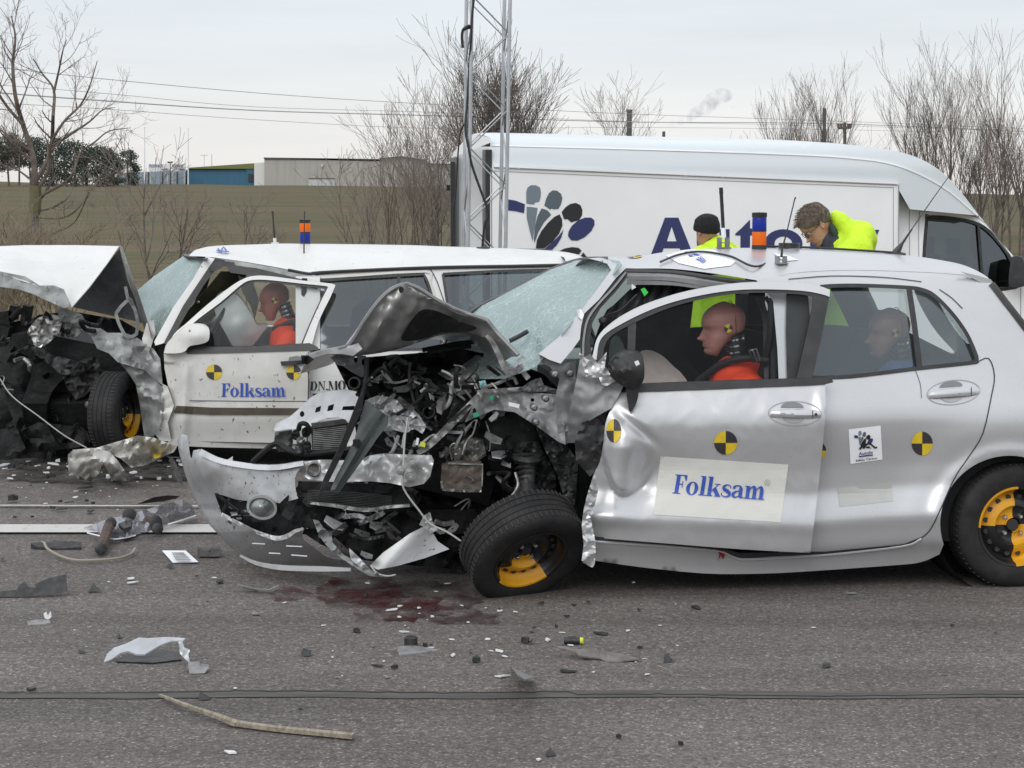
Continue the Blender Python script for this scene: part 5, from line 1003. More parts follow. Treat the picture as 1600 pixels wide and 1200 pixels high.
plate('bumper_remains', [(-60, 600), (-20, 590), (6, 604), (14, 640), (40, 700), (20, 718), (-60, 722)], .2, vm, BLACKE, cg, .03, 8, crumple=.06, cscale=18); plate('undertray', [(0, 690), (60, 660), (130, 668), (150, 690), (120, 700), (60, 706), (10, 718)], .35, vm, BLACKE, cg, .03, 8, crumple=.08, cscale=16)
# front wheel, steered hard over so the tread faces us
wax = (VO.a * .95 - VO.n * .30).normalized(); wheel(cg, 'wheel', VO.lat(184, 646, .14), wax, .285, .19, .165, [YEL, BLKPAINT], sect=(1, 1, 0, 1), rot=.1, groove=True)
wheel(cg, 'wheel', VO.loc(2.35, .12, .31), -VO.n, .31, .19, .18, [GREYTRIM], groove=False); wheel(cg, 'wheel', VO.loc(2.35, 1.62, .31), VO.n, .31, .19, .18, [GREYTRIM], groove=False); wheel(cg, 'wheel', VO.loc(-.55, 1.62, .31), VO.n, .31, .19, .18, [GREYTRIM], groove=False)
b = MB(); b.lathe(VO.lat(150, 640, .5), VO.n, [(.3, -.25), (.32, .1), (.2, .12)], 24); b.done('wheel_arch', BLACKE, cg)

# ------------------------------------------------------------------ crash dummies
def dummy(name, label, fr, hx, hy, lat, pitch, k, skin, vest, arms=True, yaw=0, marker_on=True):
    f = -fr.a; y = -fr.n; P = fr.lat(hx, hy, lat); R3 = Matrix((f, y, Vector((0, 0, 1)))).transposed().to_4x4(); M_ = Matrix.Translation(P) @ R3 @ Matrix.Rotation(math.radians(yaw), 4, 'Z') @ Matrix.Rotation(math.radians(pitch), 4, 'Y')
    root = P - f * .12; root.z = P.z - .73; g = thing(name, root, label, 'crash dummy'); hm = head_mb(M_, k, False, 0, .036); hd_ = hm.done('head', skin, g)
    # black joint line over the skull, marker disc
    rb = MB(); zs = [h[0] for h in HS]
    for k_ in (0,):
        pts = []
        for t_ in np.linspace(-.25, 1.25, 26):
            a = math.pi * t_; q_ = .5 + .47 * math.sin(a) * 1.0; w_ = np.interp(q_, zs, [h[3] for h in HS]); pts.append(M_ @ (Vector((-.040 + .012 * math.cos(a) * 0, math.cos(a) * .077, (.44 * math.sin(a)) * .235 + .012)) * k * 1.012))
        rb.tube(pts, .0016, 5)
    rb.done('head_joint', SEAM, hd_)
    for sg in (1, -1):
        V = []; T = []; Mi = []
        for q in range(4):
            b0 = len(V); c0 = Vector((-.005, sg * .0845, .005)); V.append(M_ @ (c0 * k))
            for j in range(6):
                a = math.pi / 2 * (q + j / 5) + .5; V.append(M_ @ ((c0 + Vector((math.cos(a) * .019, -sg * .0012, math.sin(a) * .019))) * k))
            T += [(b0, b0 + 1 + j, b0 + 2 + j) if sg < 0 else (b0, b0 + 2 + j, b0 + 1 + j) for j in range(5)]; Mi += [q % 2] * 5
        mk('target_marker', V, T, [TYEL, TBLK], hd_, midx=Mi, smooth=False)
    nb = M_ @ (Vector((-.050, 0, -.030)) * k); nd = (M_.to_3x3() @ Vector((-.12, 0, -1))).normalized(); b = MB(); prof = []
    for i in range(5): h0 = i * .030; prof += [(.040, h0), (.048, h0 + .003), (.048, h0 + .013), (.040, h0 + .016)]
    b.lathe(nb, nd, prof + [(.04, .155)], 24); b.done('neck', BLACKP, g)
    b = MB()
    for i in range(4): b.lathe(nb + nd * (i * .030 + .0165), nd, [(.041, 0), (.046, .001), (.046, .011), (.041, .012)], 24)
    b.done('neck_discs', CHROME, g)
    ch = nb + nd * .135; hip = root + Vector((0, 0, .06)); sh0 = ch - Vector((0, 0, .03)); b = MB(); capsule(b, [hip, (hip + sh0) / 2 - f * .03, sh0 - Vector((0, 0, .06))], [.14, .14, .12])
    for sg in (-1, 1):
        hp = hip + y * sg * .11; kn = hp + f * .42 + Vector((0, 0, .10)); capsule(b, [hp, kn, kn + f * .14 + Vector((0, 0, -.36))], [.085, .062, .045])
        s_ = sh0 + y * sg * .18 - Vector((0, 0, .06)); e = s_ + f * .14 + Vector((0, 0, -.25)); wr = e + f * .24 + Vector((0, 0, .05)); capsule(b, [s_, e, wr], [.055, .045, .032]); hand_mb(b, wr, f + Vector((0, 0, .1)), sg)
    remesh(b.done('body', skin, g), .014, 3)
    b = MB(); capsule(b, [hip + Vector((0, 0, .05)), (hip + sh0) / 2 - f * .01, sh0 - Vector((0, 0, .075))], [.165, .175, .15])
    for sg in (-1, 1): b.ell(sh0 + y * sg * .15 - Vector((0, 0, .085)), (.10, .10, .085), None, 14); capsule(b, [sh0 + y * sg * .19 - Vector((0, 0, .09)), sh0 + y * sg * .21 + f * .08 - Vector((0, 0, .24))], [.085, .072])
    remesh(b.done('vest', vest, g), .016, 5); return g, M_, sh0, f, y
g1, M1, S1, f1, y1 = dummy('crash_dummy', 'crash dummy in orange vest in the white estate car, face in the airbag', VO, 429, 470, .46, 14, 1.10, DUMSK2, ORANGE)
b = MB(); b.tube([S1 + y1 * .17 - f1 * .12 + Vector((0, 0, .05)), S1 + y1 * .12 + Vector((0, 0, .03)), S1 + y1 * .05 + f1 * .12 - Vector((0, 0, .02))], [.018, .02, .018], 8); b.done('harness', WEB, g1); b = MB(); b.ell(S1 + Vector((0, 0, .035)), (.075, .085, .035), None, 14); b.done('collar', WEBR, g1)
plate('airbag', spline([(335, 470), (352, 456), (372, 462), (392, 490), (402, 508), (418, 508), (412, 518), (398, 536), (388, 544), (368, 545), (352, 520), (338, 494)], 3, True), [(340, 470, .55), (412, 512, .40), (370, 500, .22), (375, 544, .35)], vm, AIRBAG, cg, .25, 6, crumple=.03, cscale=22, seed=21)
plate('door_airbag', [(372, 430), (395, 440), (405, 470), (398, 500), (392, 480), (378, 455)], .9, vm, AIRBAG, cg, .03, 8)
b = MB(); b.lathe(vm(338, 515, .45), (VO.a * -.5 + Vector((0, 0, .75)) * .4), [(.17, 0), (.18, .015), (.17, .03)], 24); b.done('steering_wheel', BLACKP, cg)
# ------------------------------------------------------------------ silver hatchback (wrecked)
from mathutils.bvhtree import BVHTree
SV = Side(gnd(1578, 917), 8, [(-.2, .12), (.09, .085), (.12, .072), (.165, .055), (.19, .030), (.29, .012), (.315, .0), (.345, .004), (.46, .040), (.58, .034), (.72, .008), (.80, .0), (.85, .008), (.97, .060), (1.30, .19), (1.40, .245), (1.46, .29), (1.52, .4), (1.7, .7)])
SVW = 1.69; SV.kink = (.05, -.95)
SIL = mat('silver_paint', (.575, .578, .588), .32, .45, c2=(.55, .553, .562), scale=2.5, coat=.15, c3=(.40, .40, .41), s3=160, lo3=.62, hi3=.75); SILD = mat('silver_dirty', (.47, .48, .49), .42, .45, c2=(.36, .355, .35), scale=5, coat=.2, c3=(.07, .06, .055), s3=38, lo3=.64, hi3=.68, lo=.4, hi=.7, bump=.08, bscale=30)
GREYSIL = mat('primer_grey', (.26, .268, .27), .5, .35, c2=(.19, .195, .195), scale=5, bump=.15, bscale=22); BRIGHTCR = mat('crumpled_silver', (.62, .625, .63), .35, .5, c2=(.42, .42, .42), scale=5, bump=.05, bscale=12, lo=.45, hi=.7); UNDERH = mat('bonnet_inner', (.40, .395, .39), .36, .5, c2=(.28, .28, .275), scale=4, bump=.1, bscale=12); GRILL = mat('grille_bar', (.038, .048, .048), .5, c2=(.055, .062, .060), scale=8, bump=.1, bscale=40); RUST = mat('rusty_core', (.085, .07, .058), .8, c2=(.16, .14, .115), scale=22, lo=.5, hi=.7); PALEW = mat('pale_wire', (.42, .42, .40), .6); CREAM = mat('offwhite_sticker', (.66, .655, .615), .7); STK = mat('white_sticker', (.82, .83, .86), .6); GREEN = mat('green_sticker', (.05, .62, .08), .5); TAPE = mat('clear_tape', (.50, .50, .48), .35, .35, c2=(.47, .47, .44), scale=9); BELL = mat('bellows_grey', (.055, .058, .06), .7, c2=(.035, .036, .038), scale=8); LAMPG = mat('lamp_glass_grey', (.30, .32, .32), .2, .5, c2=(.20, .21, .21), scale=18); RED = mat('red_smear', (.25, .01, .02), .5); DGREEN = mat('green_tag', (.03, .30, .16), .5); DARKG = mat('dark_grey_metal', (.085, .088, .088), .5, .4, c2=(.045, .046, .046), scale=10, bump=.3, bscale=25)
sg_ = thing('crashed_hatchback', SV.loc(-1.2, .85, 0), 'silver hatchback with its front torn open, bonnet folded up and yellow and black wheels', 'car')
sm = lambda x, y, l: SV.lat(x, y, l); sh_ = lambda x, y, o: SV.hit(x, y, -o)
def sd(name, polys, mats, off=.003, par=None, step=14, thick=0): return decal(name, polys, SV.hit, mats, par or sg_, step, off, thick)
# --- roof skin, buckled over the front door
edge = spline([(948, 412), (976, 419), (1050, 420), (1120, 428), (1182, 438, 1), (1215, 431), (1257, 425), (1325, 422), (1400, 423.5), (1475, 427), (1530, 432), (1548, 438)], 4); crown = spline([(912, 405), (945, 402.5), (985, 402.5), (1020, 398), (1060, 392), (1120, 388.5), (1200, 387.5), (1300, 390.5), (1400, 397), (1460, 405), (1520, 418), (1549, 433)], 4)
E = [SV.inv(SV.hit(*p)) for p in edge]; Cn = [SV.inv(SV.lat(p[0], p[1], .85)) for p in crown]
us = np.linspace(E[0][0], E[-1][0], 70); ze = np.interp(us, [e[0] for e in E], [e[2] for e in E]); le = np.interp(us, [e[0] for e in E], [e[1] for e in E]); zc = np.interp(us, [c[0] for c in Cn], [c[2] for c in Cn]); V = []; K = 22
for i, u in enumerate(us):
    for j in range(K + 1):
        t_ = j / K; l = le[i] + (SVW - 2 * le[i]) * t_; q = 1 - abs(2 * t_ - 1); z0 = ze[i] if t_ < .5 else zc[i] - .07; V.append(SV.loc(u, l, z0 + (zc[i] - z0) * math.sin(math.pi / 2 * q) ** .75))
RF = [(i * (K + 1) + j, (i + 1) * (K + 1) + j, (i + 1) * (K + 1) + j + 1, i * (K + 1) + j + 1) for i in range(len(us) - 1) for j in range(K)]
roof_o = mk('roof', V, RF, SIL, sg_); RB = BVHTree.FromPolygons([tuple(v) for v in V], RF)
def onroof(x, y, off=0.0):
    r = ray(x, y).normalized(); h, n, _, _ = RB.ray_cast(CAM, r)
    if h is None: h, n, _, _ = RB.find_nearest(SV.lat(x, y, .85))
    if n.z < 0: n = -n
    return h + n * off
# --- rear body side with door opening edge, window opening and wheel arch
arch = circ(1578, 818, 109, 106, 40, 18, -198)
arch = [(p[0], p[1]) for p in arch]
win = spline([(1264, 590, 1), (1272, 520), (1284, 447, 1), (1340, 446), (1415, 449), (1440, 452.5), (1460, 462), (1487, 489), (1510, 521), (1524, 552), (1526, 563), (1518, 566.5), (1430, 576), (1330, 588)], 4, True)
body = spline([(1182, 438), (1215, 431), (1257, 425.5), (1325, 422.5), (1400, 424), (1475, 427.5), (1530, 432.5), (1547, 439, 1), (1570, 468), (1600, 511), (1640, 556), (1692, 602), (1738, 655), (1764, 760), (1756, 845), (1695, 868, 1)], 4)
body += arch + spline([(1468, 866, 1), (1440, 878), (1400, 883), (1250, 893.5), (1180, 896.5), (1100, 896), (1000, 886), (930, 876, 1), (926, 845, 1), (1040, 852), (1128, 861, 1), (1150, 872), (1182, 872, 1), (1217, 869, 1), (1217, 600), (1208, 470, 1)], 3)
arcf = lambda x, y: .028 * math.exp(-((math.hypot(x - 1578, (y - 818) * 1.02) - 110) / 16) ** 2) + .02 * math.exp(-((math.hypot(x - 1578, y - 818) - 135) / 40) ** 2)
crs = lambda x, y: -.0  # flank follows the profile
plate('body', body, 0, lambda x, y, o: SV.hit(x, y, arcf(x, y)), SIL, sg_, .02, 7, holes=[win], sharp=50)
bmap = lambda x, y, o: SV.hit(x, y, arcf(x, y) + o)
def bd_(name, polys, mats, off=.003, step=12, thick=0): return decal(name, polys, bmap, mats, sg_, step, off, thick)
bd_('window_seal', [(strip(win + [win[0]], 6, 1), (), 0)], [BLACKP], .005, 6)
plate('rear_window', win, .016, sh_, CARGLASS, sg_, .004, 7); bd_('window_divider', [(strip([(1420, 449), (1429, 510), (1437, 574)], 9, 3), (), 0)], [BLACKP], .006, 8)
bd_('door_seam', [(strip([(1526, 566), (1545, 560), (1554, 587), (1549, 620), (1536, 677), (1515, 712), (1495, 741), (1480, 772), (1470, 795), (1457, 822), (1447, 835), (1432, 845), (1412, 851), (1340, 859), (1275, 865)], 1.7, 3), (), 0), (strip([(1430, 577), (1438, 600), (1440, 622)], .8, 3), (), 0), (strip([(1232, 436), (1300, 431), (1380, 433), (1440, 440)], 1.2, 3), (), 0), (strip([(1468, 452), (1488, 466), (1504, 482)], 1.3, 3), (), 0)], [SEAM], .003, 8)
bd_('sill_gap', [([(926, 838), (1040, 848), (1130, 857), (1155, 864), (1290, 862), (1412, 850.5), (1440, 839), (1440, 841.5), (1412, 853), (1290, 866), (1200, 870), (1152, 871), (1128, 861), (1040, 853), (926, 845)], (), 0)], [SEAM], .0035, 10)
b = MB(); b.tube([bmap(x, y, .004) for x, y in spline([(926, 846), (1040, 853.5), (1110, 859.5), (1128, 862), (1150, 872), (1175, 874), (1290, 867), (1410, 853.5), (1440, 842)], 4)], .006, 6); b.done('sill_lip', SIL, sg_)
decal('red_smear', [([(1120, 858), (1128, 860), (1133, 866), (1130, 874), (1126, 868), (1122, 878), (1124, 866)], (), 0)], bmap, [RED], sg_, 6, .009)
# tail: rear corner, hatch, bumper end, far side, floor
tail = spline([(1547, 439), (1570, 468), (1600, 511), (1640, 556), (1692, 602), (1738, 655), (1764, 760), (1756, 845)], 3); V = []
for p in tail:
    u, l, z = SV.inv(SV.hit(*p)); V += [SV.loc(u + .10 * math.sin(math.pi * j / 8) ** .6, l + (SVW - 2 * l) * j / 8, z) for j in range(9)]
tail_o = mk('tailgate', V, [(i * 9 + j, i * 9 + j + 1, (i + 1) * 9 + j + 1, (i + 1) * 9 + j) for i in range(len(tail) - 1) for j in range(8)], [SIL, CARGLASS], sg_, midx=[1 if 2 < i < 10 and 1 <= j <= 6 else 0 for i in range(len(tail) - 1) for j in range(8)])
plate('roof_spoiler', [(1500, 424), (1530, 431), (1548, 437), (1558, 450), (1552, 452), (1540, 446)], .26, sm, SIL, sg_, .02, 8)
b = MB(); b.tube([SV.hit(x, y, .0) for x, y in ((1549, 444), (1572, 474), (1600, 510), (1620, 535))], .018, 6); b.done('hatch_seal', BLACKP, sg_)
uF = SV.inv(SV.hit(870, 640))[0]; uR = SV.inv(SV.hit(1740, 700))[0]; zz = [.15, .32, .55, .8, .97]; ul = np.linspace(uF, uR, 14); V = []
sfar = lambda u, z: SV.loc(u, SVW - SV.B(z), z)
for u in ul: V += [sfar(u, z) for z in zz]
mk('far_side', V, [(i * 5 + j, i * 5 + j + 1, (i + 1) * 5 + j + 1, (i + 1) * 5 + j) for i in range(13) for j in range(4)], SIL, sg_, solid=.03)
uB = SV.inv(SV.hit(1218, 520))[0]; uC = SV.inv(SV.hit(1480, 500))[0]; uA_ = SV.inv(SV.hit(965, 415))[0]
for ub, ut, nm, r in ((uA_ - .48, uA_ + .03, 'far_windscreen_pillar', .035), (uB + .24, uB + .22, 'far_centre_pillar', .045), (uC + .18, uC - .14, 'far_rear_pillar', .09)):
    b = MB(); b.tube([sfar(ub, .95), sfar((ub + ut) / 2, 1.22), sfar(ut, 1.45)], r, 8); b.done(nm, DARKIN, sg_)
plate('far_side_window', [(640, 640)], 0, sm, CARGLASS, sg_) if False else None
V = [sfar(u, z) + SV.n * -.01 for z in (.96, 1.2, 1.43) for u in (uA_ - .42 + (z - .96) * .9, uB, uC + .1 - (z - .96) * .6)]; mk('far_side_window', V, [(0, 1, 4, 3), (1, 2, 5, 4), (3, 4, 7, 6), (4, 5, 8, 7)], glass('far_glass', (.36, .42, .41), .03), sg_)
plate('far_curtain_airbag', spline([(930, 600), (940, 500), (975, 470), (1050, 448), (1082, 452), (1080, 500), (1074, 560), (1090, 600)], 3, True), 1.30, sm, BELL, sg_, .04, 8, crumple=.03, cscale=34)
plate('far_door_trim', [(930, 604), (1080, 512), (1160, 508), (1300, 508), (1420, 520), (1500, 560), (1500, 604)], 1.42, sm, DARKIN, sg_, .04, 12)
b = MB(); b.tube([sfar(uA_, 1.45), sfar(uB, 1.46), sfar(uC, 1.44)], .04, 6); b.done('far_roof_rail', DARKIN, sg_)
b = MB(); b.add([SV.loc(uF, .17, .14), SV.loc(uR, .2, .18), SV.loc(uR, 1.5, .18), SV.loc(uF, 1.52, .14)], [(0, 1, 2, 3)]); b.done('floor', DARKIN, sg_)
b = MB(); b.add([SV.loc(uF + .40, .1, .97), SV.loc(uR - .1, .12, .90), SV.loc(uR - .1, .14, .2), SV.loc(uF + .40, .12, .2)], [(0, 1, 2, 3)]); b.done('door_lining', DARKIN, sg_)
b = MB(); b.lathe(SV.lat(1578, 818, .02), SV.n, [(.345, .03), (.345, .35), (0, .36)], 32); b.done('wheel_arch_liner', BLACKE, sg_)
# headlining and inner trims
b = MB(); q0 = [(u, l) for u in (us[6], us[20], us[34], us[48], us[60]) for l in (.33, .85, 1.36)]; b.add([SV.loc(u, l, float(np.interp(u, us, zc)) - .05 - (.05 if l != .85 else 0)) for u, l in q0], [(i * 3 + j, i * 3 + j + 1, i * 3 + j + 4, i * 3 + j + 3) for i in range(4) for j in range(2)]); b.done('headlining', DARKIN, sg_)
for nm, u, l in (('driver_seat', uB + .10, .45), ('passenger_seat', uB + .05, 1.24)):
    b = MB(); b.box(SV.loc(u, l, .82), (.15, .46, .66), Matrix.Rotation(math.radians(8 + 12), 3, 'Y') if False else Matrix.Rotation(math.radians(8), 3, 'Z') @ Matrix.Rotation(math.radians(12), 3, 'Y')); b.box(SV.loc(u - .28, l, .42), (.5, .46, .16)); so_ = b.done(nm, DARKIN, sg_)
    if nm == 'passenger_seat': b = MB(); b.box(SV.loc(u + .10, l, 1.26), (.09, .26, .18), Matrix.Rotation(math.radians(8), 3, 'Z')); b.done('head_restraint', DARKIN, sg_)
b = MB(); b.box(SV.loc(uC - .05, .85, .78), (.16, 1.25, .62), Matrix.Rotation(math.radians(8), 3, 'Z') @ Matrix.Rotation(math.radians(14), 3, 'Y')); b.done('rear_seat', DARKIN, sg_)
b = MB(); b.box(SV.loc(uA_ - .05, .92, .82), (.34, 1.0, .26), Matrix.Rotation(math.radians(8), 3, 'Z')); b.done('dashboard', DARKIN, sg_); b = MB(); b.box(SV.loc(uF + .34, .95, .55), (.08, 1.05, .75), Matrix.Rotation(math.radians(8), 3, 'Z')); b.done('bulkhead', BLACKE, sg_)
for pts, w_, m, l in (([(1222, 462), (1230, 520), (1234, 596)], 9, SIL, .08), ([(1240, 462), (1248, 520), (1252, 596)], 16, DARKIN, .14), ([(1196, 464), (1204, 480), (1208, 530), (1208, 596)], 7, BLACKP, .16), ([(1250, 600), (1252, 560), (1262, 530), (1258, 500)], 3, BLACKP, .1)): plate('pillar_trim', strip(pts, w_, 4), l, sh_, m, sg_, .03, 6)
plate('pillar_liner', [(1180, 466), (1192, 464), (1200, 490), (1201, 596), (1194, 596), (1192, 500)], .22, sh_, BELL, sg_, .02, 7, crumple=.015, cscale=10)
wire('seat_belt', [(1206, 466, .24), (1204, 520, .25), (1196, 560, .3), (1185, 600, .35)], .018, WEB, sg_, sm)
# --- windscreen, pillar, door opening
plate('windscreen', [(692, 536), (735, 487), (800, 453), (860, 421), (906, 404.5), (935, 402.5), (968, 408), (972, 413), (936, 452), (905, 490), (872, 530), (838, 572), (790, 590), (700, 592), (640, 556), (668, 545)], [(735, 487, 1.47), (692, 536, 1.5), (906, 405, 1.34), (971, 411, .30), (905, 490, .2), (838, 570, .12), (700, 590, .75), (800, 500, .9), (850, 470, .75), (640, 555, 1.5)], sm, CRACKED, sg_, .005, 8, fn=lambda x, y: .035 * crum(x, y, 38, 4) * max(0, min(1, (y - 430) / 90)) + .04 * math.exp(-((x - 850) / 60) ** 2 - ((y - 545) / 22) ** 2))
plate('screen_seal', strip([(690, 540), (735, 486), (800, 452), (860, 420), (906, 404), (950, 402)], 2.6, 4), [(690, 540, 1.5), (735, 486, 1.46), (906, 404, 1.34), (950, 402, .7)], sm, BLACKP, sg_, .01, 6)
plate('screen_tear', strip([(906, 411), (925, 409), (942, 408), (939, 413), (933, 415)], 1.5, 2), [(906, 411, 1.1), (942, 409, .55)], sm, DARKIN, sg_, .004, 5)
plate('windscreen_pillar', [(948, 411), (966, 412), (978, 419), (962, 435), (936, 468), (913, 490), (908, 510), (906, 530), (893, 548), (876, 568), (858, 562), (842, 553), (872, 528), (905, 489), (930, 457), (955, 422)], 0, sh_, SIL, sg_, .05, 6, fn=lambda x, y: .015 * abs((x + y * .75) - 1272) / 20 * 0)
plate('pillar_dent', [(900, 484), (908, 483), (912, 492), (909, 500), (904, 496)], -.004, sh_, BRIGHTCR, sg_, .004, 4, crumple=.01, cscale=6)
plate('pillar_seal', [(976, 419), (986, 426), (962, 456), (938, 482), (926, 504), (921, 535), (926, 560), (908, 562), (906, 530), (908, 510), (913, 490), (936, 468), (962, 435)], .015, sh_, BLACKP, sg_, .04, 6); plate('pillar_edge', strip([(978, 425), (958, 450), (934, 476), (918, 500), (912, 530), (911, 556)], 3.2, 4), -.004, sh_, GREYSIL, sg_, .02, 5)
plate('roof_rail_seal', strip([(976, 422), (1050, 424), (1110, 432), (1182, 442)], 4, 4), .002, sh_, BLACKP, sg_, .03, 6); plate('roof_rail', strip([(980, 428), (1050, 429), (1110, 437), (1170, 444)], 7, 4), .012, sh_, GREYSIL, sg_, .04, 6); plate('roof_rail_seal', strip([(984, 434), (1045, 436), (1100, 444), (1150, 450)], 7, 4), .03, sh_, BLACKP, sg_, .04, 6)
plate('curtain_airbag', [(940, 500), (958, 478), (985, 452), (1003, 441), (1040, 440), (1085, 446), (1110, 456), (1060, 470), (1010, 486), (970, 504), (945, 520)], [(940, 500, .32), (1000, 445, .42), (1080, 450, .40), (1000, 490, .34)], sm, BELL, sg_, .05, 5, fn=lambda x, y: .03 * math.sin((x + y * .35) / 3.2))
plate('warning_tag', [(1001, 452), (1007, 449.5), (1013, 457), (1007, 463)], .26, sm, GREEN, sg_, .004, 5); plate('warning_tag', [(987, 443.5), (994, 449), (987, 453)], .26, sm, STK, sg_, .004, 5); wire('airbag_lead', [(935, 500, .26), (950, 492, .25), (970, 484, .25), (985, 470, .26), (995, 460, .27)], .005, BLACKP, sg_, sm); b = MB(); b.lathe(sm(941, 501, .24), -SV.n, [(.018, 0), (.018, .02), (.008, .03), (0, .03)], 12); b.done('airbag_bolt', BLACKP, sg_)
# --- front door: sprung open at the rear edge, skin folded at the front
dk_ = lambda x: .015 + .075 * max(0, min(1, (x - 930) / 360))
dmap = lambda x, y, o: SV.hit(x, y, dk_(x) - o)
fo = spline([(924, 562, 1), (927, 551), (932, 531), (943, 515), (967, 496), (1000, 478.5), (1037, 465), (1075, 454.5), (1125, 445.5), (1175, 441), (1250, 441.5), (1280, 447), (1297, 453, 1), (1296, 464, 1)], 3); fb = spline([(932, 562, 1), (936, 536), (947, 521), (972, 505.5), (1005, 489), (1040, 475.5), (1080, 464.5), (1130, 455.5), (1180, 452), (1250, 454), (1285, 460), (1296, 464, 1)], 3)
fg = spline([(940, 600, 1), (942, 560), (945, 540), (956, 524), (980, 510), (1008, 496.5), (1045, 481.5), (1085, 470), (1130, 461.5), (1180, 457.5), (1245, 459.5), (1264, 463), (1270, 470), (1262, 515), (1244, 594, 1)], 3)
plate('door_frame', fo + fb[::-1][1:], 0, dmap, SIL, sg_, .03, 5); plate('door_frame_seal', fb + [(1283, 530), (1269, 592)] + fg[::-1] + [(926, 600), (928, 575)], .006, dmap, BLACKP, sg_, .03, 6)
plate('door_window', fg, .018, dmap, SIDEGLASS, sg_, 0, 20); plate('door_window_divider', [(981, 509), (994, 503), (992, 560), (990, 604), (980, 604)], .01, dmap, BLACKP, sg_, .02, 8)
def dfold(x, y):
    cx = 978 + (690 - y) * .12 + max(0, 690 - y) * .05; wd = 24 + max(0, y - 640) * .10; ub = 771 - ((x - 972) / 30) ** 2 * (14 if x > 972 else 60)
    a = math.exp(-((x - cx) / wd) ** 2) * min(1, max(0, (y - 630) / 70)) / (1 + math.exp(min(60, (y - ub) / 1.6)))
    d = .080 * a
    d -= .05 * math.exp(-((x - (1008 + (y - 680) * -.1)) / 20) ** 2) * math.exp(-((y - 745) / 38) ** 2)
    d -= .035 * math.exp(-(((x - 990) - (y - 665) * 1.1) / 12) ** 2) * math.exp(-((y - 668) / 22) ** 2)
    d += .030 * math.exp(-((y - (806 + (x - 930) * .05)) / 15) ** 2) * math.exp(-((x - 940) / 55) ** 2)
    d -= .045 * max(0, (958 - x) / 40) + .02 * math.exp(-((x - 1035) / 45) ** 2 - ((y - 735) / 40) ** 2)
    d += .012 * math.exp(-((x - 1284) / 9) ** 2) * math.exp(-((y - 640) / 30) ** 2)
    return d + .003 * crum(x, y, 60, 3)
dsk = lambda x, y, o: SV.hit(x, y, dk_(x) + dfold(x, y) + o)
skin = spline([(985, 611, 1), (1100, 606.5), (1200, 602.5), (1289, 598, 1), (1290, 640), (1285, 700), (1276, 785), (1266, 864, 1), (1155, 858), (1040, 849), (924, 840, 1), (919, 805), (921, 770), (927, 742), (937, 722), (943, 690), (946, 662), (954, 640), (966, 614, 1)], 3, True)
plate('front_door', skin, 0, lambda x, y, o: dsk(x, y, 0), SIL, sg_, .02, 4, sharp=60)
plate('belt_strip', [(940, 602), (1000, 599.5), (1130, 594.5), (1240, 591.5), (1300, 590.5), (1302, 597.5), (1292, 600), (1240, 602.5), (1130, 607), (1000, 612), (945, 613)], 0, lambda x, y, o: SV.hit(x, y, dk_(x) + .012), BLACKP, sg_, .02, 7)
def handle(cx, cy, mp, tilt, keyh):
    T_ = lambda x, y: (cx + x, cy + y + x * tilt); el = [T_(*p) for p in circ(0, 0, 41, 19, 36)]
    decal('handle_recess', [(strip(el + [el[0]], 1.4, 1), (), 0), ([T_(*p) for p in circ(-4, -9, 18, 9, 20, 180, 360)], (), 1), ([T_(*p) for p in circ(-2, 6, 17, 9, 20, 0, 180)], (), 2)], mp, [SEAML, GREYTRIM, SILD], sg_, 6, .003)  # dark upper half paints the shade inside the hollow
    h = plate('door_handle', [T_(*p) for p in spline([(-38, 2), (-34, -3), (-8, -6), (26, -6), (38, -4), (41, 1), (38, 6), (20, 7), (-20, 6.5), (-36, 7)], 3, True)], 0, lambda x, y, o: mp(x, y, .030 - .02 * ((x - cx) / 42) ** 2 - .012 * ((y - cy - (x - cx) * tilt) / 7) ** 2), SIL, sg_, .016, 4)
    decal('handle_split', [(strip([T_(28, -6), T_(28, 7)], 1.2, 1), (), 0)] + ([(circ(*T_(33, 1), 2.5), (), 0)] if keyh else []), lambda x, y, o: mp(x, y, .030 - .02 * ((x - cx) / 42) ** 2 + o), [SEAM], h, 5, .002)
handle(1242, 646, dsk, .02, True); handle(1490, 613, bmap, -.08, False)
decal('sticker', [([(1032, 713), (1232, 726), (1220, 816), (1021, 804)], (), 0)], dsk, [CREAM], sg_, 7, .003); st = decal('sticker_lettering', words('Folksam', [(1055, 741), (1199, 751.5), (1195, 781), (1050, 771)]) + [(circ(1199, 754, 4.6), (circ(1199, 754, 3.9),), 1), (strip([(1197.6, 756.5), (1197.6, 751.5), (1200, 752), (1199.5, 754), (1201, 756.5)], .8, 1), (), 1)], dsk, [TXTBLUE, SEAML], sg_, 7, .0045, lay=.0002)
decal('target_marker', marker(1134, 692, 18, 18.6), dsk, [TYEL, TBLK], sg_, 6, .003); decal('target_marker', marker(959, 673, 11.5, 18.5, 0), dsk, [TYEL, TBLK], sg_, 4, .003)
decal('target_marker', marker(1277, 704, 14, 14), bmap, [TYEL, TBLK], sg_, 6, .003); decal('target_marker', marker(1441, 693, 16.5, 18.5), bmap, [TYEL, TBLK], sg_, 6, .003)
ps = decal('emblem_sticker', [([(1326, 671), (1376, 665), (1379, 718), (1329, 725)], (), 0)], bmap, [STK], sg_, 6, .003)
mlog = lambda x, y: (1335 + (x - 370) / 545 * 29, 674 + (y - 437) / 413 * 27 - (x - 370) / 545 * 2.5)
decal('emblem', logo(mlog) + [(strip([(1349, 701), (1357, 692.5), (1363, 696), (1368, 700), (1370, 698)], 2.6, 2), (), 2), (strip([(1343, 702), (1349, 696), (1354, 694)], 3, 2), (), 2), ([(1342, 712.6), (1364, 709.8), (1364, 711.8), (1342, 714.6)], (), 3)], bmap, [SLATE, SLATED, BLKV, NAVY], ps, 6, .0045)
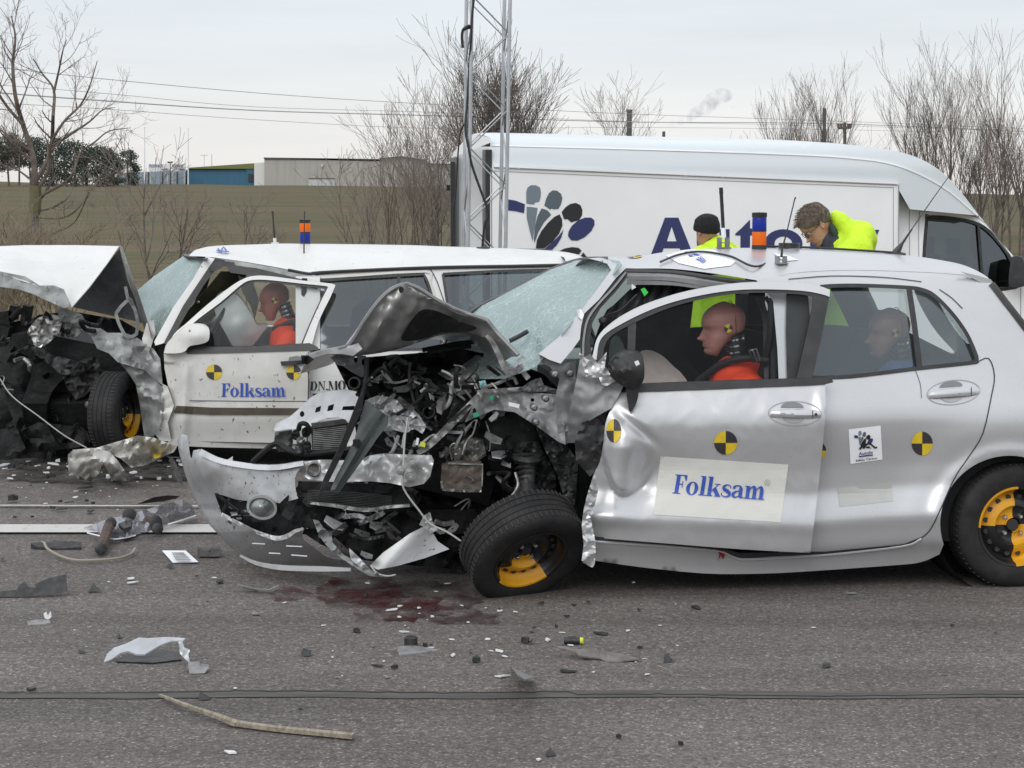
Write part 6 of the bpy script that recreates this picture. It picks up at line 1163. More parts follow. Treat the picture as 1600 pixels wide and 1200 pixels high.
text_decal('emblem_lettering', 'Autoliv', [(1342, 706.5), (1364, 704), (1364, 709), (1342, 711.5)], bmap, NAVY, ps, .0055); text_decal('emblem_lettering', 'Safety Centre', [(1337, 718), (1370, 714), (1370.5, 718.5), (1337.5, 722.5)], bmap, BLKV, ps, .0055)
decal('tape_patch', [([(1309, 763), (1392, 753), (1396, 783), (1312, 792)], (), 0)], bmap, [TAPE], sg_, 8, .002)
# torn door edge, mirror, wing fragments
plate('door_edge_flap', spline([(929, 742), (931, 752), (935, 762), (929, 790), (923, 804), (927, 830), (931, 852), (929, 882), (923, 886), (915, 881), (909, 876), (912, 850), (909, 822), (913, 792), (920, 765)], 2, True), -.03, sm, BRIGHTCR, sg_, .006, 4, crumple=.04, cscale=11, seed=31)
plate('pillar_cover', [(1229, 458), (1262, 456), (1266, 500), (1260, 594), (1230, 596), (1228, 520)], 0, lambda x, y, o: SV.hit(x, y, .014), BLACKP, sg_, .01, 6)
plate('wing_tear', [(903, 548), (915, 560), (933, 568), (948, 550), (945, 574), (960, 579), (980, 577), (983, 582), (972, 590), (948, 603), (940, 601), (936, 590), (916, 589), (912, 574)], -.04, sm, BRIGHTCR, sg_, .006, 3.5, crumple=.045, cscale=17, seed=33); plate('wing_vent', [(950, 582), (978, 576), (981, 581), (953, 593)], -.055, sm, BLACKP, sg_, .01, 4)
plate('door_mirror', spline([(950, 572), (962, 556), (978, 549), (995, 550), (1005, 560), (1007, 585), (1002, 600), (985, 607), (968, 600), (955, 588)], 3, True), 0, lambda x, y, o: sm(x, y, -.06 - .07 * math.exp(-((x - 982) / 22) ** 2 - ((y - 578) / 20) ** 2) + .012 * crum(x, y, 9, 5) * (x < 985)), BLACKP, sg_, .1, 4); plate('mirror_cover', spline([(979, 603), (997, 606), (995, 628), (985, 644), (981, 630)], 3, True), -.05, sm, BLACKP, sg_, .02, 5); plate('mirror_label', [(991, 565), (997, 563), (1000, 569), (994, 572)], -.138, sm, STK, sg_, .002, 4)
plate('front_wing', [(906, 562), (922, 553), (936, 570), (976, 600), (968, 616), (955, 638), (930, 652), (908, 666), (898, 692), (886, 692), (890, 640), (899, 600)], [(906, 562, .08), (976, 600, .0), (900, 690, .12), (930, 650, .02)], sm, GREYSIL, sg_, .006, 5, crumple=.025, cscale=26, seed=34)
plate('wing_edge', [(908, 662), (930, 651), (954, 640), (948, 660), (944, 690), (938, 720), (928, 738), (922, 745), (900, 720), (898, 690)], .05, sm, BLACKP, sg_, .01, 5, crumple=.03, cscale=15, seed=35)
plate('hinge_pillar', [(842, 554), (875, 570), (900, 564), (899, 600), (890, 640), (887, 694), (872, 688), (868, 620), (874, 592), (860, 574), (846, 566)], .16, sm, GREYSIL, sg_, .02, 5, crumple=.02, cscale=18, seed=36)
for x, y in ((891, 584), (867, 585), (835, 637), (853, 623), (838, 660)): b = MB(); b.lathe(sm(x, y, .1), -SV.n, [(.016, -.05), (.016, .004), (.008, .012), (0, .012)], 10); b.done('bolt', STEEL, sg_)
# --- bonnet folded up like a tent
hood_top = spline([(480, 555, 1), (510, 547), (540, 541), (553, 528), (568, 502), (588, 474), (606, 455), (622, 446), (636, 442.5, 1), (655, 450), (680, 466), (715, 484), (748, 495), (762, 500, 1), (775, 517), (792, 535), (810, 554, 1)], 3)
hood_bot = spline([(810, 555, 1), (800, 549), (780, 538), (760, 528), (725, 521), (690, 523), (655, 535), (620, 546), (585, 553), (550, 556), (520, 553)], 3)
hctl = [(480, 555, .50), (540, 541, .34), (636, 443, .30), (762, 500, .20), (810, 554, .12), (655, 535, .44), (720, 522, .40), (590, 552, .46), (620, 480, .30), (690, 500, .34)]
plate('bonnet', hood_top + hood_bot[1:], hctl, sm, UNDERH, sg_, .008, 5, fn=lambda x, y: .02 * crum(x, y, 30, 41) - .035 * math.exp(-((x - 600 + (y - 500) * .6) / 10) ** 2) - .03 * math.exp(-((y - (0.42 * (x - 640) + 452)) / 6) ** 2) * (x > 640), sharp=60)
plate('bonnet_recess', spline([(628, 532), (634, 515), (648, 494), (660, 484), (675, 484), (700, 493), (720, 503), (745, 512), (728, 519), (690, 520), (660, 530)], 3, True), [(628, 532, .41), (660, 484, .30), (745, 512, .28), (690, 521, .38)], sm, BLACKE, sg_, .006, 6)
plate('bonnet_slot', circ(627, 453, 4, 5), .13, sm, BLACKE, sg_, .02, 4); plate('bonnet_slot', circ(719, 502, 3.2, 2), .12, sm, BLACKE, sg_, .02, 4)
b = MB(); b.tube([sm(x, y + .8, float(tps(hctl)(x, y)) - .008) for x, y in hood_top], .010, 6); b.done('bonnet_hem', GREYSIL, sg_)
V = []; K = 8; HT = hood_top
for i, (x, y) in enumerate(HT):
    p0 = sm(x, y, float(tps(hctl)(x, y))); u, l, z = SV.inv(p0)
    for j in range(K + 1): t_ = j / K; V.append(SV.loc(u - .02 * t_, l + (1.5 - l) * t_, z - .006 - .16 * t_ - .10 * (z - .9) * t_ + .03 * noise.noise(Vector((u * 6, t_ * 3, 2)))))
mk('bonnet_skin', V, [(i * (K + 1) + j, (i + 1) * (K + 1) + j, (i + 1) * (K + 1) + j + 1, i * (K + 1) + j + 1) for i in range(len(HT) - 1) for j in range(K)], SIL, sg_, solid=.004)
plate('bonnet_front_lip', [(476, 556), (500, 548), (530, 542), (548, 540), (560, 536), (566, 545), (552, 556), (535, 553), (510, 553), (488, 560)], [(478, 556, .42), (560, 540, .30)], sm, SIL, sg_, .006, 5, crumple=.015, cscale=18); plate('bonnet_latch_panel', [(516, 558), (540, 554), (572, 556), (573, 580), (566, 590), (550, 582), (536, 572), (526, 570)], [(516, 558, .42), (572, 580, .55)], sm, GREYSIL, sg_, .006, 4, crumple=.03, cscale=12, seed=42, holes=[circ(556, 562, 3, 5), circ(568, 566, 3, 5)])
plate('latch', [(470, 556), (482, 556), (490, 562), (480, 570), (472, 568)], .38, sm, BLACKE, sg_, .04, 4, crumple=.04, cscale=6)
plate('bonnet_hinge', strip([(760, 524), (770, 536), (780, 556), (788, 574), (796, 581), (806, 579), (813, 572)], [5, 8, 9, 9, 9, 8, 7], 4), .20, sm, ALU, sg_, .02, 4); plate('bonnet_hinge', strip([(812, 570), (818, 582), (826, 592)], 8, 3), .22, sm, ALU, sg_, .02, 4)
wire('bonnet_stay', [(573, 560, .42), (572, 590, .38), (566, 618, .30), (553, 650, .22), (538, 690, .18)], .012, BLACKE, sg_, sm)
for pts in ([(660, 547, .95), (690, 541, .95), (720, 536, .9), (752, 533, .85)], [(668, 550, .92), (700, 545, .92), (735, 541, .86)], [(796, 533, .50), (810, 526, .50), (824, 518, .52)]): wire('wiper', pts, .012, BLACKP, sg_, sm)
plate('white_paper', [(800, 0), (801, 0), (801, 1)], .9, sm, STK, sg_) if False else None
# --- front panel, radiator, cross-member, grille bar
plate('radiator_support', [(428, 670), (431, 662), (452, 652), (468, 638), (484, 622), (500, 613), (540, 608), (557, 612), (562, 628), (556, 652), (546, 658), (530, 652), (512, 653), (498, 657), (488, 665), (472, 669), (455, 671), (440, 675), (430, 674)], [(428, 670, 1.05), (557, 612, .55), (546, 658, .48), (484, 622, .9)], sm, BRIGHTCR, sg_, .008, 4, holes=[circ(472, 647, 3.6, 4.8, 12), [(492, 645), (494, 637), (502, 634), (500, 643)], [(511, 643), (513, 634), (522, 631), (520, 641)], [(534, 641), (536, 635), (554, 634), (555, 641)]], crumple=.015, cscale=16, seed=43)
plate('radiator_support', [(570, 626), (590, 618), (610, 621), (640, 634), (655, 648), (666, 666), (660, 678), (648, 670), (632, 676), (615, 672), (600, 674), (592, 660), (578, 642)], [(570, 626, .5), (640, 634, .42), (660, 676, .36), (600, 672, .4)], sm, BRIGHTCR, sg_, .008, 3.5, crumple=.08, cscale=13, seed=44)
plate('support_backing', [(440, 672), (470, 640), (500, 616), (556, 614), (556, 650), (500, 655)], 1.15, sm, BLACKE, sg_, .02, 8)  # black sheet added so the support's holes read dark
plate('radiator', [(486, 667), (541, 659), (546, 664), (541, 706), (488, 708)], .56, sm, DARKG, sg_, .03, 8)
for i in range(13): plate('radiator_fin', strip([(489, 671.5 + i * 2.8), (541, 665.5 + i * 3.1)], 1.2, 1), .545, sm, ALU, sg_, .006, 14)
plate('radiator_tank', [(486, 662), (540, 655), (542, 662), (488, 669)], .53, sm, DARKG, sg_, .03, 6)
for k, (x, y) in enumerate(((462, 680), (470, 690), (478, 676), (468, 700), (480, 698))): plate('horn', circ(x, y, 7, 8, 14), .6 - k * .02, sm, [BLACKE, ALU, BLACKE, DARKG, BLACKE][k], sg_, .03, 4, crumple=.03, cscale=7, seed=k)
plate('lamp_bracket', [(430, 676), (442, 674), (456, 672), (458, 690), (455, 706), (434, 706), (428, 692)], .75, sm, DARKG, sg_, .05, 5, crumple=.02, cscale=10)
wire('hose', [(395, 722, .8), (412, 706, .75), (432, 693, .7), (450, 702, .62), (475, 709, .55), (520, 705, .48), (560, 700, .45)], .014, BLACKE, sg_, sm); wire('hose', [(466, 672, .55), (470, 662, .52), (480, 664, .52), (484, 676, .55)], .012, BLACKE, sg_, sm)
plate('crash_beam', [(472, 722), (500, 719), (562, 720), (578, 712), (600, 709), (640, 711), (674, 712), (678, 720), (672, 745), (662, 756), (640, 761), (610, 755), (580, 752), (520, 753), (482, 749), (468, 737)], [(472, 722, .55), (560, 735, .34), (676, 716, .16), (650, 758, .2)], sm, BRIGHTCR, sg_, .02, 4, holes=[circ(490, 733, 9, 11.5, 18)], crumple=.03, cscale=17, seed=45)
for x, y in ((646, 725), (626, 735), (641, 746)): b = MB(); b.lathe(sm(x, y, .12), -SV.n, [(.022, -.03), (.022, .004), (.012, .006), (.012, .016), (0, .018)], 14); b.done('bolt', ALU, sg_)
b = MB(); b.lathe(sm(490, 733, .47), -SV.n, [(.030, -.05), (.036, .01), (.03, .016), (.026, -.04)], 20); b.done('tow_eye', ALU, sg_)
plate('lower_grille', [(466, 752), (520, 754), (600, 757), (640, 763), (652, 790), (600, 800), (540, 792), (480, 792), (464, 775)], .45, sm, BLACKE, sg_, .02, 8, crumple=.04, cscale=24, seed=46)
for i in range(9): plate('grille_slat', strip([(480, 766 + i * 2.6), (560, 770 + i * 2.6), (612, 776 + i * 2.2)], .9, 1), .40, sm, DARKG, sg_, .006, 20)
plate('crossmember', strip([(484, 786), (520, 790), (570, 797), (610, 792), (640, 790)], [3, 5, 6, 5, 4], 4), .36, sm, ALU, sg_, .02, 4, crumple=.02, cscale=9)
plate('grille_bar', [(571, 627), (607, 652), (606, 664), (590, 684), (560, 728), (528, 772), (516, 766), (524, 748), (553, 690)], [(571, 627, .22), (607, 652, .20), (522, 770, .12), (590, 684, .14)], sm, GRILL, sg_, .03, 5, fn=lambda x, y: -.03 * math.exp(-((x - 585 + (y - 660) * .62) / 7) ** 2)); plate('grille_bar_edge', [(560, 622), (568, 622), (566, 640), (540, 700), (512, 756), (502, 780), (496, 779), (505, 750), (534, 690)], [(564, 622, .16), (499, 780, .12)], sm, BLACKE, sg_, .03, 5); b = MB(); b.box(sm(557, 692, .1), (.03, .03, .03)); b.done('grille_clip', BLACKE, sg_)
plate('bumper_side_grille', [(465, 760), (478, 756), (540, 800), (520, 830), (470, 824), (440, 805), (436, 788)], [(465, 760, .5), (520, 830, .5)], sm, BLACKE, sg_, .02, 7, crumple=.05, cscale=20)
bump = spline([(277, 690), (284, 678, 1), (293, 681, 1), (298, 716), (302, 704, 1), (312, 702, 1), (315, 711, 1), (350, 719), (364, 713, 1), (363, 723, 1), (420, 727), (475, 720, 1), (477, 727, 1), (464, 738), (461, 758), (466, 779, 1), (436, 786), (424, 779), (408, 775), (394, 783, 1), (372, 781), (352, 775), (335, 770, 1), (341, 790), (347, 804, 1), (375, 820), (388, 822), (400, 832), (416, 834), (430, 843), (448, 839), (460, 831), (475, 826, 1), (473, 841), (492, 856), (512, 870), (546, 876, 1), (548, 890, 1), (480, 890), (430, 885), (390, 880), (368, 862), (344, 838), (320, 810), (300, 770), (286, 730)], 3, True)
bctl = [(284, 680, 1.85), (300, 770, 1.62), (320, 740, 1.15), (350, 800, 1.05), (350, 730, .98), (420, 740, .66), (470, 740, .46), (546, 885, .34), (390, 870, .78), (344, 838, 1.15), (300, 710, 1.4)]
plate('front_bumper', bump, bctl, sm, SILD, sg_, .006, 5, sharp=60, fn=lambda x, y: .012 * crum(x, y, 40, 47) + .03 * math.exp(-((y - (800 + (x - 350) * .32)) / 8) ** 2) * (y > 790) + .006 * max(0, y - 828 - max(0, (x - 430) * .12)))
plate('bumper_lip', strip([(346, 803), (375, 819), (400, 831), (430, 841), (448, 838), (461, 830), (474, 826)], [5, 6, 5, 7, 7, 5, 4], 3), [(346, 803, 1.02), (474, 826, .42)], sm, BRIGHTCR, sg_, .004, 3, crumple=.02, cscale=5); plate('bumper_edge', strip([(312, 706), (350, 722), (420, 731), (474, 724)], [9, 8, 8, 7], 4), [(312, 706, 1.2), (350, 722, .97), (420, 731, .65), (474, 724, .45)], sm, BRIGHTCR, sg_, .02, 4); plate('bumper_skirt', strip([(375, 868), (400, 880), (440, 887), (500, 889), (548, 890)], [3, 6, 8, 8, 5], 3), [(375, 868, .8), (548, 890, .3)], sm, BRIGHTCR, sg_, .01, 5)
for x0, y0, x1, y1 in ((394, 849, 414, 850), (447, 853, 472, 854), (420, 864, 438, 865), (455, 867, 480, 869)): plate('slit', strip([(x0, y0), (x1, y1)], 1.7, 1), float(tps(bctl)(x0, y0)) - .02, sm, STK, sg_, .002, 8)
plate('fog_lamp', circ(409, 793, 21, 16, 24, rot=12), .62, sm, LAMPG, sg_, .05, 5, fn=lambda x, y: -.05 * math.exp(-((x - 409) / 14) ** 2 - ((y - 793) / 12) ** 2)); el = circ(409, 793, 22, 17, 30, rot=12); plate('fog_lamp_ring', strip(el + [el[0]], 4, 1), .60, sm, SILD, sg_, .03, 4)
for pts in ([(348, 800), (358, 780)], [(376, 784), (379, 815)], [(338, 772), (372, 800)], [(360, 808), (395, 808)]): plate('bumper_strut', strip(pts, 4, 1), .9, sm, BLACKE, sg_, .02, 6)
for i in range(10):
    rj2 = random.Random(300 + i); x, y = rj2.uniform(355, 392), rj2.uniform(792, 815); plate('torn_foam', strip([(x, y), (x + rj2.uniform(4, 12), y + rj2.uniform(-4, 4))], rj2.uniform(2, 4), 1), .88, sm, [DARKG, ALU, BRIGHTCR][i % 3], sg_, .01, 3)
plate('bumper_cavity', [(335, 770), (394, 783), (436, 786), (475, 800), (480, 828), (450, 842), (400, 832), (347, 804)], [(335, 770, 1.35), (480, 820, .8), (400, 800, 1.1)], sm, BLACKE, sg_, .01, 8, crumple=.05, cscale=14)
plate('wing_remains', [(578, 884), (598, 864), (640, 834), (664, 822), (676, 832), (684, 846), (702, 858), (664, 872), (622, 884), (590, 890)], [(578, 884, .30), (664, 822, .25), (702, 858, .05)], sm, SILD, sg_, .008, 4.5, fn=lambda x, y: .05 * math.exp(-((x - 640 + (y - 850) * .9) / 25) ** 2)); plate('wing_remains', [(655, 820), (662, 806), (672, 800), (676, 815), (684, 828), (672, 834), (664, 824)], .22, sm, BRIGHTCR, sg_, .006, 3.5, crumple=.04, cscale=8)
plate('torn_strip', [(489, 812), (498, 814), (506, 825), (518, 834), (520, 848), (538, 868), (566, 884), (604, 902), (576, 900), (545, 880), (522, 864), (508, 850), (498, 836)], [(489, 812, .42), (604, 902, .12)], sm, GREYSIL, sg_, .01, 4, crumple=.05, cscale=12, seed=51); plate('torn_strip', [(545, 856), (556, 866), (566, 876), (580, 892), (560, 884), (548, 874)], .2, sm, SILD, sg_, .006, 4, crumple=.02, cscale=8)
plate('undertray', [(470, 830), (520, 812), (600, 800), (660, 800), (680, 840), (600, 880), (550, 872), (500, 850)], .62, sm, BLACKE, sg_, .01, 8, crumple=.08, cscale=26, seed=52)
for pts, w_, m in (([(536, 808), (560, 806), (575, 812)], 7, BRIGHTCR), ([(560, 818), (590, 806), (600, 800)], 8, ALU), ([(545, 835), (570, 842), (600, 838)], 5, DARKG), ([(620, 800), (600, 815), (590, 832)], 6, DARKG), ([(585, 830), (604, 826), (612, 836)], 9, DARKG)): plate('torn_bracket', strip(pts, w_, 4), .45, sm, m, sg_, .01, 3.5, crumple=.03, cscale=9)
# --- engine bay
plate('engine_bay_backing', [(520, 560), (575, 558), (650, 552), (720, 545), (790, 560), (850, 585), (885, 620), (905, 700), (905, 780), (890, 860), (720, 890), (600, 880), (540, 800), (560, 720), (660, 690), (560, 640)], [(575, 560, 1.2), (850, 590, .7), (600, 880, .8), (890, 860, .6), (700, 700, .95)], sm, BLACKE, sg_, .01, 10, crumple=.12, cscale=34, seed=53)  # added black backing that makes the open bay read dark
b = MB(); b.box(sm(690, 690, 1.05), (.6, .6, .42), Matrix.Rotation(.25, 3, 'Y')); b.box(sm(640, 660, 1.1), (.5, .5, .25), Matrix.Rotation(-.15, 3, 'Y')); b.done('engine', BLACKE, sg_)
plate('fuse_box', [(704, 598), (712, 590), (735, 584), (748, 588), (750, 600), (742, 612), (716, 618), (705, 612)], .5, sm, ALU, sg_, .1, 4, crumple=.04, cscale=10); plate('fuse_box', [(712, 616), (745, 606), (746, 640), (722, 660), (700, 655)], .55, sm, DARKG, sg_, .1, 5, crumple=.03, cscale=12)
plate('inner_wing', [(752, 612), (800, 611), (870, 616), (880, 640), (884, 695), (872, 690), (836, 664), (804, 644), (772, 640), (744, 652), (726, 660), (740, 632)], [(752, 612, .42), (880, 640, .2), (730, 655, .4)], sm, GREYSIL, sg_, .01, 4, crumple=.04, cscale=20, seed=54, holes=[circ(832, 625, 3, 3, 10), circ(852, 622, 3, 3, 10), circ(768, 620, 4, 4, 10)])
plate('inner_wing_top', strip([(745, 612), (800, 609), (845, 608), (880, 614)], [4, 6, 8, 5], 3), .30, sm, ALU, sg_, .02, 4, crumple=.02, cscale=10); plate('cowl_bracket', [(815, 606), (830, 595), (845, 590), (850, 602), (866, 608), (850, 612), (824, 612)], .28, sm, GREYSIL, sg_, .01, 4, crumple=.03, cscale=8)
plate('inner_wing_lower', [(836, 664), (872, 690), (886, 696), (904, 722), (898, 790), (882, 780), (870, 740), (850, 700)], .40, sm, DARKG, sg_, .01, 5, crumple=.07, cscale=16, seed=55); plate('inner_wing_lower', [(800, 690), (840, 690), (868, 740), (870, 790), (840, 790), (815, 760)], .50, sm, DARKG, sg_, .01, 5, crumple=.08, cscale=18, seed=56)
b = MB(); b.lathe(sm(795, 690, .55), (.12, -1, .25), [(.17, -.1), (.165, 0), (.14, .04), (.10, .06), (.05, .05), (0, .05)], 28); b.done('strut_dome', BLACKE, sg_); b = MB(); b.lathe(sm(824, 712, .42), (.05, -.25, 1), [(.075, -.02), (.085, 0), (.075, .02), (.04, .03)], 20); b.tube([sm(824, 712, .42), sm(822, 790, .35)], .045, 12); b.tube([sm(822, 760, .36), sm(826, 800, .32)], .06, 12); b.done('shock_absorber', DARKCR, sg_)
for i in range(7): b = MB(); z_ = i; b.tube([sm(808 + 17 * math.cos(t_) + 14, 716 + i * 9 + 5 * math.sin(t_), .42 + .07 * math.sin(t_)) for t_ in np.linspace(0, 6.283, 18)], .008, 5); b.done('spring_coil', DARKCR, sg_)
plate('chassis_leg', strip([(760, 606), (735, 632), (700, 668), (668, 698), (652, 708)], [7, 9, 11, 10, 7], 4), .30, sm, ALU, sg_, .03, 4, crumple=.025, cscale=12, seed=57); plate('chassis_leg', strip([(700, 660), (720, 645), (735, 632)], 4, 3), .27, sm, BLACKE, sg_, .02, 4)
plate('gearbox_core', [(690, 728), (712, 722), (752, 724), (756, 740), (752, 767), (720, 768), (688, 764)], .32, sm, RUST, sg_, .08, 4, crumple=.02, cscale=8); plate('core_bracket', strip([(690, 752), (692, 765), (720, 767), (752, 767)], 4, 1), .29, sm, ALU, sg_, .02, 4, crumple=.02, cscale=5); plate('core_bracket', strip([(700, 724), (754, 726), (753, 760)], 2.5, 1), .30, sm, ALU, sg_, .02, 4)
plate('mount_block', [(716, 690), (735, 684), (756, 690), (760, 712), (740, 724), (712, 722), (704, 706)], .45, sm, ALU, sg_, .08, 4, crumple=.08, cscale=9, seed=58); plate('mount_block', [(640, 700), (655, 690), (672, 700), (668, 712), (650, 712)], .42, sm, DARKG, sg_, .05, 4, crumple=.05, cscale=8)
for x, y, r in ((672, 645, .032), (556, 600, .03), (745, 665, .02)): b = MB(); b.lathe(sm(x, y, .42), (-.2, -1, .25), [(r, -.1), (r, .03), (r * .75, .03), (r * .7, -.05)], 18); b.done('hose_end', BLACKE, sg_)
plate('yellow_tag', [(657, 690), (665, 692), (664, 699), (656, 697)], .25, sm, mat('yellow_tag', (.62, .66, .05), .5), sg_, .004, 4); plate('white_tag', [(651, 684), (655, 685), (653, 696), (649, 695)], .25, sm, STK, sg_, .004, 4); plate('green_clip', [(739, 646), (747, 644), (749, 650), (741, 653)], .25, sm, DGREEN, sg_, .01, 4); plate('green_clip', [(764, 618), (772, 617), (771, 625), (765, 624)], .30, sm, DGREEN, sg_, .01, 4); plate('broken_glass', [(748, 596), (758, 594), (762, 604), (757, 612), (750, 606)], .4, sm, mat('aqua_glass', (.30, .55, .55), .15), sg_, .01, 3.5, crumple=.03, cscale=6); plate('white_label', [(795, 628), (812, 632), (811, 638), (795, 634)], .22, sm, STK, sg_, .004, 5)
for pts, r, m in (([(705, 600, .4), (704, 622, .38), (696, 636, .38), (682, 638, .38)], .010, PALEW), ([(664, 604, .45), (670, 615, .43), (674, 630, .42), (672, 638, .4)], .009, PALEW), ([(657, 612, .45), (668, 606, .44), (676, 620, .44), (675, 634, .42)], .007, PALEW), ([(641, 566, .5), (640, 590, .48), (645, 620, .44), (652, 640, .42), (662, 650, .4)], .009, BLACKE),
                  ([(637, 652, .2), (632, 690, .18), (630, 740, .14), (631, 764, .14), (655, 798, .14), (672, 818, .14), (700, 832, .12), (721, 846, .1)], .0045, PALEW), ([(634, 660, .2), (640, 672, .2), (632, 678, .2), (628, 700, .2)], .004, PALEW), ([(805, 738, .3), (809, 760, .28), (792, 784, .24), (772, 802, .2), (757, 820, .16)], .007, ALU), ([(600, 596, .6), (620, 598, .6), (640, 594, .6), (656, 600, .6)], .006, PALEW), ([(752, 606, .35), (775, 600, .35), (800, 590, .33), (808, 600, .33)], .009, ALU), ([(580, 885, .2), (590, 896, .15), (605, 900, .12), (618, 898, .1)], .004, PALEW)): wire('wire' if r < .008 else 'hose', pts, r, m, sg_, sm)
rj = random.Random(91)
for i in range(78):
    x = rj.uniform(570, 890); y = rj.uniform(562, 860)
    if y > 790 and x > 700 or y < 575 + (x - 640) * .1 and x > 740 or (x > 860 and y < 700): continue
    a = rj.uniform(0, 3.14); L_ = rj.uniform(9, 34); w_ = rj.uniform(3, 11); pts = [(x, y), (x + L_ * .5 * math.cos(a) + rj.uniform(-5, 5), y + L_ * .5 * math.sin(a) + rj.uniform(-5, 5)), (x + L_ * math.cos(a), y + L_ * math.sin(a))]
    l = .42 + rj.random() * .4; plate(rj.choice(['torn_bracket', 'engine_part', 'bent_plate']), strip(pts, [w_, w_ * .6, w_ * .9], 3), [(x, y, l), (pts[2][0], pts[2][1], l + rj.uniform(-.15, .15))], sm, rj.choice([BLACKE, DARKCR, DARKCR, DARKG, DARKG, ALU, BRIGHTCR]), sg_, rj.uniform(.008, .05), 4.5, crumple=.05, cscale=10, seed=i)
for i in range(34):
    x = rj.uniform(560, 860); y = rj.uniform(565, 800); l = rj.uniform(.3, .6); pts = [(x, y, l)]
    for k in range(4): x += rj.uniform(-20, 24); y += rj.uniform(-16, 20); pts.append((x, y, l + rj.uniform(-.1, .1)))
    wire('hose' if i % 3 == 0 else 'wire', pts, .011 if i % 3 == 0 else .004, BLACKE if i % 4 else ALU, sg_, sm)
b = MB(); b.box(SV.loc(uF - .45, 1.0, .26), (.7, .7, .12), Matrix.Rotation(math.radians(8), 3, 'Z')); b.done('subframe', BLACKE, sg_)
rj = random.Random(404)
for i in range(58):
    if i % 3 < 2: x, y, l = rj.uniform(575, 800), rj.uniform(572, 720), rj.uniform(.30, .62)
    else: x, y, l = rj.uniform(490, 700), rj.uniform(795, 868), rj.uniform(.28, .5)
    a = rj.uniform(-.9, .9); L_ = rj.uniform(12, 38); w_ = rj.uniform(3, 9); c_, s_ = math.cos(a), math.sin(a); bx = rj.uniform(-.3, .3)
    P = [(x, y), (x + L_ * c_, y + L_ * s_), (x + L_ * c_ * 1.02 - w_ * s_, y + L_ * s_ + w_ * c_), (x + L_ * .55 * c_ - w_ * 1.5 * s_, y + L_ * .55 * s_ + w_ * 1.5 * c_), (x - w_ * s_, y + w_ * c_)]
    plate(rj.choice(['support_rail', 'folded_flange', 'mounting_plate']), P, [(x, y, l), (P[1][0], P[1][1], l + rj.uniform(-.1, .1)), (P[3][0], P[3][1], l + rj.uniform(-.12, .12))], sm, rj.choice([DARKG, GREYSIL, GREYSIL, ALU, BRIGHTCR, DARKCR]), sg_, .006, 5, crumple=.012, cscale=16, seed=i, holes=[circ(x + L_ * .5 * c_ - w_ * .6 * s_, y + L_ * .5 * s_ + w_ * .6 * c_, 1.5, 1.5, 8)] if w_ > 5 else ())
for i in range(22):
    x = rj.uniform(590, 780); y = rj.uniform(570, 690); l = rj.uniform(.26, .45); pts = [(x, y, l)]; dx, dy = rj.uniform(-14, 18), rj.uniform(4, 18)
    for k in range(4): x += dx + rj.uniform(-8, 8); y += dy + rj.uniform(-9, 9); pts.append((x, y, l + rj.uniform(-.05, .05)))
    wire('wire', pts, rj.choice([.003, .004, .006, .009]), rj.choice([BLACKE, BLACKE, PALEW, ALU, DARKG]), sg_, sm)
# wheels
wheel(sg_, 'wheel', SV.lat(1578, 818, .105), -SV.n, .296, .180, .182, [YEL, BLKPAINT], rot=math.pi, dish=.045)
ax2 = (-SV.n * .74 + SV.a * .28 + Vector((0, 0, -.60))).normalized(); wheel(sg_, 'wheel', SV.lat(818, 853, .10), ax2, .285, .185, .172, [BLKPAINT, YEL], sect=(0, 0, 1, 0), rot=math.pi * .25, dish=.045)  # upper yellow quarter painted black for the shade and dirt over it
for u in (SV.inv(SV.lat(1578, 818, 1.55))[0], SV.inv(SV.lat(790, 818, 1.55))[0]): wheel(sg_, 'wheel', SV.loc(u, 1.58, .29), SV.n, .29, .18, .18, [YEL, BLKPAINT])
# roof gear
p = onroof(1186, 389); beacon(sg_, p - Vector((0, 0, .004)), .0375, .185, [AMB, BLUL])
def bracket_aerial(x, y, w_, h_, rod, r, sl=None):
    b = MB(); q = onroof(x, y); b.box(q + Vector((0, 0, h_ / 2 + .002)), (w_, w_, .004), Matrix.Rotation(.3, 3, 'Z')); b.box(q + Vector((0, 0, .004)), (w_ * 1.2, w_, .006), Matrix.Rotation(.3, 3, 'Z')); b.box(q + Vector((-w_ * .45, 0, h_ / 2)), (.005, w_, h_), Matrix.Rotation(.3, 3, 'Z')); b.box(q + Vector((w_ * .3, -w_ * .3, h_ / 2)), (w_ * .5, .005, h_), Matrix.Rotation(.3, 3, 'Z')); o = b.done('aerial_bracket', STEEL, sg_)
    inv = SV.inv(q)[1]; b = MB(); b.tube([sm(px, py, inv) for px, py in rod], r, 8); b.done('aerial_rod', BLACKP, o); 
    if sl: b = MB(); b.tube([sm(px, py, inv) for px, py in sl], .0125, 10); b.done('aerial_sleeve', STK, o)
bracket_aerial(1221, 413, .045, .04, [(1221, 402), (1222, 390), (1230, 360), (1241, 314), (1243, 308)], [.007, .005, .003, .003, .004])
bracket_aerial(1131, 388.5, .05, .055, [(1130, 357), (1128, 320), (1127, 304), (1127, 303), (1126.5, 293)], [.009, .009, .009, .010, .010], [(1131, 373), (1130, 356)])
b = MB(); q = onroof(1398, 397); l_ = SV.inv(q)[1]; b.tube([q, sm(1404, 389, l_), sm(1410, 380, l_), sm(1425, 358, l_)], [.020, .016, .007, .004], 8); b.tube([sm(1424, 359, l_), sm(1455, 314, l_), sm(1483, 275, l_)], [.003, .0026, .002], 6); b.ell(q, (.06, .03, .012), None, 12); b.done('roof_aerial', BLACKP, sg_)
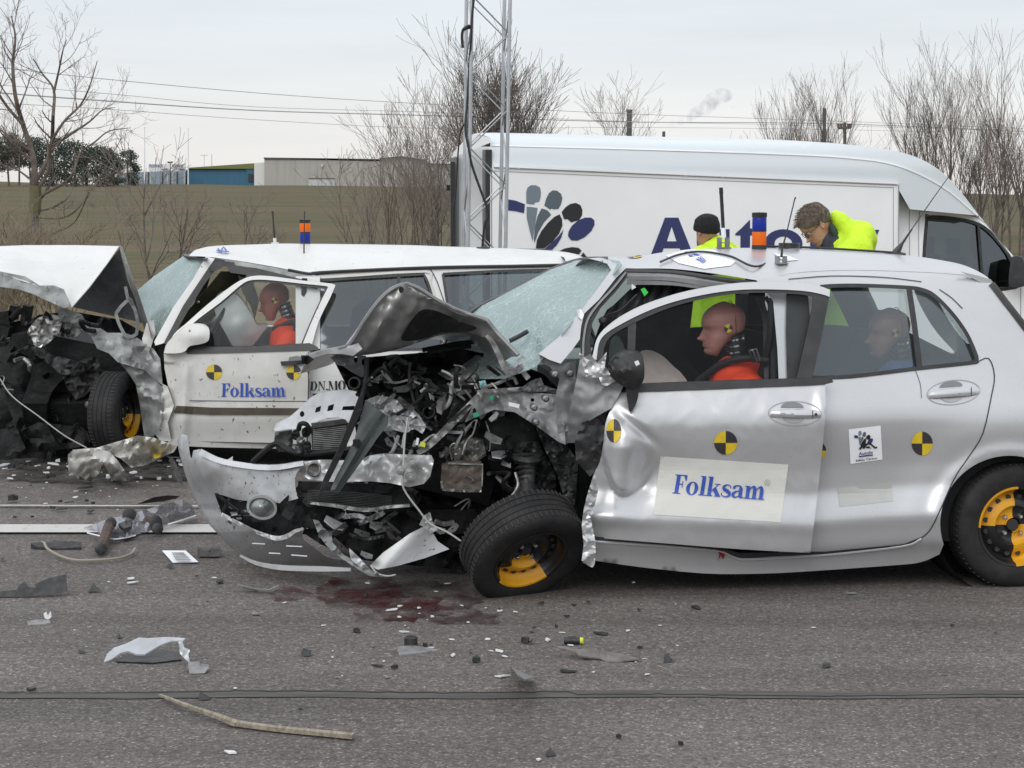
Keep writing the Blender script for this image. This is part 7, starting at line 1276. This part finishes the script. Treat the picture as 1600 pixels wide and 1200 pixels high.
wire('roof_cable', [(1032, 413, .012), (1060, 402, .012), (1095, 397, .012), (1140, 404, .012), (1185, 419, .01), (1232, 429, .008)], .0055, BLACKP, sg_, onroof, sub=8); wire('roof_cable', [(1195, 386, .008), (1240, 388, .008), (1300, 391, .008), (1395, 397, .008)], .006, BLACKP, sg_, onroof, sub=8)
b = MB(); q = onroof(1233, 389)
for k in range(4): b.tube([q + Vector((.05 * math.cos(t_), .06 * math.sin(t_), .008 + k * .006)) for t_ in np.linspace(0, 6.283, 18)], .004, 5)
b.done('cable_coil', BLACKP, sg_)
dr = lambda n_, P, M__, off: decal(n_, P, onroof, M__, sg_, 5, off)
dr('roof_sheet', [([(1040, 400), (1075, 390), (1115, 391), (1150, 409), (1142, 416), (1100, 421), (1060, 412)], (), 0)], [STK], .003)
dr('roof_lettering', words('s', [(1064, 394), (1080, 391.5), (1092, 393.5), (1070, 398)]) + words('a', [(1070, 399), (1084, 395), (1097, 399.5), (1078, 403)]) + words('m', [(1080, 404), (1095, 400), (1104, 410), (1098, 413)]), [TXTBLUE], .0055); dr('target_marker', marker(990, 400.5, 13, 3.6), [TYEL, TBLK], .004); dr('roof_sheet', [([(1208, 396), (1230, 400), (1248, 407), (1225, 409)], (), 0)], [STK], .003)
# --- dummies and airbag inside
g2, M2, S2, f2, y2 = dummy('crash_dummy', 'crash dummy in orange vest in the silver hatchback driver seat, behind the open door window', SV, 1129, 513, .45, 3, 1.10, DUMSK, ORANGE)
b = MB(); b.tube(spline3([S2 + y2 * .17 - f2 * .10 + Vector((0, 0, .05)), S2 + y2 * .14 + Vector((0, 0, .06)), S2 + y2 * .08 + f2 * .10 + Vector((0, 0, .03)), S2 + f2 * .2 - Vector((0, 0, .06))], 4), [.017] * 13, 8); b.done('harness', WEB, g2); b = MB(); b.ell(S2 + Vector((0, 0, .035)), (.075, .085, .035), None, 14); b.done('collar', WEBR, g2)
b = MB(); R_ = [sm(1170, 548, .26), sm(1182, 545, .26), sm(1188, 563, .26), sm(1177, 567, .26)]; b.tube(R_ + R_[:1], .006, 6); b.tube([sm(1176, 547, .25), sm(1183, 565, .25)], .005, 6); b.done('harness_buckle', CHROME, g2)
dummy('crash_dummy', 'crash dummy in blue vest on the rear seat, dim behind the side glass', SV, 1388, 520, .48, 2, 1.05, DUMSK, BLUEV)
plate('airbag', spline([(998, 552), (1015, 547), (1035, 556), (1052, 572), (1066, 585), (1071, 604), (1000, 608), (995, 580)], 3, True), [(998, 552, .55), (1068, 600, .40), (1020, 590, .36)], sm, AIRBAGB, sg_, .2, 5, crumple=.03, cscale=20, seed=61); plate('airbag', spline([(952, 545), (958, 530), (968, 530), (976, 548), (978, 575), (955, 580)], 3, True), .6, sm, mat('grey_airbag', (.16, .18, .18), .9), sg_, .15, 5, crumple=.02, cscale=14)
# ------------------------------------------------------------------ things lying on the road
BITB = mat('debris_black', (.016, .016, .017), .5, c2=(.04, .04, .04), scale=30); BITW = mat('debris_white', (.66, .67, .67), .5); BITG = mat('debris_grey', (.25, .25, .25), .5, c2=(.15, .15, .15), scale=20); PEARL = mat('debris_silver', (.48, .50, .53), .35, .4, c2=(.40, .41, .43), scale=10); WOODS = mat('weathered_wood', (.34, .30, .235), .85, c2=(.20, .17, .125), scale=9, stretch=(6, .8, 6), bump=.3, bscale=30, c3=(.12, .10, .07), s3=50, lo3=.66, hi3=.72); CLEAR = glass('clear_sheet', (.78, .77, .78), .10, (.45, .43, .45), .22); RUSTY = mat('rusty_arm', (.10, .055, .04), .75, c2=(.045, .035, .03), scale=26, bump=.5, bscale=50); CRWH = mat('crumpled_white', (.70, .69, .65), .4, coat=.2, c2=(.62, .61, .58), scale=6, c3=(.12, .11, .09), s3=38, lo3=.66, hi3=.70); BROWNP = mat('brown_shard', (.19, .175, .165), .55, c2=(.12, .11, .10), scale=14, bump=.4, bscale=30); PRINT = mat('label_print', (.28, .29, .30), .6)
gm_ = lambda x, y, h: gnd(x, y, h)
def lying(name, label, cat, outline, ctrl, m, thick=.004, step=6, crumple=0, cscale=12, seed=1, group=None, holes=(), parent=None):
    cx = sum(p[0] for p in outline) / len(outline); cy = max(p[1] for p in outline); og = gnd(cx, cy)
    o = plate(name, outline, ctrl, gm_, m, parent, thick, step, holes, crumple, cscale, seed, origin=og)
    if not parent: tag(o, label, cat, group)
    return o
def standing(name, label, cat, outline, lean, m, thick=.006, step=5, crumple=0, cscale=10, seed=1, parent=None, y0=None):
    """piece propped on the ground: depth grows by lean per metre of height"""
    yb = y0 or max(p[1] for p in outline); cx = sum(p[0] for p in outline) / len(outline); Yb = gnd(cx, yb).y; og = gnd(cx, yb)
    mp_ = lambda x, y, d: at(x, y, Yb + d + lean * max(0, (yb - y)) * Yb / FPX)
    o = plate(name, outline, 0, mp_, m, parent, thick, step, (), crumple, cscale, seed, origin=og)
    if not parent: tag(o, label, cat)
    return o
# white crumpled wing torn off the estate car
og = gnd(190, 752); g = thing('torn_wing', og, 'crumpled white torn-off wing panel lying by the estate car wheel', 'car part')
plate('panel', [(130, 703), (150, 700), (215, 681), (240, 684), (277, 697), (272, 706), (250, 716), (230, 726), (205, 731), (188, 716), (165, 706), (140, 710)], [(130, 703, .18), (215, 681, .34), (277, 697, .28), (205, 731, .10), (240, 715, .16)], lambda x, y, h: gnd(x, y, h), CRWH, g, .006, 4, crumple=.025, cscale=30, seed=71)
plate('crumpled_end', [(106, 711), (114, 703), (145, 700), (172, 706), (186, 722), (196, 738), (203, 751), (188, 753), (175, 752), (168, 735), (160, 722), (156, 738), (142, 752), (122, 748), (107, 742)], [(110, 708, .22), (186, 722, .17), (203, 752, .01), (142, 752, .01), (110, 745, .02), (150, 715, .26), (170, 706, .22)], lambda x, y, h: gnd(x, y, h), CRWH, g, .006, 3, crumple=.045, cscale=20, seed=72)
plate('yellow_mark', [(238, 708), (248, 705), (254, 708), (250, 714), (241, 716)], .185, lambda x, y, h: gnd(x, y, h), TYEL, g, .003, 4)
# see-through torn plastic sheet and the suspension arm thrown across it
og = gnd(215, 842); g = thing('plastic_sheet', og, 'broken clear plastic sheet lying across the white road line', 'plastic sheet')
lying('pane', '', '', [(128, 826), (165, 812), (190, 806), (215, 800), (250, 790), (285, 780), (300, 790), (306, 804), (280, 813), (252, 822), (245, 828), (215, 835), (195, 842), (172, 842), (150, 836)], [(128, 826, .01), (300, 790, .12), (215, 800, .10), (195, 842, .01), (306, 804, .02)], CLEAR, .003, 7, .02, 30, 3, parent=g); lying('broken_edge', '', '', strip([(262, 819), (285, 812), (306, 805)], 1.6, 1), .03, STK, .002, 6, parent=g); lying('broken_edge', '', '', strip([(136, 832), (160, 838), (178, 842), (195, 840), (212, 836)], 1.4, 2), .015, STK, .002, 6, parent=g)
og = gnd(205, 856); g = thing('suspension_arm', og, 'rusty torn suspension arm lying on the clear plastic sheet', 'car part')
ga = lambda x, y, h: gnd(x, y, h)
wire('arm', [(158, 857, .025), (164, 840, .04), (171, 820, .06), (175, 815, .07)], .030, RUSTY, g, ga, 8); wire('arm', [(205, 803, .07), (222, 810, .05), (240, 818, .03), (248, 822, .025)], .026, RUSTY, g, ga, 8)
for x, y, h, r in ((158, 856, .03, .028), (174, 817, .07, .03), (203, 803, .09, .036), (244, 814, .06, .034), (247, 825, .035, .03)): b = MB(); b.lathe(ga(x, y, h) - Vector((.0, .02, 0)), (.3, -1, .2), [(r, -.02), (r * 1.05, 0), (r, .02), (r * .5, .025), (0, .025)], 14); b.done('bush', BITB, g)
plate('clip', [(185, 818), (200, 812), (207, 812), (205, 822), (194, 826)], .08, ga, BITB, g, .02, 4, crumple=.02, cscale=6); wire('pin', [(201, 823, .05), (207, 836, .01)], .012, BITB, g, ga)
tag(wire('wire_loop', [(69, 848, .03), (75, 858, .02), (95, 869, .01), (118, 875, .01), (150, 875, .01), (185, 872, .01), (205, 865, .01), (211, 857, .015)], .007, mat('tan_wire', (.30, .27, .22), .7), None, ga, origin=gnd(120, 875)), 'loop of tan wire lying left of the suspension arm', 'wire')
standing('plastic_bar', 'dark flat plastic bar lying at the end of the wire loop', 'plastic bar', [(48, 849), (56, 847), (70, 848), (82, 847), (83, 844), (106, 846), (127, 847), (127, 855), (90, 857), (56, 854)], 1.5, BITB, .05, 5, .006, 9)
standing('black_bumper_piece', 'long black torn plastic piece with upright flap, cut by the left edge', 'plastic part', [(-30, 921), (0, 924), (26, 922), (30, 914), (37, 910), (45, 917), (57, 920), (54, 913), (75, 904), (104, 897), (105, 924), (80, 929), (40, 932), (-30, 933)], .8, BITB, .02, 4, .008, 20, 74)
og = gnd(281, 880); g = thing('paper_label', og, 'white printed paper label lying near the torn bumper', 'label'); lying('sheet', '', '', [(253, 860), (290, 860), (310, 878), (270, 879)], [(253, 860, .006), (310, 878, .004), (290, 860, .012)], STK, .001, 5, parent=g)
for i in range(5): lying('printed_line', '', '', [(268 + i * 1.5, 863 + i * 2.6), (287 + i * 2.4, 863 + i * 2.5), (288.5 + i * 2.4, 864.6 + i * 2.5), (269 + i * 1.5, 864.6 + i * 2.6)], .0135, PRINT, .0004, 8, parent=g)
standing('black_clip_block', 'black notched plastic block beside the paper label', 'plastic block', [(308, 857), (312, 857), (313, 860), (327, 860), (328, 864), (331, 857), (345, 858), (346, 868), (335, 870), (309, 869)], .5, BITB, .06, 4, .006, 7)
lying('black_flap', 'flat black curved flap behind the clear plastic sheet', 'plastic flap', [(214, 788), (240, 777), (262, 774), (281, 775), (276, 779), (255, 783), (232, 786)], [(214, 788, .0), (262, 774, .06), (276, 779, .03)], BITB, .006, 5)
standing('silver_fragment', 'arched silver body fragment standing on the road at lower left', 'body fragment', [(162, 1034), (168, 1021), (178, 1012), (198, 1005), (217, 996), (230, 997), (262, 995), (290, 997), (286, 1001), (268, 1001), (252, 1007), (243, 1012), (226, 1022), (213, 1022), (200, 1017), (188, 1020), (174, 1030)], 1.1, PEARL, .006, 4, .012, 16, 75)
standing('silver_fragment', 'small silver leg of the arched fragment, beside the dark block', 'body fragment', [(279, 1003), (285, 1002), (288, 1012), (297, 1016), (294, 1022), (297, 1036), (289, 1030), (281, 1021)], .2, PEARL, .008, 4, .01, 8, 76)
standing('dark_block', 'small dark grey plastic block touching the arched silver fragment', 'plastic block', [(294, 1039), (312, 1038), (313, 1042), (326, 1043), (320, 1052), (296, 1053)], .8, BITG, .05, 4)
lying('fragment_shadow_sheet', 'dark sheet standing for the shadow under the arched silver fragment', 'plastic part', [(180, 1033), (205, 1022), (240, 1016), (278, 1018), (284, 1030), (240, 1035)], .006, BITB, .004, 6)  # black sheet laid as a painted shadow beneath the arch
og = gnd(650, 1022); g = thing('plastic_plate', og, 'dark grey plastic plate with a small knob, in front of the red stain', 'plastic plate'); lying('plate', '', '', [(619, 1010), (645, 1008), (688, 1015), (655, 1020), (624, 1023)], [(619, 1010, .02), (688, 1015, .004), (624, 1023, .004)], BITG, .006, 5, parent=g); b = MB(); q = gnd(642, 1013); b.lathe(q, (0, 0, 1), [(.028, 0), (.028, .045), (.018, .05), (0, .05)], 12); b.done('knob', BITB, g)
og = gnd(895, 1004); g = thing('connector_tube', og, 'black tube with a yellow end lying on the road', 'connector'); b = MB(); A, Bq = gnd(881, 1001, .014), gnd(906, 1001, .014); b.tube([A, Bq], .014, 12); b.tube([A + Vector((.02, 0, .012)), A + Vector((.05, 0, .014))], .006, 8); b.done('tube', BITB, g); b = MB(); b.tube([Bq, Bq + Vector((.014, -.004, 0))], .0135, 12); b.done('cap', MATS['yellow_tag'], g)
standing('brown_shard', 'long brown-grey broken plastic shard below the black tube', 'shard', [(867, 1009), (885, 1010), (905, 1014), (930, 1014), (950, 1018), (975, 1022), (998, 1029), (975, 1032), (972, 1034), (950, 1034), (938, 1028), (905, 1024), (900, 1018), (880, 1014)], 2.0, BROWNP, .006, 4, .03, 14, 77)
lying('grey_shard', 'pointed thin grey shard left of the brown-grey shard', 'shard', [(798, 1041), (812, 1048), (826, 1054), (836, 1058), (820, 1061), (808, 1053)], [(798, 1041, .0), (836, 1058, .012), (812, 1048, .03)], BITG, .004, 4)
lying('white_strip', 'curved white plastic strip lying left of the red stain', 'plastic strip', [(372, 914), (380, 915), (400, 920), (420, 921), (430, 917), (436, 914), (436, 918), (425, 925), (400, 924), (378, 919)], [(372, 914, .03), (400, 922, .005), (436, 915, .05)], BITW, .005, 4)
standing('bent_plate', 'grey bent plate with a white shard on its end, at lower left', 'plate', [(43, 970), (58, 968), (76, 967), (79, 973), (60, 976), (43, 976)], 1.6, BITG, .008, 4, .008, 8); standing('white_shard', 'curled white shard standing on the bent grey plate', 'shard', [(68, 959), (72, 956), (75, 962), (79, 955), (81, 963), (76, 968), (70, 966)], .4, BITW, .004, 3, .01, 5)
b = MB(); P = [gnd(250, 1086, .012), gnd(300, 1105, .02), gnd(340, 1119, .02), gnd(371, 1131, .012)]; P2 = [gnd(368, 1130, .012), gnd(430, 1138, .012), gnd(490, 1144, .012), gnd(552, 1150, .012)]
def batten(b_, pts, w0, w1, t0, t1):
    n = len(pts)
    for i in range(n - 1):
        d = pts[i + 1] - pts[i]; k = (i + .5) / (n - 1); R = d.to_track_quat('X', 'Z').to_matrix(); b_.box((pts[i] + pts[i + 1]) / 2, (d.length * 1.01, w0 + (w1 - w0) * k, t0 + (t1 - t0) * k), R)
batten(b, spline3(P, 4), .010, .028, .007, .015); batten(b, spline3(P2, 4), .024, .03, .015, .014); tag(b.done('wooden_stick', WOODS, origin=gnd(370, 1131), smooth=False), 'long weathered wooden stick, snapped and bent in the middle', 'stick')
for i, (pts, lb) in enumerate((([(1037, 1031), (1039, 1025), (1045, 1023), (1046, 1029), (1051, 1032), (1047, 1035), (1040, 1035)], 'small black knobbly clip right of the brown-grey shard'), ([(1285, 1042), (1287, 1038), (1298, 1038), (1297, 1044), (1294, 1042), (1289, 1044)], 'small black two-legged clip lying at the right of the road'), ([(853, 1180), (860, 1172), (863, 1177), (868, 1180), (858, 1182)], 'small black pyramid-shaped bit near the bottom edge'), ([(470, 1021), (474, 1015), (480, 1018), (487, 1018), (484, 1025), (474, 1026)], 'small black twisted clip between silver fragment and dark plate'), ([(311, 1094), (312, 1083), (328, 1093)], 'small black triangular chip beside the wooden stick'), ([(138, 925), (146, 912), (150, 918), (157, 921)], 'small black pointed chip right of the long black piece'), ([(183, 996), (186, 992), (188, 996), (191, 996), (184, 998)], 'tiny black chip above the arched silver fragment'), ([(122, 1016), (132, 1017), (132, 1021), (124, 1021)], 'tiny black chip left of the arched silver fragment'), ([(3, 872), (2, 876), (8, 872)], 'tiny black chip at the left edge'), ([(824, 1007), (832, 1001), (830, 1007)], 'tiny black chip left of the black tube'), ([(260, 885), (266, 880), (271, 884), (265, 887)], 'small black chip below the paper label'))): standing('black_chip', lb, 'chip', pts, .6, BITB, .03, 3)
standing('headlamp_shell', 'black shard standing beside the torn front bumper corner', 'shard', [(264, 715), (272, 718), (278, 732), (285, 748), (284, 758), (276, 750), (268, 738)], .5, BITB, .02, 4, .02, 8)
# scattered fragments: one object each
rj = random.Random(17)
def frag(name, m, px, py, s, seed, group, label, flat):
    r = random.Random(seed); C0 = gnd(px, py); n = r.randint(4, 6); A = []
    st_ = r.uniform(.7, 3.0) if flat else r.uniform(.8, 1.6); a0 = r.uniform(0, 6.28)
    for k in range(n): a = 6.283 * k / n + r.uniform(-.35, .35); q = Vector((math.cos(a) * s * r.uniform(.6, 1.2) * st_, math.sin(a) * s * r.uniform(.6, 1.2))); A.append(Vector((q.x * math.cos(a0) - q.y * math.sin(a0), q.x * math.sin(a0) + q.y * math.cos(a0), .003 + r.uniform(0, s * (.25 if flat else .7)))))
    h = s * (.15 if flat else .55); V = [C0 + a + Vector((0, 0, h)) for a in A] + [C0 + Vector((a.x * 1.05, a.y * 1.05, .002)) for a in A]
    F = [tuple(range(n))] + [(i, n + i, n + (i + 1) % n, (i + 1) % n) for i in range(n)]
    o = mk(name, V, F, m, None, smooth=False, origin=C0); tag(o, label, 'fragment', group)
def spot(r):
    k = r.random()
    if k < .36: return r.uniform(0, 330), r.uniform(722, 800)
    if k < .58: return r.uniform(0, 760), r.uniform(800, 960)
    if k < .85: return r.uniform(500, 1080), r.uniform(940, 1060)
    return r.uniform(0, 1600), r.uniform(880, 1190)
for i in range(120):
    x, y = spot(rj)
    if 276 < x < 700 and y < 890 or x > 900 and y < 915: continue
    frag('white_fragment', BITW if rj.random() < .8 else BITG, x, y, rj.choice([.004, .005, .005, .006, .008, .010, .014]), 1000 + i, 'tiny white fragments scattered on the road', 'tiny pale fragment among the many scattered on the road', True)
for i in range(75):
    x, y = spot(rj)
    if 276 < x < 700 and y < 890 or x > 900 and y < 915: continue
    frag('dark_fragment', BITB, x, y, rj.choice([.006, .008, .010, .012, .018]) * (1.6 if y < 800 and x < 300 else 1), 2000 + i, 'small black fragments scattered on the road', 'small black plastic fragment among the many scattered on the road', rj.random() < .5)
for i in range(70):
    x, y = rj.uniform(-10, 290), rj.uniform(712, 750); frag('dark_fragment' if i % 2 else 'white_fragment', BITB if i % 2 else BITW, x, y, rj.uniform(.008, .028), 3000 + i, 'small black fragments scattered on the road' if i % 2 else 'tiny white fragments scattered on the road', 'small black plastic fragment among the many scattered on the road' if i % 2 else 'tiny pale fragment among the many scattered on the road', i % 3 > 0)
for x, y in ((205, 905), (207, 911), (625, 948), (655, 951), (990, 911), (780, 1018), (708, 1025), (762, 1000), (855, 1001)): frag('white_fragment', BITW, x, y, .013, int(x), 'tiny white fragments scattered on the road', 'tiny pale fragment among the many scattered on the road', True)
